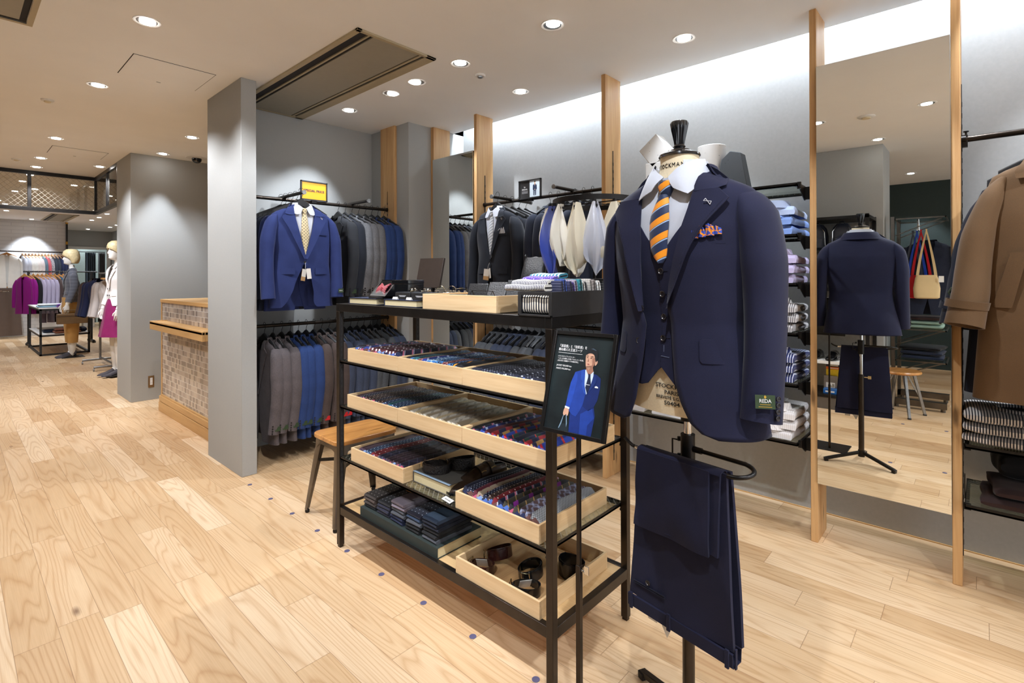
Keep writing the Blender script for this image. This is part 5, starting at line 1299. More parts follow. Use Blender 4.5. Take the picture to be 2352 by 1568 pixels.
# zip pouches
for k, (x, y, rz, lab) in enumerate([(1.63, 1.375, 10, 'black zipped leather pouch standing behind the oak box'), (1.66, 1.275, -6, 'second black zipped pouch standing behind the handkerchief rolls')]):
    t = thing('zip_pouch', lab, 'pouch', (x, y, TZ + .07), (0, R(14), R(rz)), 'zip pouches on the rack top')
    g = G(); rows = []
    for i in range(9):
        v = i / 8; z = v * .145; w = .062 - .012 * v; d = .018 * math.sin(PI * (.12 + .8 * v)) + .004
        rows.append([(d * math.copysign(abs(math.cos(q)) ** .8, math.cos(q)), w * math.copysign(abs(math.sin(q)) ** .5, math.sin(q)), z) for q in [2 * PI * j / 24 for j in range(24)]])
    g.grid(rows, True, True, True); g.build('body', lea, t)
    g = G(); g.tube([(0, -.052, .01), (0, -.054, .08), (0, -.048, .138), (0, 0, .148), (0, .048, .138)], .0025, 6); g.build('zip', M['grey_metal'], t)
    g = G(); g.tube([(0, .046, .142), (-.006, .050, .152), (-.004, .05, .158), (.003, .046, .15)], .003, 6); g.build('zip_pull', lea, t)
    g = G(); g.box(-.03, .03, -.06, .06, -.07, 0); g.build('riser', M['blackm'], t, rot=(0, R(-14), 0))
# black box of handkerchiefs
BX = (1.312, 1.024)
t = thing('handkerchief_box', 'black open box of folded striped handkerchiefs on the rack corner', 'box', (BX[0], BX[1], TZ))
for nm, bx in (('front_ledge', (0, .006, 0, .145, 0, .006)), ('end_board', (0, .36, 0, .006, 0, .082)), ('end_board', (0, .36, .139, .145, 0, .082)), ('back_board', (.354, .36, .006, .139, 0, .082)), ('bottom', (.006, .354, .006, .139, 0, .006)), ('front_rail', (0, .006, .006, .139, .070, .082)), ('front_edge', (0, .006, .006, .012, .006, .07)), ('front_edge', (0, .006, .133, .139, .006, .07))):
    g = G(); g.box(*bx); g.build(nm, M['blackm'], t, bevel=.0006)
def hank(label, loc, rot, w, d, th, mat, edge=None):
    t = thing('folded_handkerchief', label, 'handkerchief', loc, rot, 'folded handkerchiefs in the black box')
    g = G(); rows = []
    for k in range(9):
        y = (k / 8 - .5) * w
        rows.append([(d / 2 * math.copysign(abs(math.cos(q)) ** .4, math.cos(q)), y, th / 2 * math.copysign(abs(math.sin(q)) ** .9, math.sin(q)) + .0015 * math.sin(k * 1.2)) for q in [2 * PI * j / 18 for j in range(18)]])
    g.grid(rows, True, True, True); o = g.build('cloth', mat, t)
    g = G(); g.box(-d / 2 + .006, d / 2 - .006, -w / 2 - .0008, -w / 2 + .002, -th * .12, th * .12); g.build('fold', M['dark'], t)
bs = pattern('navy_stripe_cotton', 'stripe', C(30, 32, 66), C(214, 210, 200), 150, R(90), .5, rough=.9)
bsx = pattern('navy_stripe_cotton_upright', 'stripe', C(20, 22, 40), C(214, 206, 190), 150, R(90), .5, rough=.9)
pu = pattern('purple_dot_cotton', 'dot', C(84, 56, 150), C(220, 210, 230), 90, .3, .3, rough=.9); tq = pattern('turquoise_stripe_cotton', 'stripe', C(24, 120, 140), C(225, 225, 218), 70, R(90), .5, rough=.9)
hank('navy and white striped handkerchief standing upright in the front of the black box', (1.348, 1.104, TZ + .040), (0, R(90), 0), .115, .066, .05, pattern('navy_stripe_cotton_front', 'stripe', C(20, 22, 40), C(214, 206, 190), 95, R(90), .5, rough=.9))
hank('striped handkerchief rolled on top at the front of the black box', (1.350, 1.155, TZ + .094), (0, 0, R(6)), .165, .055, .022, bs)
hank('striped handkerchief with a blue end lying second on top of the box', (1.378, 1.155, TZ + .110), (0, R(-8), R(6)), .150, .055, .022, bs)
hank('purple dotted handkerchief on top of the striped pair', (1.415, 1.150, TZ + .122), (0, R(-8), R(4)), .130, .055, .020, pu)
hank('turquoise striped handkerchief at the top of the pile', (1.455, 1.148, TZ + .134), (0, R(-6), R(2)), .130, .055, .018, tq)
cots = [('navy', C(22, 26, 60)), ('blue', C(30, 60, 130)), ('navy', C(28, 30, 70)), ('violet', C(70, 50, 130)), ('lilac grey', C(150, 140, 156)), ('teal', C(20, 110, 120)), ('white', C(214, 212, 206)), ('black and white', C(60, 58, 60)), ('pale grey', C(170, 164, 158)), ('grey floral', C(120, 112, 108)), ('black', C(26, 26, 28)), ('white', C(222, 218, 210)), ('black', C(30, 30, 32)), ('cream', C(206, 198, 184))]
for k, (nm, c) in enumerate(cots):
    m = pattern(f'{nm.replace(" ", "_")}_cotton_{"abcdefghijklmn"[k]}', ('stripe', 'dot', 'check')[k % 3], c, tuple(min(1, v * 1.5 + .05) for v in c[:3]) + (1,), 110, .785 * (k % 2), .4, rough=.9)
    hank(f'{nm} handkerchief standing {ORD[k]} from the front in the black box', (1.395 + k * .0205, 1.096 + .004 * math.sin(k * 2), TZ + .066 + .006 * math.sin(k * 1.7)), (0, R(82), R(rnd.uniform(-4, 4))), .118, .105, .019, m)
# bow tie in a display case
t = thing('display_case', 'slanted black display case with a clear lid around the bow tie', 'display case', (1.385, 2.120, TZ + .031), R(-6))
g = G(); pf = [(-.008, .012), (.10, .012), (.10, .085), (.055, .085)]
sh_ = lambda x: lambda a, b: (a, x, b)
for y0, y1 in ((-.078, -.075), (.075, .078)): g.prism(pf, sh_(y0), sh_(y1))
g.box(-.008, .1, -.075, .075, .009, .012); g.box(.055, .10, -.078, .078, .084, .087); g.box(.098, .101, -.078, .078, .012, .085); g.build('shell', M['lacquer'], t)
g = G(); g.box(-.03, .10, -.045, .045, 0, .009); g.build('foot', M['blackm'], t)
n_ = Vector((.063, 0, .073)).normalized()
g = G(); u = Vector((.063, 0, .073))
for q, w in ((-.075, .004), (.071, .004)): g.add([(-.008, q, .012), (-.008, q + w, .012), (.055, q + w, .085), (.055, q, .085)], [(0, 1, 2, 3)])
g.add([(-.009, -.075, .012), (-.009, .075, .012), (-.006, .075, .016), (-.006, -.075, .016)], [(0, 1, 2, 3)]); g.build('lid_edge', M['grey_metal'], t)
g = G(); g.add([(-.007, -.072, .012), (-.007, .072, .012), (.056, .072, .085), (.056, -.072, .085)], [(0, 1, 2, 3)]); g.build('clear_lid', glass_mat('clear_case_lid', (.93, .94, .95, 1), .12), t, smooth=0)
bt = thing('bow_tie', 'deep red dotted bow tie inside the clear display case', 'bow tie', (1.385, 2.120, TZ + .031), R(-6))
rb = pattern('red_dotted_silk', 'dot', C(140, 34, 44), C(206, 130, 140), 150, .785, .4, axes=(1, 2))
for s in (-1, 1):
    g = G(); rows = []
    for k in range(9):
        q = k / 8; hgt = .014 + .018 * q ** .8; rows.append([(.024 + b * .6 * .86 + .010 * math.sin(PI * (j / 8)) * (.5 + q) * -.7, s * (.004 + .044 * q), .044 + b * .8) for j in range(9) for b in [(j / 8 - .5) * 2 * hgt + .004 * math.sin(j * 2.4 + s) * q]])
    g.grid(rows); g.build('wing', rb, bt, solid=.004)
g = G(); g.lathe([(.004, -.012), (.009, -.008), (.010, 0), (.009, .008), (.004, .012)], 14, (.018, 0, .044)); g.build('knot', rb, bt)
t = thing('gift_box', 'plain black gift box standing behind the bow tie case', 'box', (1.47, 2.005, TZ), R(6)); g = G(); g.box(-.05, .05, -.055, .055, 0, .10); g.build('base', M['lacquer'], t, bevel=.002)
g = G(); g.box(-.051, .051, -.056, .056, .10, .118); g.build('lid', M['lacquer'], t, bevel=.002)
# cufflink boxes and cards
for k, (y, lab) in enumerate([(1.918, 'black cufflink box facing the aisle on the navy book'), (1.795, 'black cufflink box beside the oak box on the navy book')]):
    t = thing('cufflink_box', lab, 'box', (1.42, y, TZ + .031), 0, 'cufflink boxes on the rack top'); g = G(); g.box(-.045, .045, -.055, .055, 0, .030); g.build('box', M['blackm'], t, bevel=.001); g = G(); g.box(-.043, .043, -.053, .053, .030, .033); g.build('cushion', M['charcoal'], t)
    g = G(); g.box(-.0456, -.045, -.02, .02, .013, .0145); g.box(-.0456, -.045, -.026, .026, .017, .0185); g.build('small_print', M['white_print'], t)
for k, (y, lab) in enumerate([(1.965, 'white price card before the first cufflink box'), (1.862, 'white price card before the second cufflink box')]):
    t = thing('price_card', lab, 'price card', (1.366, y, TZ + .031), R(-6), 'price cards on the navy book'); g = G(); g.prism([(0, 0), (.010, .0), (.004, .011)], lambda a, b: (a, -.021, b), lambda a, b: (a, .021, b)); g.build('card', M['paper'], t)
t = thing('accessory_tray', 'low black tray of tie clips behind the cufflink boxes', 'tray', (1.54, 1.845, TZ)); g = G(); g.box(-.06, .06, -.14, .14, 0, .05); g.build('riser', M['blackm'], t, bevel=.001); g = G(); g.box(-.058, .058, -.138, .138, .05, .053); g.build('pad', M['charcoal'], t)
for k in range(16):
    i, j = k % 8, k // 8
    o = None
    loc = (1.505 + .06 * j + rnd.uniform(-.008, .008), 1.725 + i * .034, TZ + .0535) if k < 12 else (1.405 + .03 * (k % 2), 1.885 + (k - 12) * .022 - (.13 if k > 13 else 0), TZ + .0645)
    t = thing('tie_clip', f'small silver tie clip or cufflink, {ORD[k]} from the oak box among the accessories', 'tie clip', loc, R(rnd.uniform(-40, 40)), 'tie clips and cufflinks')
    g = G(); g.tube([(-.026, 0, .004), (.02, 0, .008), (.026, 0, .006), (.02, 0, .003), (-.02, 0, .001)], .0016, 6); g.build('clip', M['chrome'] if k % 3 else M['brass'], t)
    g = G(); g.lathe([(.0062, .0), (.0062, .010), (.004, .0125), (.0, .013)], 10, (.012, .006, .004)); g.build('stud', M['chrome'], t)
t = thing('eyeglasses', 'thin metal eyeglasses lying on the black tray on the rack top', 'glasses', (1.53, 1.80, TZ + .0535), R(15))
for s in (-1, 1):
    g = G(); g.tube([(0, s * .031 + .021 * math.cos(a), .020 + .017 * math.sin(a)) for a in [2 * PI * k / 20 for k in range(20)]], .0011, 5, closed=True); g.build('rim', M['brass'], t)
    g = G(); g.tube([(0, s * .053, .024), (.06, s * .054, .026), (.11, s * .05, .016)], .001, 5); g.build('temple', M['brass'], t)
t = thing('standing_mirror', 'dark bronze backed table mirror leaning on the rack top', 'mirror', (1.62, 2.075, TZ), (0, R(14), R(8)))
g = G(); g.box(0, .010, -.082, .082, .08, .235); g.build('panel', plain('bronze_board', C(48, 38, 32), .45, var=.1), t, bevel=.001)
g = G(); g.box(.010, .012, -.082, .082, .08, .235); g.build('edge', M['blackm'], t); g = G(); g.bar((.011, 0, .15), (.085, 0, .018), .02, .006); g.box(-.0, .01, -.03, .03, 0, .08); g.build('prop', M['blackm'], t)
# ------------------------------------------------------------ hanging ring of pocket squares
RC = (1.742, 1.140)
t = thing('scarf_ring_stand', 'black ring stand on the rack top hung with pocket squares', 'display stand', (RC[0], RC[1], TZ))
g = G(); g.lathe([(.055, 0), (.055, .006), (.01, .010)], 28); g.build('base', M['black'], t)
g = G(); g.tube([(0, 0, .008), (0, 0, .43)], .006, 10); g.build('pole', M['black'], t)
RR = .165
g = G(); rows = [[(r * math.cos(a), r * math.sin(a), z) for r, z in ((RR - .002, .416), (RR + .002, .416), (RR + .002, .436), (RR - .002, .436))] for a in [2 * PI * k / 60 for k in range(61)]]; g.grid(rows, True); g.build('ring', M['black'], t)
g = G()
for a in (0, 90, 180, 270): g.bar((0, 0, .426), (RR * math.cos(R(a)), RR * math.sin(R(a)), .426), .006, .004)
g.build('spoke', M['black'], t)
def kerchief(label, ang, mat, L=.27, w=.12, twist=0, clipc=True):
    a = R(ang); t = thing('pocket_square', label, 'pocket square', (RC[0] + (RR + .006) * math.cos(a), RC[1] + (RR + .006) * math.sin(a), TZ + .405), a + R(90) + R(twist), 'pocket squares on the ring')
    g = G(); rows = []
    for i in range(17):
        v = i / 16
        prof = (.16 + 1.15 * v) if v < .68 else (.942 * math.sqrt(max(.02, 1 - ((v - .68) / .33) ** 2)))
        ww = max(.012, w * prof); row = []
        for k in range(13):
            u = (k / 12 - .5) * 2
            row.append((u * ww * .5, -.010 - .042 * (1 - u * u) * math.sin(PI * min(1, v * 1.05)) - .013 * math.cos(u * 8 + ang) * v + .012 * math.sin(u * 4 + ang) * (1 - v * .5), -L * v + .025 * abs(u) * v - .012 * v * math.sin(u * 2 + ang)))
        rows.append(row)
    g.grid(rows); g.build('cloth', mat, t, solid=.0015)
    g = G(); g.box(-.004, .004, -.012, .004, -.014, .012); g.box(-.009, .009, -.016, .006, -.018, -.010); g.build('clip', M['black'], t)
sat = lambda n, c: plain(n, c, .38, var=.05, scale=9, Sheen_Weight=.3)
cr, iv, bl_, gy, wh = sat('cream_satin', C(206, 196, 172)), sat('ivory_satin', C(210, 202, 184)), sat('royal_satin', C(34, 52, 130)), sat('silver_satin', C(184, 186, 196)), sat('white_satin', C(206, 204, 198))
kerchief('royal blue pocket square hanging from the black ring', 150, bl_, .29, .11)
kerchief('ivory pocket square opened into a triangle beside the royal blue one', 128, iv, .22, .15, 20)
kerchief('stone pocket square beside the royal blue one on the aisle side', 170, sat('stone_satin', C(206, 200, 186)), .23, .11)
kerchief('long cream pocket square at the front of the ring', 192, cr, .27, .13)
kerchief('silver pocket square between two cream ones on the ring', 214, gy, .265, .12)
kerchief('wide ivory pocket square nearest the navy suit on the ring', 238, cr, .27, .16)
kerchief('brown pocket square with violet flecks beside the navy suit', 268, pattern('brown_violet_silk', 'paisley', C(52, 38, 34), C(110, 70, 170), 70, .3, .1, axes=(0, 2)), .23, .13)
kerchief('black and white floral pocket square at the far side of the ring', 300, pattern('floral_silk', 'paisley', C(24, 22, 24), C(196, 186, 176), 55, .3, .12, axes=(0, 2)), .27, .13)
kerchief('white pocket square hanging at the back of the ring', 95, wh, .26, .12)
kerchief('white pocket square second at the back of the ring', 60, wh, .28, .12)
# ------------------------------------------------------------ poster on its stand
t = thing('poster_stand', 'black framed suit poster on a thin square pole before the rack', 'sign', (1.2535, .8785, 0))
g = G(); g.box(-.16, .07, -.12, .12, 0, .006); g.build('base_plate', M['black'], t, bevel=.001)
g = G(); g.box(-.0075, .0075, -.0075, .0075, .006, .50); g.build('pole', M['bronze'], t, bevel=.001)
g = G(); g.box(-.0055, .0055, -.0055, .0055, .50, .93); g.build('inner_pole', M['bronze'], t, bevel=.0008)
g = G(); g.tube([(0, -.008, .487), (0, -.02, .487)], .004, 8); g.box(-.002, .002, -.034, -.018, .48, .505); g.build('wing_screw', M['chrome'], t, bevel=.001)
PW, PH = .2215, .308
fr = bpy.data.objects.new('poster_frame', None); 
g = G(); b_ = .0115
for a in ((-PW / 2, -PW / 2 + b_, 0, PH), (PW / 2 - b_, PW / 2, 0, PH), (-PW / 2 + b_, PW / 2 - b_, 0, b_), (-PW / 2 + b_, PW / 2 - b_, PH - b_, PH)): g.box(a[0], a[1], -.010, .004, a[2], a[3])
pf = g.build('poster_frame', M['black'], t, bevel=.001, loc=(-.024, .0075, .881), rot=(R(-15.8), 0, R(-86.6)))
g = G(); g.box(-PW / 2 + .004, PW / 2 - .004, -.003, .003, .004, PH - .004)
n = N('poster_dark'); n.set(n.ramp(n.noise(n.obj(), 9, 3), [(.35, C(14, 20, 22)), (.7, C(30, 42, 44))]), .45); n.bump(n.noise(n.obj(), 40, 2), .05)
po = g.build('poster_print', n.m, pf)
# printed man in a blue suit: coordinates measured on the sheet (u 0..1 across, v 0..1 down)
def PU(u, v): return ((u - .5) * (PW - 2 * b_), b_ + (1 - v) * (PH - 2 * b_))
def pflat(name, pts, col, lay, label=None):
    m = plain('print_' + name, col, .5, var=.10, scale=60); g = G()
    g.add([(PU(u, v)[0], -.0032 - .00022 * lay, PU(u, v)[1]) for u, v in pts], [tuple(range(len(pts)))]); 
    return g.build(name, m, po, smooth=0)
def curve(pts, m=5):
    out = []; k = len(pts)
    for i in range(k):
        p0, p1, p2, p3 = [Vector((*pts[(i + j) % k], 0)) for j in (-1, 0, 1, 2)]
        for q in range(m):
            s = q / m; v = .5 * ((2 * p1) + (p2 - p0) * s + (2 * p0 - 5 * p1 + 4 * p2 - p3) * s * s + (3 * p1 - p0 - 3 * p2 + p3) * s ** 3); out.append((v.x, v.y))
    return out
BLU, BLD, SKN, SKD = C(30, 62, 150), C(18, 38, 100), C(206, 160, 134), C(160, 112, 92)
pflat('trousers', [(.42, .80), (.50, .70), (.80, .70), (.84, .80), (.82, .999), (.44, .999)], C(22, 46, 118), 1)
pflat('trouser_leg', [(.60, .80), (.78, .72), (.83, .82), (.74, .90), (.74, .999), (.62, .999)], BLU, 2)
pflat('suit_side', [(.66, .38), (.78, .385), (.86, .42), (.87, .52), (.85, .64), (.80, .72), (.72, .76), (.62, .72), (.62, .56)], C(18, 38, 98), 2)
pflat('suit_front', [(.42, .385), (.52, .36), (.585, .345), (.60, .50), (.64, .60), (.62, .70), (.585, .77), (.53, .835), (.46, .825), (.40, .79), (.43, .62), (.46, .52), (.44, .46)], BLU, 3)
pflat('sleeve', [(.42, .385), (.46, .40), (.475, .46), (.45, .58), (.44, .66), (.41, .755), (.33, .745), (.345, .62), (.365, .50)], C(34, 70, 166), 4)
pflat('lapel', [(.52, .36), (.585, .345), (.605, .50), (.655, .605), (.60, .58), (.55, .49), (.565, .47), (.53, .45)], C(38, 76, 168), 5)
pflat('lapel', [(.74, .38), (.79, .42), (.79, .47), (.66, .61), (.70, .52), (.72, .46)], C(24, 46, 110), 5)
pflat('shirt', [(.575, .36), (.60, .345), (.73, .36), (.735, .42), (.70, .53), (.655, .60), (.605, .51)], C(206, 222, 238), 4)
pflat('tie', [(.645, .385), (.685, .39), (.69, .42), (.715, .50), (.67, .595), (.625, .53), (.65, .42)], C(24, 34, 62), 6)
pflat('tie_bar', [(.625, .495), (.695, .497), (.695, .503), (.625, .501)], C(210, 214, 220), 7)
pflat('pocket_square', [(.78, .51), (.80, .50), (.83, .505), (.84, .52), (.785, .52)], C(230, 235, 240), 6)
pflat('neck', [(.59, .31), (.70, .30), (.725, .36), (.68, .395), (.64, .395), (.60, .35)], SKD, 5)
pflat('face', curve([(.565, .22), (.58, .175), (.64, .155), (.70, .175), (.735, .22), (.73, .27), (.70, .32), (.65, .345), (.605, .335), (.58, .30)]), SKN, 5)
pflat('ear', curve([(.735, .255), (.765, .245), (.775, .265), (.755, .29), (.735, .295)], 4), SKN, 5)
pflat('face_shade', [(.68, .22), (.735, .22), (.73, .27), (.70, .32), (.655, .345), (.69, .29)], SKD, 6)
pflat('hair', curve([(.572, .195), (.585, .145), (.64, .115), (.71, .12), (.76, .16), (.768, .22), (.748, .26), (.722, .22), (.705, .19), (.66, .175), (.61, .178)]), C(22, 26, 30), 7)
pflat('hair_shine', [(.64, .128), (.68, .121), (.735, .14), (.72, .143), (.68, .133)], C(66, 84, 98), 8)
pflat('brow', [(.575, .207), (.60, .200), (.615, .207), (.60, .207)], C(40, 28, 24), 8); pflat('brow', [(.64, .209), (.69, .203), (.70, .212), (.66, .211)], C(40, 28, 24), 8)
pflat('eye', [(.585, .219), (.605, .217), (.607, .223), (.587, .224)], C(40, 30, 28), 8); pflat('eye', [(.645, .222), (.675, .219), (.677, .226), (.648, .227)], C(40, 30, 28), 8)
pflat('nose', [(.617, .225), (.63, .262), (.60, .262), (.61, .25)], SKD, 8)
pflat('mouth', [(.60, .288), (.625, .283), (.65, .289), (.625, .297)], C(150, 84, 78), 8)
pflat('cuff', [(.325, .745), (.405, .755), (.402, .775), (.322, .765)], C(220, 230, 240), 5)
pflat('hand', curve([(.325, .768), (.39, .775), (.40, .81), (.385, .845), (.36, .83), (.33, .845), (.305, .825)], 4), SKN, 5)
pflat('bag_handle', [(.315, .84), (.325, .84), (.30, .93), (.27, .98), (.255, .98), (.285, .92)], C(120, 146, 166), 5); pflat('bag_handle', [(.36, .835), (.372, .835), (.40, .92), (.39, .96), (.38, .92)], C(120, 146, 166), 5)
pflat('bag', [(.255, .96), (.33, .925), (.41, .93), (.44, .999), (.25, .999)], C(30, 40, 46), 4)
def ptext(s, size, u, v, sx=1, bold=0):
    x, z = PU(u, v); return text(s, size, M['white_print'], po, (x, -.0042, z), (R(90), 0, 0), 'lettering', 'LEFT', .0001, sx, bold=bold * .35)
ptext('\u300c\u6e05\u6f54\u611f\u300d\u3068\u300c\u4fe1\u983c\u611f\u300d\u3092', .0099, .055, .125, .86, .00022)
ptext('\u517c\u306d\u5099\u3048\u305f\u738b\u9053\u30b9\u30fc\u30c4', .0099, .062, .163, .86, .00022)
pflat('rule_line', [(.065, .195), (.50, .195), (.50, .1985), (.065, .1985)], C(225, 225, 225), 4)
for k, s in enumerate(('\u30a4\u30bf\u30ea\u30a2\u306e\u30d5\u30a1\u30d6\u30ea\u30c3\u30af\u30e1\u30fc\u30ab\u30fc', '\u300c\u30ec\u30c0\u300d\u793e\u306b\u958b\u767a\u3057\u305f\u751f\u5730\u300c\u30d9\u30eb\u30e2\u30c3\u30c4\u300d\u3092\u4f7f\u7528\u3002', '\u4e0a\u54c1\u306a\u5149\u6ca2\u3068\u9ad8\u6a5f\u80fd\u30bf\u30a4\u30d7\u306e\u7279\u5fb4\u304c\u9b45\u529b\u3002')):
    ptext(s, .0052, .065, .237 + k * .024, .80, .0001)
ptext('JACKET \u00a530,000+tax', .0072, .065, .335, .86, .0001); ptext('PANTS \u00a515,000+tax', .0072, .065, .368, .86, .0001)
# ------------------------------------------------------------ worn stool
t = thing('metal_stool', 'metal stool with a worn wooden seat beside the display rack', 'stool', (1.60, 2.69, 0), R(-2))
sw, sd, SHT = .195, .155, .462
g = G(); pl = []
for cx, cy, a0 in ((sw - .05, sd - .05, 0), (-sw + .05, sd - .05, 90), (-sw + .05, -sd + .05, 180), (sw - .05, -sd + .05, 270)):
    pl += [(cx + .05 * math.cos(R(a0 + q)), cy + .05 * math.sin(R(a0 + q))) for q in range(0, 91, 15)]
g.prism(pl, lambda a, b: (a, b, SHT - .024), lambda a, b: (a, b, SHT)); g.build('seat', M['seat'], t, bevel=.004)
g = G()
for s in (1, -1):
    for along in (0, 1):
        n_ = []
        L_ = (sw if along == 0 else sd) - .02; F_ = (sd if along == 0 else sw) - .022
        for k in range(13):
            u = (k / 12 - .5) * 2; zt = SHT - .024; zb = SHT - .055 - .075 * abs(u) ** 6
            p = (lambda z, o: (u * L_, s * (F_ + o), z)) if along == 0 else (lambda z, o: (s * (F_ + o), u * L_, z))
            n_.append([p(zt, 0), p(zb, .006)])
        g.grid(n_)
g.build('apron', M['gun'], t, solid=.002)
for sx_ in (1, -1):
    for sy_ in (1, -1):
        g = G(); top = Vector((sx_ * (sw - .030), sy_ * (sd - .030), SHT - .028)); bot = Vector((sx_ * (sw + .022), sy_ * (sd + .018), .018)); rows = []
        for k in range(9):
            u = k / 8; p = top.lerp(bot, u); w = lerp(.052, .021, u)
            rows.append([p + Vector((-sx_ * w, sy_ * .004, 0)), p + Vector((-sx_ * .006, sy_ * .007, 0)), p + Vector((sx_ * .005, sy_ * .005, 0)), p + Vector((sx_ * .007, -sy_ * .006, 0)), p + Vector((sx_ * .004, -sy_ * w, 0))])
        g.grid(rows); l_ = g.build('leg', M['gun'], t, solid=.002)
        g = G(); g.lathe([(.010, 0), (.0125, .004), (.0125, .014), (.009, .020)], 14, (bot.x - sx_ * .004, bot.y - sy_ * .004, 0)); g.build('foot', M['black'], l_)
g = G(); g.bar((-sw + .03, -sd + .03, .30), (sw - .03, sd - .03, .30), .004, .018); g.bar((-sw + .03, sd - .03, .30), (sw - .03, -sd + .03, .30), .004, .018); g.build('cross_brace', M['black'], t)
# ------------------------------------------------------------ floor dots
dotm = plain('grey_violet_dot', C(92, 90, 120), .45, var=.08)
for k, y in enumerate((3.524, 3.205, 2.914, 2.618, 2.315, 2.017, 1.711, 1.414, 1.107)):
    g = G(); g.lathe([(.0135, 0), (.0135, .0012), (.012, .0014)], 24, cap0=False)
    tag(g.build('floor_dot', dotm, loc=(1.327, y, 0)), f'grey-violet round floor marker, {ORD[k]} of the line from the grey wing wall', 'floor marker', 'round floor markers in a line')
for k, (x, y) in enumerate(((.053, .53), (1.312, .489), (.082, .226), (1.308, .188))):
    g = G(); g.lathe([(.0135, 0), (.0135, .0012), (.012, .0014)], 24, cap0=False)
    tag(g.build('floor_dot', dotm, loc=(x, y, 0)), f'round floor marker that shows {ORD[k]} from the top in the tall mirror', 'floor marker', 'round floor markers in a line')
# ------------------------------------------------------------ shirt shelves
SX0, SX1, SY0, SY1 = 2.90, 3.30, .69, 1.81
SHZ = (1.82, 1.56, 1.309, 1.055, .795, .50)
WORD = ('top', 'second', 'third', 'fourth', 'fifth', 'lowest')
for z, wd_ in zip(SHZ, WORD):
    t = thing('glass_shelf', f'steel framed glass shelf of the shirt bay, {wd_} of six', 'shelf', (SX0, SY0, z), 0, 'glass shelves of the shirt bay')
    X = SX1 - SX0; Y = SY1 - SY0; g = G()
    for a in ((0, .014, 0, Y), (X - .014, X, 0, Y), (0, X, 0, .014), (0, X, Y - .014, Y)): g.box(a[0], a[1], a[2], a[3], -.016, -.008)
    for a in ((0, .003, 0, Y), (X - .003, X, 0, Y), (0, X, 0, .003), (0, X, Y - .003, Y)): g.box(a[0], a[1], a[2], a[3], -.016, .002)
    g.build('frame', M['black'], t)
    g = G(); g.box(.0035, X - .0035, .0035, Y - .0035, -.0075, 0); g.build('glass_panel', M['wire'], t, smooth=0)
    for s, y in ((0, -.004), (1, Y + .004)):
        g = G(); yy = -.040 if s == 0 else Y + .036
        g.prism([(.02, -.014), (.02, .0), (.152, .0), (.152, -.075), (.135, -.075)], lambda a, b: (a, y - .002, b), lambda a, b: (a, y + .002, b)); g.box(.146, .158, min(y, yy), max(y, yy), -.07, -.004); g.build('bracket', M['black'], t)
        g = G(); g.box(.028, .044, y - .008, y + .008, -.028, .008); g.build('clip', M['black'], t)
def make_shirt():
    t = thing('folded_shirt', '', 'shirt'); g = G(); rows = []
    D, W_, H_ = .32, .225, .046
    for k in range(15):
        u = k / 14; x = -D / 2 + D * u; hh = H_ * (1 - .25 * u) * (.55 + .45 * min(1, u / .06 + .1)) + .004 * math.sin(u * 9)
        rows.append([(x + (.004 if z_ > .5 else 0), y_ * W_ / 2 * (1 - .03 * math.sin(u * 8)), hh * z_ + .003 * noise.noise((u * 5, y_ * 3, z_ * 2))) for y_, z_ in ((-1, .05), (-1.02, .3), (-1.03, .5), (-1.01, .75), (-.96, .95), (-.7, 1), (-.3, 1.02), (0, 1.03), (.3, 1.02), (.7, 1), (.96, .95), (1.01, .75), (1.03, .5), (1.02, .3), (1, .05))])
    g.grid(rows, cap0=True, cap1=True); g.build('body', M['shirt'], t)
    g = G(); a0, rx, ry = -.095, .062, .072; rows = []
    for zz_, e in ((.030, .008), (.046, .004), (.072, 0), (.082, .001), (.080, .006), (.060, .012), (.042, .018)):
        rows.append([(a0 - (rx + e) * math.cos(q) * 1.0, (ry + e) * math.sin(q), zz_ - .012 * (1 - math.cos(q)) * .5) for q in [R(-150 + 300 * k / 28) for k in range(29)]])
    g.grid(rows); g.build('collar', M['shirt'], t, solid=.0015)
    g = G(); g.box(-.02, .15, -.012, .012, .044, .0465)
    for k in range(3): g.lathe([(.0045, 0), (.0045, .002)], 10, (.02 + k * .05, 0, .0465))
    g.build('placket', M['shirt'], t)
    return t
SHP = make_shirt(); shf = [True]
f_ = lambda n, *c: fabric(n, C(*c), .8, var=.08, sheen=.1)
st_ = lambda n, a, b, s: pattern(n, 'stripe', a, b, s, R(90), .4, rough=.85)
SHM = {'sky': ('pale blue', f_('shirt_sky', 176, 192, 226)), 'blue': ('mid blue', f_('shirt_blue', 128, 158, 220)), 'lilac': ('lilac', f_('shirt_lilac', 196, 186, 222)), 'grey': ('grey striped', st_('shirt_grey_stripe', C(210, 208, 208), C(84, 82, 88), 105)), 'nvs': ('navy striped', st_('shirt_navy_stripe', C(32, 44, 104), C(206, 212, 230), 85)), 'chk': ('white checked', pattern('shirt_check', 'check', C(222, 218, 216), C(176, 164, 160), 110, 0, .2, rough=.85)), 'wht': ('white', M['shirt'])}
cols = {1.56: ('blue', 'blue', 'sky'), 1.309: ('lilac', 'lilac', 'lilac'), 1.055: ('grey', 'grey', 'grey'), .795: ('nvs', 'nvs', 'nvs'), .50: ('chk', 'chk', 'chk')}
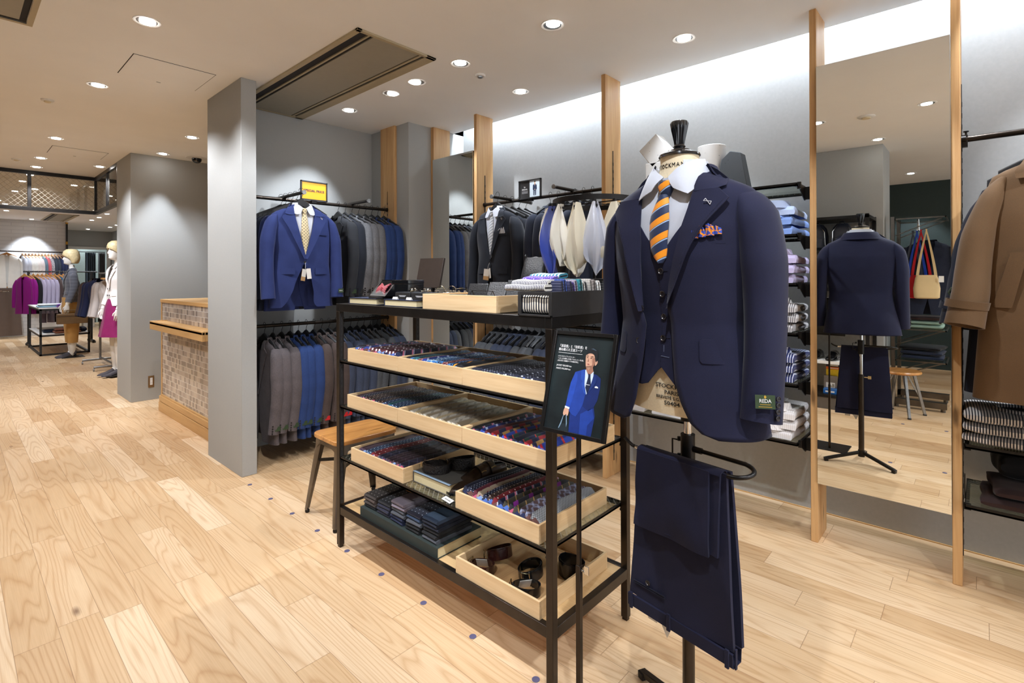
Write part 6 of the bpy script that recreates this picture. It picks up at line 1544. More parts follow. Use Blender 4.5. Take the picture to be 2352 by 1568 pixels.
for z, wd_ in list(zip(SHZ, WORD))[1:]:
    for j, y in enumerate((.825, 1.10, 1.385, 1.665)):
        if j in (1, 2) and z > .6: continue
        for k in range(3):
            c = cols[z][k] if j < 2 or z < .6 else 'wht'
            lab = f'{SHM[c][0]} folded shirt, {("bottom", "middle", "top")[k]} of the {wd_} shelf stack {("by the tall mirror", "near the mirror end", "near the black suits", "by the black suits")[j]}'
            loc = (3.085 + rnd.uniform(-.006, .006), y + rnd.uniform(-.005, .005), z + .001 + k * .051); rz = R(rnd.uniform(-3, 3))
            if shf[0]:
                SHP.location = loc; SHP.rotation_euler = (0, 0, rz); SHP['label'] = lab; SHP['group'] = 'folded shirts on the glass shelves'; shf[0] = False
                for ch in SHP.children:
                    if not ch.name.startswith('fold'): ch.data.materials[0] = SHM[c][1]
            else: dup(SHP, loc, rz, lab, 'folded shirts on the glass shelves', {'*': SHM[c][1], 'keep': ('fold_line',)})
# plaster shapes on the top shelf
def speck(name, col):
    n = N(name); o = n.obj(); v = n.n('ShaderNodeTexVoronoi'); n.l(n.mapping(o, (38, 38, 60)), v.inputs['Vector']); v.inputs['Scale'].default_value = 1
    k = n.ramp(n.math('ADD', v.outputs[0], n.math('MULTIPLY', n.noise(o, 60, 2), .25)), [(.19, (1, 1, 1, 1)), (.24, (0, 0, 0, 1))])
    n.set(n.mix(k, col, tuple(c * .35 for c in col[:3]) + (1,)), .75); n.bump(k, -.3, .003); return n.m
spw, spd = speck('pitted_plaster', C(214, 214, 212)), speck('pitted_grey_stone', C(74, 80, 86))
t = thing('plaster_block', 'white pitted plaster block tilted on the top shelf behind the bust', 'ornament', (3.06, 1.525, 1.822)); g = G(); g.box(-.05, .05, -.075, .075, -.075, .075, M=Matrix.Translation((0, 0, .32)) @ Matrix.Rotation(R(-38), 4, 'X')); g.build('block', spw, t, bevel=.004); g = G(); g.box(-.05, .05, -.06, .06, 0, .245); g.build('plinth', spw, t, bevel=.004)
g = G(); g.tube([(-.045, 0, .001), (-.045, 0, .290)], .078, 40); tag(g.build('plaster_cylinder', spw, loc=(3.09, 1.175, 1.822), bevel=.004), 'white pitted plaster cylinder on the top shelf behind the bust', 'ornament')
g = G(); g.prism([(-.10, 0), (.085, 0), (.045, .215), (-.012, .232), (-.06, .19)], lambda a, b: (-.04, -a, b), lambda a, b: (.04, -a, b)); tag(g.build('stone_wedge', spd, loc=(3.02, 1.035, 1.822), bevel=.003), 'dark grey pitted stone wedge on the top shelf behind the shoulder', 'ornament')
# ------------------------------------------------------------ coat bay
rail('clothes_rail', (3.05, .060, 1.952), (3.05, -1.15, 1.952), 'dark metal rail carrying the brown coat')
t = thing('rail_bracket', 'black rail bracket with a thumb screw on the oak post', 'bracket', (3.05, .062, 1.952)); g = G(); g.box(-.012, .012, -.02, .002, -.035, .018); g.build('plate', M['black'], t, bevel=.001); g = G(); g.lathe([(.004, 0), (.004, .012), (.010, .014), (.010, .018)], 12, (0, -.014, .018)); g.build('thumb_screw', M['black'], t)
post('oak_post', 2.96, 3.155, -1.19, -1.158, 'oak post beyond the frame at the end of the coat bay')
arm((2.62, -.25, 1.895), (3.29, -.25, 1.895), 'cross arm on the coat rail holding the brown coat')
coatm = fabric('brown_gabardine', C(98, 74, 49), .8, weave=600, var=.10, sheen=.15)
CR = [(.0, .075, .05, .055, 0), (-.018, .120, .055, .06, 0), (-.035, .165, .06, .062, 0), (-.06, .215, .065, .066, 0), (-.10, .232, .07, .07, 0), (-.22, .240, .085, .075, 0), (-.45, .246, .09, .08, 0), (-.70, .262, .092, .09, 0), (-.96, .280, .095, .10, 0)]
def coat_arm(s): return ([(s * .18, -.005, -.075), (s * .215, -.01, -.15), (s * .255, -.02, -.29), (s * .272, -.035, -.42), (s * .280, -.06, -.52), (s * .298, -.085, -.645)], [(.018, .045), (.042, .070), (.054, .076), (.056, .072), (.058, .066), (.062, .064)])
def coat_fold(p, th):
    x, y, z = p; return (x, y + .016 * noise.noise((x * 5, z * 3, 7.7)) * min(1, -z * 2) + .006 * math.sin(x * 26) * min(1, max(0, -z - .3) * 1.5), z)
csp = dict(rings=CR, hem=-.93, left=[(-.96, .02), (0, .06)], right=[(-.96, -.0), (-.15, -.005), (0, -.06)], sides=(1, -1), arm=coat_arm, fold=coat_fold, nz=44, nt=60, loff=.004,
           collarL=[(.02, .055, .085), (-.01, .06, .13), (-.06, .03, .155), (-.085, .02, .15)], collarR=[(.02, -.085, -.055), (-.01, -.13, -.06), (-.06, -.155, -.03), (-.085, -.15, -.02)], neckw=.085, neckd=.06,
           patches=[('fly_front', [(-.08, -.018, .035), (-.90, -.012, .042)])])
T_, cp_ = suit_coat(csp)
ct = thing('trench_coat', 'brown single-breasted raincoat hanging at the edge of the frame', 'coat', (2.76, -.250, 1.795), R(-92)); mk(cp_, ct, {'cloth': coatm})
g = G(); panel(g, T_, [(-.36, -.165, -.125), (-.37, -.168, -.120), (-.56, -.215, -.160), (-.57, -.21, -.165)], 6, off=.003, thick=.005); g.build('welt_pocket', coatm, ct)
g = G(); panel(g, T_, [(-.36, .125, .165), (-.37, .120, .168), (-.56, .160, .215), (-.57, .165, .21)], 6, off=.003, thick=.005); g.build('welt_pocket', coatm, ct)
for s in (1, -1):
    g = G(); rows = []
    for zz_ in (-.575, -.545): rows.append([(s * (.290 - (zz_ + .56) * .2) + .064 * math.cos(q) * s, -.070 + .069 * math.sin(q), zz_ + .008 * math.cos(q)) for q in [2 * PI * k / 24 for k in range(25)]])
    g.grid(rows); g.build('sleeve_strap', coatm, ct, solid=.003)
put_hanger((2.76, -.25, 1.912), R(-92), 'black hanger of the brown raincoat', 'black hangers on the suit rails')
olive = fabric('dark_green_cotton', C(58, 66, 52), .85, var=.1); nvc = fabric('deep_navy_wool_coat', C(20, 24, 38), .85); bkc = fabric('black_wool_coat', C(14, 14, 17), .85)
for k, (mt, nm, dx, dy) in enumerate(((coatm, 'brown raincoat', .10, -.015), (olive, 'dark green coat', .17, .0), (nvc, 'deep navy coat', .25, .03), (bkc, 'black coat', .33, .030))):
    dup(ct, (2.76 + dx, -.25 + dy, 1.795 - .01 * k), R(-90), f'{nm} hanging {("right behind", "second behind", "third behind", "last behind")[k]} the front raincoat', None, {'*': mt})
    put_hanger((2.76 + dx, -.25 + dy, 1.912), R(-90), f'black hanger of the {nm} {("right behind", "second behind", "third behind", "last behind")[k]} the front raincoat', 'black hangers on the suit rails')
t = thing('sleeve_buckle', 'dark green strap buckle sticking out past the oak post', 'buckle', (2.90, .085, 1.275), R(-90)); g = G(); g.tube([(.018 * math.cos(q), -.005, .022 * math.sin(q)) for q in [2 * PI * k / 6 for k in range(6)]], .005, 6, closed=True); g.build('ring', olive, t); g = G(); g.box(.0, .05, -.008, -.002, -.012, .012); g.build('strap', olive, t)
def glass_shelf(z, label, y0, y1, x0=2.92, x1=3.30):
    t = thing('glass_shelf', label, 'shelf', (x0, y0, z)); X = x1 - x0; Y = y1 - y0; g = G()
    for a in ((0, .014, 0, Y), (X - .014, X, 0, Y), (0, X, 0, .014), (0, X, Y - .014, Y)): g.box(a[0], a[1], a[2], a[3], -.016, -.008)
    for a in ((0, .003, 0, Y), (X - .003, X, 0, Y), (0, X, 0, .003), (0, X, Y - .003, Y)): g.box(a[0], a[1], a[2], a[3], -.016, .002)
    g.build('frame', M['black'], t); g = G(); g.box(.0035, X - .0035, .0035, Y - .0035, -.0075, 0); g.build('glass_panel', M['wire'], t, smooth=0)
    g = G(); g.box(.03, .05, Y - .02, Y + .004, -.03, -.006); g.box(.13, .15, Y, Y + .004, -.016, .09); g.build('bracket', M['black'], t)
glass_shelf(.628, 'wired glass shelf carrying the striped knits under the coat', -1.15, .055)
glass_shelf(.372, 'lower wired glass shelf carrying the dark brown sweaters', -1.15, .055)
def folded_knit(name, label, loc, rot, D, W_, H_, mat, neck=False, grp=None, cat='sweater', tagm=None):
    t = thing(name, label, cat, loc, rot, grp); g = G(); rows = []
    for k in range(15):
        u = k / 14; x = -D / 2 + D * u; e = math.sin(PI * min(1, max(0, u * 1.0))) ** .18 if 0 < u < 1 else .35
        rows.append([(x, math.copysign(abs(math.cos(q)) ** .3, math.cos(q)) * W_ / 2 * (1 + .02 * math.sin(u * 11 + q)), H_ / 2 + H_ / 2 * math.copysign(abs(math.sin(q)) ** .6, math.sin(q)) * e + .004 * noise.noise((u * 4, math.cos(q) * 2, loc[2] * 9))) for q in [2 * PI * j / 28 for j in range(28)]])
    g.grid(rows, True, True, True); b = g.build('body', mat, t)
    if neck:
        g = G(); g.tube([(-.05 + .05 * math.cos(q), .075 * math.sin(q), H_ + .003 + .004 * math.cos(q)) for q in [2 * PI * k / 30 for k in range(30)]], .009, 8, closed=True); g.build('neckband', mat, t)
        g = G(); g.lathe([(.001, 0), (.066, .0005)], 24, (0, 0, 0), cap0=False, cap1=False, M=Matrix.Translation((-.05, 0, H_ + .002)) @ Matrix.Diagonal((.75, 1.05, 1, 1))); g.build('inside_neck', M['charcoal'], t)
        g = G(); g.box(-.012, .012, -.03, .03, 0, .001); g.build('neck_label', M['dark'], t, loc=(-.035, 0, H_ + .004))
    return t
stk = pattern('black_white_stripe_knit', 'stripe', C(40, 40, 46), C(206, 198, 190), 105, R(90), .5, rough=.9)
for k in range(3): folded_knit('folded_knit', f'black and white striped knit, {("bottom", "middle", "topmost")[k]} of the pile under the coat', (3.08, -.125 + .004 * k, .629 + k * (.046 if k < 2 else .046)), R(3 * (k - 1)), .32, .36, .05 if k < 2 else .058, stk, k == 2, 'striped knits under the coat')
dbr = fabric('dark_brown_knit', C(52, 36, 34), .9, var=.15)
for k in range(2): folded_knit('folded_sweater', f'dark brown folded sweater, {("lower", "upper")[k]} of the pile on the low shelf', (3.07 + .03 * k, -.165 - .03 * k, .373 + .043 * k), R(6 * k), .30, .34, .046, dbr, False, 'dark brown sweaters on the low shelf')
folded_knit('folded_trousers', 'black folded trousers heaped behind the brown sweaters', (3.17, -.19, .464), R(10), .20, .30, .12, bkc, cat='trousers')
# ------------------------------------------------------------ tiled counter
CX, CY0, CY1 = 1.475, 4.40, 6.165
def mosaic():
    n = N('grey_beige_mosaic'); sp = n.n('ShaderNodeSeparateXYZ'); n.l(n.pos(), sp.inputs[0])
    u = n.math('DIVIDE', sp.outputs[1], .0425); v = n.math('DIVIDE', sp.outputs[2], .0480)
    row = n.math('FLOOR', v); u2 = n.math('ADD', u, n.math('MULTIPLY', row, .37)); 
    cv = n.n('ShaderNodeCombineXYZ'); n.l(n.math('FLOOR', u2), cv.inputs[0]); n.l(row, cv.inputs[1])
    w = n.n('ShaderNodeTexWhiteNoise', noise_dimensions='2D'); n.l(cv.outputs[0], w.inputs['Vector'])
    col = n.ramp(w.outputs[0], [(0, C(138, 126, 118)), (.3, C(164, 152, 142)), (.5, C(182, 170, 158)), (.75, C(196, 182, 166)), (.99, C(210, 194, 172))], 'CONSTANT')
    fv = n.math('FRACT', v); fu = n.math('FRACT', u2)
    e = n.math('LESS_THAN', n.math('MINIMUM', fv, n.math('SUBTRACT', 1, fv)), .035); e2 = n.math('LESS_THAN', fu, .02)
    ln = n.noise(n.mapping(n.pos(), (1, 300, 1)), 1, 1); col = n.mix(n.math('MULTIPLY', ln, .25), col, C(130, 120, 112))
    col = n.mix(e, n.mix(n.math('MULTIPLY', e2, .25), col, C(130, 118, 110)), C(222, 218, 212)); n.set(col, .25); return n.m
t = thing('service_counter', 'oak service counter faced with grey-beige mosaic tiles', 'counter', (CX, CY1, 0))
b = lambda x0, x1, y0, y1, z0, z1: (x0 - CX, x1 - CX, y0 - CY1, y1 - CY1, z0, z1)
g = G(); g.box(*b(1.475, 1.98, CY0, 6.165, .165, 1.10)); g.build('tile_front', mosaic(), t, smooth=0)
g = G(); g.box(*b(1.448, 2.0, CY0, 6.185, 0, .094)); g.box(*b(1.452, 2.0, CY0, 6.185, .099, .152)); g.box(*b(1.464, 2.0, CY0, 6.18, .152, .168)); g.build('plinth', M['oakc'], t, bevel=.002)
g = G(); g.box(*b(1.466, 2.02, CY0, 6.19, 1.098, 1.13)); g.build('top', M['oakc'], t, bevel=.002)
g = G(); g.box(*b(1.469, 1.482, 6.155, 6.18, .165, 1.10)); g.build('end_trim', M['oakc'], t, bevel=.001)
g = G(); g.box(*b(1.33, 1.475, 4.46, 5.99, .90, .922)); g.box(*b(1.33, 1.352, 4.46, 5.99, .85, .93)); g.box(*b(1.352, 1.475, 5.97, 5.99, .85, .93)); g.box(*b(1.352, 1.475, 4.46, 4.48, .85, .93)); g.build('bag_shelf', M['oakc'], t, bevel=.003)
t = thing('power_outlet', 'brass wall outlet with a white double socket on the grey column', 'outlet', (1.520, 6.788, .20)); g = G(); g.box(-.028, .028, -.006, 0, -.062, .066); g.build('cover_plate', plain('bronze_plate', C(138, 110, 76), .35, .6), t, bevel=.001)
g = G(); g.box(-.012, .012, -.008, -.006, -.034, .044); g.build('socket', M['white'], t); g = G()
for zz in (.026, -.016):
    for x in (-.005, .004): g.box(x, x + .0015, -.0085, -.008, zz, zz + .008)
g.build('slots', M['dark'], t)
# ------------------------------------------------------------ women's area
blond = plain('blond_wig', C(218, 200, 156), .45, var=.15, scale=40, bump=.2); MS = M['skin']
def shop_mannequin(loc, rz, jm, kind, label):
    t = thing('shop_mannequin', label, 'mannequin', loc, rz)
    HB = [(1.815, .02, .02, .02, .02), (1.80, .05, .06, .06, .015), (1.76, .068, .085, .085, .01), (1.71, .072, .088, .09, .005), (1.67, .068, .085, .085, 0), (1.63, .058, .082, .06, -.005), (1.595, .045, .078, .03, -.01), (1.58, .035, .06, .02, -.012), (1.57, .038, .035, .04, .01), (1.53, .038, .036, .042, .012), (1.50, .055, .04, .05, .015), (1.46, .14, .05, .055, .015)]
    HTt = Torso(HB, 2.1); g = G(); rows = []
    for z in zrange(1.815, 1.46, 46):
        row = []
        for k in range(36):
            x, y, zz = HTt.at(z, 2 * PI * k / 36); th = 2 * PI * k / 36
            f = math.exp(-(min(th, 2 * PI - th) / .16) ** 2)
            y -= f * (.020 * math.exp(-((z - 1.665) / .016) ** 2) + .010 * math.exp(-((z - 1.69) / .02) ** 2) + .006 * math.exp(-((z - 1.633) / .008) ** 2) + .004 * math.exp(-((z - 1.60) / .01) ** 2))
            e = math.exp(-((min(th, 2 * PI - th) - .42) / .16) ** 2); y += e * .010 * math.exp(-((z - 1.70) / .012) ** 2)
            row.append((x, y, zz))
        rows.append(row)
    g.grid(rows, True, True, True); g.build('head', MS, t)
    g = G(); rows = []
    for z, a, y0, y1, op in ((1.835, .02, -.0, .03, .05), (1.828, .055, -.05, .08, .05), (1.80, .082, -.085, .10, .05), (1.765, .094, -.098, .112, .06), (1.735, .098, -.100, .116, .10), (1.715, .100, -.098, .118, .75), (1.68, .102, -.06, .118, .95), (1.645, .098, -.04, .112, 1.0), (1.61, .088, -.025, .098, 1.05), (1.60, .075, -.01, .085, 1.1)):
        row = []
        for k in range(33):
            th = op + (2 * PI - 2 * op) * k / 32; c = math.cos(th); row.append((a * math.sin(th), (y0 + y1) / 2 - (y1 - y0) / 2 * c + .002 * math.sin(k * 3), z))
        rows.append(row)
    g.grid(rows); g.build('bob_wig', blond, t, solid=.008)
    # legs
    for s in (1, -1):
        g = G(); sleeve(g, [(s * .075, .01, .85), (s * .075, .005, .55), (s * .07, .0, .45), (s * .068, .012, .28), (s * .066, .012, .09), (s * .066, -.01, .055)], [(.07, .075), (.058, .062), (.05, .055), (.05, .058), (.032, .036), (.034, .045)], 14); g.build('leg', MS, t)
    for s in (1, -1):
        g = G(); rows = []
        for y, w, h, z in ((-.205, .004, .006, .004), (-.19, .022, .02, .002), (-.16, .034, .032, .002), (-.11, .038, .04, .006), (-.05, .034, .04, .03), (0, .028, .055, .05), (.045, .030, .06, .056), (.065, .018, .055, .058)):
            rows.append([(s * .066 + w * math.cos(a), y, z + h * max(0, math.sin(a))) for a in [2 * PI * k / 16 for k in range(16)]])
        g.grid(rows, True, True, True); o = g.build('pump_shoe', plain('dark_grey_suede', C(66, 62, 68), .7), t); g = G(); g.tube([(s * .066, .05, .06), (s * .066, .058, 0)], [.016, .010], 8); g.build('heel', M['blackm'], o)
    # arms and hands
    for s in (1, -1):
        g = G(); w = Vector((s * .238, -.075, .90)); sleeve(g, [(s * .19, 0, 1.42), (s * .225, .02, 1.20), (s * .235, -.02, 1.05), tuple(w)], [(.04, .045), (.036, .042), (.034, .036), (.022, .026)], 12)
        sleeve(g, [tuple(w), (w.x, w.y - .004, w.z - .05), (w.x, w.y - .006, w.z - .085)], [(.021, .026), (.017, .036), (.013, .036)], 12); g.build('arm', MS, t)
        for k, (dy, ln) in enumerate(((-.034, .062), (-.014, .075), (.006, .070), (.024, .055))):
            g = G(); p = Vector((w.x, w.y + dy, w.z - .082)); g.tube([p, p + Vector((-s * .004, -.002, -ln * .4)), p + Vector((-s * .016, -.002, -ln * .75)), p + Vector((-s * .030, 0, -ln * .92))], [.0085, .008, .0072, .005], 8); g.build('finger', MS, t)
        g = G(); p = Vector((w.x, w.y - .026, w.z - .03)); g.tube([p, p + Vector((-s * .004, -.022, -.022)), p + Vector((-s * .010, -.028, -.05))], [.011, .009, .006], 8); g.build('thumb', MS, t)
    g = G(); g.box(-.16, .16, -.13, .17, 0, .006); g.build('base_plate', M['blackm'], t)
    return t
WR = [(.0, .065, .05, .05, .012), (-.02, .10, .055, .055, .012), (-.04, .145, .062, .062, .012), (-.06, .180, .07, .068, .01), (-.10, .192, .085, .075, .01), (-.20, .188, .105, .08, .01), (-.34, .165, .088, .07, .01), (-.45, .19, .10, .09, .012), (-.57, .215, .115, .115, .014)]
def w_arm(s): return ([(s * .165, .0, -.06), (s * .195, .005, -.11), (s * .225, .022, -.28), (s * .232, .0, -.40), (s * .238, -.055, -.56)], [(.03, .04), (.048, .062), (.046, .058), (.043, .052), (.040, .044)])
def blazer(loc, rz, mat, label, hem=-.56, grp=None):
    d = dict(rings=WR, hem=hem, left=[(-.57, .07), (-.48, .01), (-.36, -.02), (-.20, .03), (0, .06)], right=[(-.57, -.07), (-.48, -.01), (-.36, .0), (-.20, -.03), (0, -.06)], sides=(1, -1), arm=w_arm, nz=26, nt=40, lift=.006,
             lapelL=[(-.06, .055, .115), (-.09, .05, .135), (-.11, .048, .12), (-.30, -.01, .03), (-.35, -.02, .0)], lapelR=[(-.06, -.115, -.055), (-.09, -.135, -.05), (-.11, -.12, -.048), (-.30, -.03, -.0), (-.35, -.01, .0)], collarL=[(.01, .05, .08), (-.05, .055, .115), (-.063, .055, .10)], collarR=[(.01, -.08, -.05), (-.05, -.115, -.055), (-.063, -.10, -.055)], patches=[('pocket_flap', [(-.40, .07, .14), (-.43, .07, .145)]), ('pocket_flap', [(-.40, -.14, -.07), (-.43, -.145, -.07)])], neckw=.07, neckd=.05)
    T, ps_ = suit_coat(d); t = thing('blazer', label, 'jacket', loc, rz, grp); mk(ps_, t, {'cloth': mat})
    for z in (-.33, -.42):
        for x in (-.03, .028):
            g = G(); disc_button(g, (x, T.front(x, z) - .01, z), .011); g.build('front_button', M['button'], t)
    return t
gw = pattern('grey_check_wool', 'check', C(84, 86, 96), C(104, 106, 116), 18, 0, .3, rough=.85, axes=(0, 2)); ww = fabric('white_bouclé', C(226, 222, 220), .85, var=.06)
A = (1.425, 11.50, 0); ra = R(-90)
shop_mannequin(A, ra, gw, 0, 'white mannequin with a blond bob in a grey checked blazer, seen in profile')
blazer((A[0], A[1], 1.50), ra, gw, 'grey checked blazer on the profile mannequin by the folding table')
tanm = fabric('tan_cotton', C(190, 146, 86), .8, var=.08)
t = thing('cropped_trousers', 'tan cropped trousers on the profile mannequin', 'trousers', A, ra)
for s in (1, -1):
    g = G(); rows = []
    for z, c, a, bb in ((.98, .06, .085, .115), (.85, .075, .095, .125), (.70, .085, .088, .105), (.45, .085, .075, .088), (.25, .08, .066, .075)): rows.append([(s * c + a * math.cos(q), .01 + bb * math.sin(q), z) for q in [2 * PI * k / 20 for k in range(20)]])
    g.grid(rows, True, True, False); g.build('trouser_leg', tanm, t)
g = G(); g.grid([[(.165 * math.cos(q), .01 + .125 * math.sin(q), z) for q in [2 * PI * k / 28 for k in range(28)]] for z in (1.02, .84)], True, True, False); g.build('waist', tanm, t)
t = thing('handbag', 'brown structured handbag held by the profile mannequin', 'handbag', (A[0] - .01, A[1] - .245, .585), ra)
brb = plain('brown_bag_leather', C(104, 78, 48), .4, var=.06)
g = G(); g.box(-.045, .045, -.20, .20, 0, .17); g.build('body', brb, t, bevel=.008); g = G(); g.box(-.047, .047, -.202, .202, .12, .135); g.build('flap_line', plain('bag_dark', C(70, 50, 30), .4), t); g = G(); g.tube([(0, -.09, .17), (0, -.07, .225), (0, .07, .225), (0, .09, .17)], .008, 8); g.build('handle', brb, t); g = G(); g.box(-.05, -.047, -.15, .08, .135, .14); g.build('zip', M['brass'], t)
B = (1.575, 8.80, 0); rb_ = R(-80)
shop_mannequin((B[0], B[1], .02), rb_, ww, 1, 'white mannequin with a blond bob half hidden by the grey column')
blazer((B[0], B[1], 1.53), rb_, ww, 'white collarless jacket on the mannequin beside the grey column')
pl_ = fabric('plum_skirt_wool', C(126, 26, 84), .8)
t = thing('flared_skirt', 'plum flared skirt on the mannequin beside the grey column', 'skirt', B, rb_); g = G(); rows = []
for z, a in ((1.06, .125), (.95, .165), (.75, .20), (.55, .245)): rows.append([((a + .010 * math.sin(k * 7 * 2 * PI / 70 * 1.0) * (1.06 - z) * 2) * math.cos(2 * PI * k / 70) * 1.05, .012 + (a * .82 + .02 * math.sin(k * 8 * 2 * PI / 70) * (1.06 - z)) * math.sin(2 * PI * k / 70), z) for k in range(70)])
g.grid(rows, True); g.build('skirt', pl_, t, solid=.003)
# folding table
t = thing('folding_table', 'black metal two-tier table of folded knits in the women\'s area', 'table', (1.075, 11.99, 0)); X, Y = .68, 1.74
for x in (0, X - .03):
    for y in (0, Y - .03):
        g = G(); g.box(x, x + .03, y, y + .03, 0, .81); g.build('leg', M['blackm'], t)
g = G()
for z in (0, .78, .33):
    for a in ((0, X, 0, .03), (0, X, Y - .03, Y), (0, .03, 0, Y), (X - .03, X, 0, Y)): g.box(a[0], a[1], a[2], a[3], z, z + .03)
g.build('frame', M['blackm'], t); g = G(); g.box(-.01, X + .01, -.01, Y + .01, .812, .83); g.build('top', M['white'], t); g = G(); g.box(.0, X, .0, Y, .36, .372); g.build('lower_shelf', M['white'], t)
kn = lambda n, *c: fabric(n, C(*c), .9, var=.08)
for k, (x, y, z, D, W_, H_, m, lab) in enumerate([(1.24, 12.25, .831, .36, .30, .035, kn('knit_pale_blue', 150, 186, 204), 'pale blue knit at the bottom of the table pile'), (1.24, 12.24, .866, .34, .28, .03, kn('knit_white', 214, 216, 216), 'white knit folded on the pale blue one'), (1.47, 12.16, .831, .34, .36, .03, kn('knit_violet', 128, 84, 168), 'violet knit folded at the front of the table'), (1.47, 12.16, .861, .32, .34, .03, kn('knit_violet2', 118, 76, 160), 'second violet knit on top of the first one'), (1.66, 12.4, .831, .16, .36, .06, kn('knit_violet3', 98, 40, 120), 'purple knit behind the profile mannequin'), (1.30, 12.4, .373, .3, .3, .06, kn('knit_navy', 30, 36, 54), 'navy knit on the lower tier'), (1.45, 12.15, .373, .36, .36, .045, kn('knit_rust', 126, 76, 56), 'rust brown knit on the lower tier'), (1.45, 12.15, .418, .34, .34, .04, kn('knit_rust2', 112, 66, 50), 'second rust brown knit on the lower tier'), (1.66, 12.3, .373, .14, .4, .08, kn('knit_ink', 22, 26, 44), 'ink blue knit at the end of the lower tier')]):
    folded_knit('folded_knit', lab, (x, y, z), R(90), W_, D, H_, m, False, 'folded knits on the black table')
# women's garment prototype
GR = [(.0, .06, .03, .03, 0), (-.02, .10, .03, .03, 0), (-.045, .15, .034, .034, 0), (-.08, .17, .034, .034, 0), (-.20, .17, .036, .034, 0), (-.40, .175, .036, .034, 0), (-.62, .195, .038, .036, 0)]
GT = Torso(GR, 2.3)
WG = thing('blouse', '', 'blouse')
g = G(); g.grid(GT.shell(zrange(0, -.62, 14), [(-.7, .001), (0, .03)], [(-.7, -.001), (0, -.03)], 28, lambda p, th: (p[0], p[1] + .007 * noise.noise((p[0] * 9, p[2] * 5, 2)), p[2]))); g.build('body', M['white'], WG)
for s in (1, -1):
    g = G(); sleeve(g, [(s * .145, 0, -.06), (s * .19, 0, -.16), (s * .205, -.005, -.32), (s * .20, -.015, -.52)], [(.02, .03), (.034, .042), (.032, .038), (.026, .03)], 12); g.build('sleeve', M['white'], WG)
WH = make_hanger(M['hangerwood'], M['chrome'], .17, .03, .10, .014); WG_first = [True]; WH_first = [True]
def w_hang(m, nm, x, y, zr, rz, where, sc=1.0, front=False):
    lab = f'{nm} {where}'
    if WG_first[0]:
        WG.location = (x, y, zr - .10); WG.rotation_euler = (0, 0, rz); WG['label'] = lab; WG['group'] = 'women\'s tops on rails'; WG_first[0] = False
        for c in WG.children: c.data.materials[0] = m
        o = WG
    else: o = dup(WG, (x, y, zr - .10), rz, lab, 'women\'s tops on rails', {'*': m})
    o.scale = (sc, 1.0, sc)
    hl = f'wooden hanger of the {lab}'
    if WH_first[0]: WH.location = (x, y, zr + .008); WH.rotation_euler = (0, 0, rz); WH['label'] = hl; WH['group'] = 'wooden hangers'; WH_first[0] = False
    else: dup(WH, (x, y, zr + .008), rz, hl, 'wooden hangers')
kf = lambda n, *c: fabric('w_' + n, C(*c), .85, var=.08)
cl = {'white': kf('white', 224, 222, 216), 'pale grey': kf('pale_grey', 186, 188, 198), 'ivory': kf('ivory', 220, 210, 204), 'blush': kf('blush', 214, 200, 198), 'coral': kf('coral', 188, 92, 100), 'speckled grey': plain('w_speckle', C(150, 146, 150), .9, var=.5, scale=60), 'charcoal': kf('charcoal', 52, 56, 66), 'navy': kf('navy', 34, 40, 70), 'magenta': kf('magenta', 126, 14, 112), 'black': kf('black', 26, 24, 28), 'lilac': kf('lilac', 164, 156, 178), 'mauve': kf('mauve', 120, 104, 116), 'brown': kf('brown', 74, 60, 58), 'teal blue': kf('teal', 14, 82, 128), 'slate': kf('slate', 92, 112, 126)}
rail('clothes_rail', (-.8, 16.18, 1.955), (1.96, 16.18, 1.955), 'upper wall rail before the white brick wall')
rail('clothes_rail', (-.8, 16.18, 1.17), (1.06, 16.18, 1.17), 'lower wall rail under the white blouse')
seqU = ['pale grey', 'pale grey', 'white', 'white', 'ivory', 'blush', 'slate', 'coral', 'speckled grey', 'charcoal', 'charcoal', 'navy', 'navy', 'navy']
for k, c in enumerate(seqU): w_hang(cl[c], f'{c} top', 1.16 + k * .056, 16.18, 1.955, R(-78), f'{ORD[k]} from the white blouse on the wall rail', 1.35)
w_hang(cl['white'], 'white V-neck blouse', .90, 16.05, 1.965, R(6), 'facing forward on the white brick wall rail', 1.32)
t = thing('wide_trousers', 'taupe wide belted trousers hanging under the white blouse', 'trousers', (.88, 16.05, 1.16), R(4)); tp = kf('taupe', 98, 84, 76)
for s in (1, -1):
    g = G(); rows = []
    for z, c, a in ((-.08, .10, .105), (-.3, .11, .12), (-1.1, .13, .145)): rows.append([(s * c + a * math.cos(q), .05 * math.sin(q) + .008 * math.sin(q * 5), z) for q in [2 * PI * k / 30 for k in range(30)]])
    g.grid(rows, True, True, True); g.build('trouser_leg', tp, t)
g = G(); g.box(-.20, .20, -.055, .055, -.10, -.03); g.build('belt', tp, t, bevel=.01); g = G(); g.lathe([(.02, 0), (.02, .006)], 14, M=Matrix.Translation((-.08, -.055, -.10)) @ Matrix.Rotation(R(90), 4, 'X')); g.build('buckle', M['brass'], t)
t = thing('clip_hanger', 'wooden clip hanger holding the taupe trousers', 'hanger', (.88, 16.05, 1.16), R(4)); g = G(); g.box(-.22, .22, -.012, .012, -.03, .0); g.build('bar', M['hangerwood'], t); g = G(); g.tube([(0, 0, 0), (0, 0, .05), (.02, 0, .07), (0, 0, .09)], .003, 6); g.build('hook', M['chrome'], t)
t = thing('wide_trousers', 'pale denim trousers at the frame edge beside the taupe pair', 'trousers', (.45, 16.1, 1.16), R(60)); dn = kf('denim', 130, 146, 160)
for s in (1, -1):
    g = G(); g.grid([[(s * .09 + a * math.cos(q), .05 * math.sin(q), z) for q in [2 * PI * k / 20 for k in range(20)]] for z, a in ((-.05, .09), (-1.0, .11))], True, True, True); g.build('trouser_leg', dn, t)
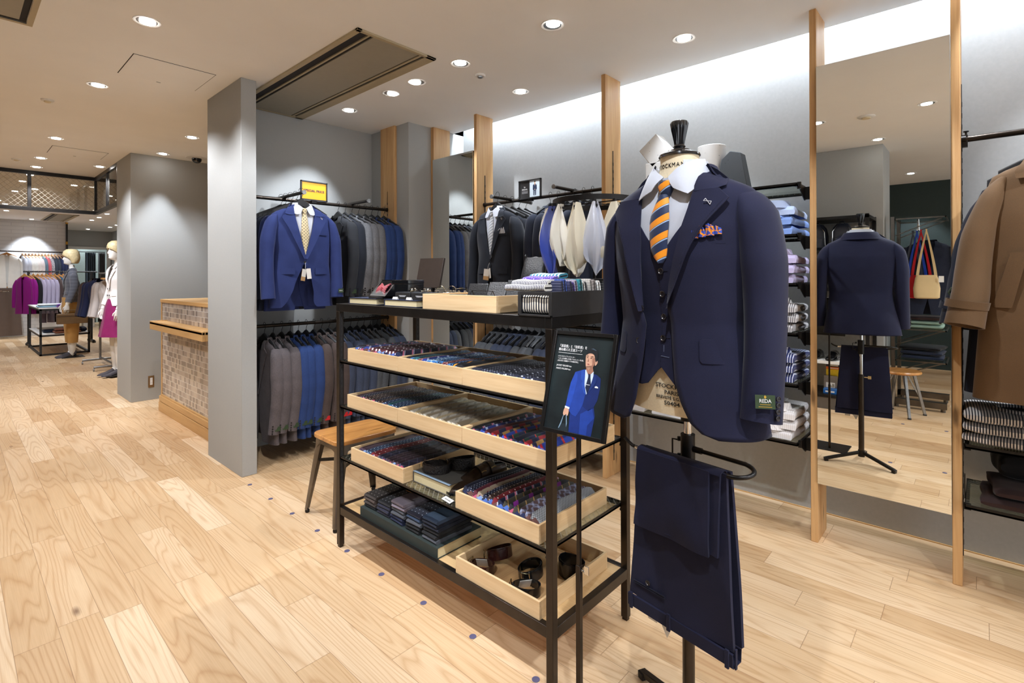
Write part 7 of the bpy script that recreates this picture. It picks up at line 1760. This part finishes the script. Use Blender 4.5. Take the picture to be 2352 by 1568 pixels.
# black free-standing rail
t = thing('garment_rack', 'black steel garment rack behind the folding table', 'garment rack', (1.06, 13.92, 0)); g = G(); g.tube([(-.05, 0, 1.475), (1.1, 0, 1.475)], .014, 10); g.build('rail', M['blackm'], t)
for x in (.03, 1.0):
    g = G(); g.tube([(x, 0, .03), (x, 0, 1.475)], .022, 10); g.build('upright', M['blackm'], t)
    g = G(); g.tube([(x, -.28, .04), (x, .28, .04)], .022, 10); g.lathe([(.03, 0), (.03, .04)], 12, (x, -.28, 0)); g.lathe([(.03, 0), (.03, .04)], 12, (x, .28, 0)); g.build('foot_bar', M['blackm'], t)
for k, c in enumerate(['magenta', 'magenta', 'black', 'lilac', 'lilac', 'lilac', 'lilac', 'brown', 'teal blue', 'teal blue', 'teal blue', 'black']):
    w_hang(cl[c], f'{c} knit', 1.03 + k * .064, 13.92, 1.475, R(-68 if k > 0 else -58), f'{ORD[k]} from the aisle on the black rack', 1.18)
for k, (x, c) in enumerate(((1.30, 'mauve'), (1.42, 'lilac'), (1.52, 'brown'), (1.72, 'black'))): 
    t = thing('hanging_trousers', f'{c} trousers hanging low under the black rack, {ORD[k]} from the aisle', 'trousers', (x, 13.95, .95), R(-60), 'trousers on the black rack'); g = G(); g.grid([[(.09 * math.cos(q), .03 * math.sin(q), z) for q in [2 * PI * j / 16 for j in range(16)]] for z in (0, -.5)], True, True, True); g.build('leg', cl[c], t)
# grey rack with blazers
t = thing('garment_rack', 'grey metal garment rack on castors beside the white jacket mannequin', 'garment rack', (1.64, 9.90, 0))
for y in (-.47, .45):
    g = G(); g.tube([(0, y, .07), (0, y, 1.42)], .016, 10); g.build('upright', M['grey_metal'], t); g = G(); g.tube([(-.22, y, .06), (.18, y, .06)], .016, 10); fb = g.build('foot_bar', M['grey_metal'], t)
    for x in (-.22, .18):
        g = G(); g.tube([(x - .008, y, .022), (x + .008, y, .022)], .022, 12); g.build('castor', M['grey_metal'], fb)
g = G(); g.tube([(0, -.47, .09), (0, .45, .09)], .014, 8); g.build('cross_bar', M['grey_metal'], t)
g = G(); g.box(-.13, .13, -.55, -.40, 1.325, 1.35); g.build('wooden_end', M['hangerwood'], t); g = G(); g.tube([(0, -.5, 1.42), (0, .5, 1.42)], .013, 10); g.build('rail', M['grey_metal'], t)
for k, (c, nm, y, x) in enumerate([(kf('oatmeal', 186, 178, 174), 'oatmeal blazer', 9.55, 1.66), (kf('oatmeal2', 178, 170, 168), 'second oatmeal blazer', 9.66, 1.65), (cl['navy'], 'navy blazer', 9.80, 1.58), (cl['navy'], 'second navy blazer', 9.92, 1.57), (cl['brown'], 'brown blazer', 10.06, 1.56)]):
    b_ = blazer((x, y, 1.325), R(-40), c, f'{nm} hanging on the grey metal rack', grp='blazers on the grey rack')
t = thing('hanging_trousers', 'tan trousers tucked under the oatmeal blazers', 'trousers', (1.70, 9.62, .80), R(-30)); g = G(); g.box(-.16, .16, -.03, .03, -.06, .2); g.build('legs', tanm, t, bevel=.01); g = G(); g.box(-.2, .2, -.035, .035, -.10, -.055); g.build('cuffs', cl['black'], t)
# pole and fitting room
t = thing('black_pole', 'black pole with brass bands at the end of the white brick wall', 'pole', (1.97, 16.46, 0)); g = G(); g.tube([(0, 0, 0), (0, 0, 2.66)], .02, 12); g.build('pole', M['blackm'], t); g = G(); g.tube([(0, 0, 2.66), (0, 0, 2.70)], .026, 12); g.tube([(0, 0, 2.16), (0, 0, 2.23)], .022, 12); g.build('bands', plain('brass_band', C(200, 150, 60), .3, .6), t)
cur = fabric('grey_blue_curtain', C(96, 112, 126), .85, var=.1); cur2 = fabric('grey_curtain', C(120, 122, 126), .85, var=.1)
for k, (x0, x1, m, lab) in enumerate(((2.70, 2.93, cur, 'blue-grey fitting room curtain gathered to the side'), (3.0, 3.15, cur2, 'grey fitting room curtain next to the door frame'))):
    t = thing('curtain', lab, 'curtain', (x0, 19.15, 0)); g = G(); rows = []
    for z in (.05, 2.08): rows.append([(u * (x1 - x0), .04 * math.sin(u * 30 + k) + .015 * math.sin(u * 57), z) for u in [q / 60 for q in range(61)]])
    g.grid(rows); g.build('cloth', m, t, solid=.004); g = G(); g.tube([(-.3, 0, 2.10), (x1 - x0, 0, 2.10)], .012, 8); g.build('rod', M['blackm'], t)
t = thing('drawer_cabinet', 'small white drawer cabinet beside the fitting room', 'cabinet', (2.62, 18.2, 0)); g = G(); g.box(-.12, .12, -.15, .15, 0, 1.0); g.build('body', M['white'], t, bevel=.004)
for z in (.68, .82):
    g = G(); g.box(-.10, .10, -.157, -.15, z, z + .10); g.build('drawer', M['cream'], t, bevel=.002)
# ------------------------------------------------------------ far side seen in the tall mirror
t = thing('shelf_unit', 'black steel shelf unit of bags and shoes against the grey pier', 'shelf unit', (-.58, .80, 0)); D = .48; Y = 1.55
for x in (0, D - .03):
    for y in (0, Y - .03):
        g = G(); g.box(x, x + .03, y, y + .03, 0, 1.95); g.build('post', M['black'], t)
for z, m in ((1.91, 'black'), (1.575, 'black'), (1.19, 'black'), (.80, 'black'), (.455, 'white'), (.115, 'black')):
    g = G(); g.box(.005, D, 0, Y, z, z + .03); g.build('shelf', M[m], t)
g = G(); g.box(.01, D - .005, 0, Y, 0, .115); g.build('plinth', plain('grey_plinth', C(92, 84, 76), .6), t); g = G(); g.box(0, .01, 0, Y, 0, 1.9); g.build('back_panel', plain('pale_back_panel', C(150, 146, 138), .7), t)
bpm = plain('navy_nylon', C(36, 40, 54), .5, var=.2)
for k, (y, nm) in enumerate(((1.05, 'navy backpack nearest the pier end on the top shelf'), (1.27, 'second navy backpack on the top shelf'), (1.50, 'third dark backpack on the top shelf'))):
    t = thing('backpack', nm, 'backpack', (-.28, y, 1.606), R(8 * (k - 1)), 'backpacks on the shelf unit'); g = G(); rows = []
    for z, a, b2 in ((0, .08, .085), (.05, .095, .095), (.15, .095, .098), (.23, .08, .088), (.27, .05, .06)): rows.append([(b2 * math.copysign(abs(math.cos(q)) ** .6, math.cos(q)), a * math.copysign(abs(math.sin(q)) ** .6, math.sin(q)), z) for q in [2 * PI * j / 24 for j in range(24)]])
    g.grid(rows, True, True, True); g.build('body', bpm, t); g = G(); g.tube([(.09, -.085, .05), (.10, -.08, .19), (.06, -.04, .255), (.06, .04, .255), (.10, .08, .19), (.09, .085, .05)], .004, 6); g.build('zip', M['chrome'], t); g = G(); g.tube([(.02, -.02, .26), (.02, -.02, .29), (.02, .02, .29), (.02, .02, .26)], .006, 6); g.build('handle', bpm, t); g = G(); g.box(.09, .115, -.06, .06, .02, .13); g.build('pocket', bpm, t, bevel=.01)
    g = G(); g.box(.12, .124, .03, .07, -.0, .035); g.build('tag', M['paper'], t)
for k, y in enumerate((.98, 1.13, 1.28)):
    s_ = dup(sx, (-.27, y, .4865), R(178 + 4 * k), f'black leather shoe, {ORD[k]} from the pier end on the white shelf', 'shoes on the shelf unit', {'upper': M['lacquer'], 'strap': M['lacquer'], 'welt_sole': M['lacquer'], 'heel': M['lacquer'], 'opening': M['dark'], 'buckle': M['chrome']})
for k, (x, y, z, dx, dy, dz, c, nm) in enumerate([(-.20, 1.14, .146, .10, .12, .05, C(24, 92, 160), 'blue shoe-care tin leaning at the front'), (-.26, 1.15, .146, .06, .12, .17, C(120, 112, 104), 'silver blister pack of shoe-care goods'), (-.30, 1.13, .146, .08, .13, .235, C(216, 190, 30), 'yellow shoe-care box under the orange one'), (-.30, 1.13, .381, .08, .13, .025, C(214, 104, 34), 'orange shoe-care box'), (-.30, 1.13, .406, .08, .13, .035, C(40, 30, 50), 'purple shoe-care box on top')]):
    t = thing('care_box', f'{nm} on the bottom shelf', 'box', (x, y, z), 0, 'shoe-care boxes'); g = G(); g.box(-dx / 2, dx / 2, -dy / 2, dy / 2, 0, dz); g.build('carton', plain('carton_' + 'abcde'[k], c, .35, var=.2, scale=12), t, bevel=.002); g = G(); g.box(dx / 2, dx / 2 + .001, -dy / 3, dy / 3, dz * .3, dz * .6); g.build('printed_band', M['paper'], t)
for k, (y, z) in enumerate(((1.03, .83), (1.22, .83))): folded_knit('tote_bag', f'dark tote bag lying {("by the pier end", "further in")[k]} on the middle shelf', (-.3, y, z + .001), 0, .3, .17, .12, bpm, cat='bag')
for k, (y, z) in enumerate(((1.06, 1.22), (1.28, 1.22))): folded_knit('bag', f'black leather bag standing {("by the pier end", "further in")[k]} on the third shelf', (-.3, y, z + .001), 0, .22, .17, .22, lea, cat='bag')
# steel rack with bags, jacket and jeans
t = thing('steel_rack', 'black open steel rack with glass shelves by the green wall', 'rack', (-1.25, .25, 0)); X = .55
for x in (0, X - .03):
    g = G(); g.box(x, x + .06, .41, .44, 0, 1.95); g.build('upright', M['gun'], t)
    g = G(); g.box(x, x + .06, 0, .44, .03, .09); g.lathe([(.02, 0), (.02, .03)], 10, (x + .03, .03, 0)); g.lathe([(.02, 0), (.02, .03)], 10, (x + .03, .40, 0)); g.build('foot_beam', M['gun'], t)
for z in (1.92, .79, .47):
    g = G(); g.box(0, X, 0, .012, z, z + .012); g.box(0, X, .40, .412, z, z + .012); g.box(0, .012, 0, .41, z, z + .012); g.box(X - .012, X, 0, .41, z, z + .012); f2 = g.build('shelf_frame', M['gun'], t); g = G(); g.box(.012, X - .012, .012, .40, z + .004, z + .010); g.build('glass_panel', M['glass'], f2, smooth=0)
    g = G(); g.bar((X * .9, .03, z), (X * .9, .41, z - .16), .01); g.bar((.05, .03, z), (.05, .41, z - .16), .01); g.build('strut', M['gun'], f2)
g = G(); g.tube([(X - .06, .22, 1.92), (X - .06, .22, 1.80), (X + .08, .22, 1.80)], .010, 8); g.build('hook_arm', M['chrome'], t)
dup(RJ, (-.80, .40, 1.69), R(85), 'navy jacket on the open steel rack behind the bags', None, {'*': M['ink'], 'keep': ('cuff_button', 'cuff_label', 'shoulder_basting')}).scale = (.9, 1.3, 1)
for k, (c, nm, x, y) in enumerate(((C(206, 180, 134), 'tan', -.56, .395), (C(176, 26, 34), 'red', -.61, .44), (C(34, 70, 170), 'cobalt blue', -.66, .475), (C(70, 74, 84), 'slate grey', -.71, .51))):
    t = thing('shoulder_bag', f'{nm} canvas shoulder bag hanging from the steel rack arm', 'bag', (x, y, 1.20), R(75 + 6 * k), 'canvas shoulder bags'); m = fabric(nm.replace(' ', '_') + '_canvas', c, .8, var=.06)
    g = G(); rows = []
    for z, a, b2 in ((-.08, .085, .035), (-.07, .10, .045), (.02, .105, .05), (.12, .09, .03), (.15, .08, .02)): rows.append([(a * math.copysign(abs(math.cos(q)) ** .5, math.cos(q)), b2 * math.copysign(abs(math.sin(q)) ** .7, math.sin(q)), z) for q in [2 * PI * j / 20 for j in range(20)]])
    g.grid(rows, True, True, True); g.build('body', m, t)
    g = G(); g.grid([[(-.085 + .085 * v ** 1.3, -.012, .10 + .50 * v), (-.060 + .070 * v ** 1.3, -.012, .10 + .50 * v)] for v in [q / 10 for q in range(11)]]); g.grid([[(.085 - .085 * v ** 1.3, .012, .10 + .50 * v), (.060 - .070 * v ** 1.3, .012, .10 + .50 * v)] for v in [q / 10 for q in range(11)]]); g.build('strap', m, t, solid=.002)
    if k == 0: g = G(); g.box(-.02, .02, -.06, -.058, .02, .08); g.build('tag', M['paper'], t, loc=(-.1, 0, .06))
for k, (z, m, nm) in enumerate(((.483, fabric('denim_dark', C(34, 42, 62), .85), 'dark denim jeans'), (.53, fabric('denim_dark_b', C(30, 36, 54), .85), 'second dark denim jeans'), (.577, bkc, 'black jeans'), (.803, fabric('mint_cotton', C(150, 176, 160), .85), 'mint green trousers'), (.843, fabric('mint_cotton_b', C(140, 166, 150), .85), 'second mint green trousers'), (.883, dbr, 'maroon knit'))):
    folded_knit('folded_jeans', f'{nm} folded on the open steel rack', (-.97, .45, z), R(4 * (k % 3)), .36, .34, .046, m, cat='trousers', grp='folded clothes on the steel rack')
t = thing('wooden_stool', 'low round wooden stool with grey steel legs, seen in the tall mirror', 'stool', (-.35, .585, 0), R(20)); g = G(); g.lathe([(.13, .395), (.165, .405), (.170, .415), (.162, .428), (.0, .424)], 36, cap0=True, cap1=False); g.build('seat', M['seat'], t)
for a in (45, 135, 225, 315):
    c, s = math.cos(R(a)), math.sin(R(a)); g = G(); g.bar((c * .11, s * .11, .40), (c * .20, s * .20, .01), .022, .022); l_ = g.build('leg', M['grey_metal'], t, bevel=.002); g = G(); g.lathe([(.016, 0), (.016, .012)], 12, (c * .20, s * .20, 0)); g.build('foot', M['blackm'], l_)
g = G()
for a in (45, 135, 225, 315): g.bar((math.cos(R(a)) * .165, math.sin(R(a)) * .165, .16), (math.cos(R(a)) * .06, math.sin(R(a)) * .06, .38), .008, .012)
g.build('brace', M['grey_metal'], t)
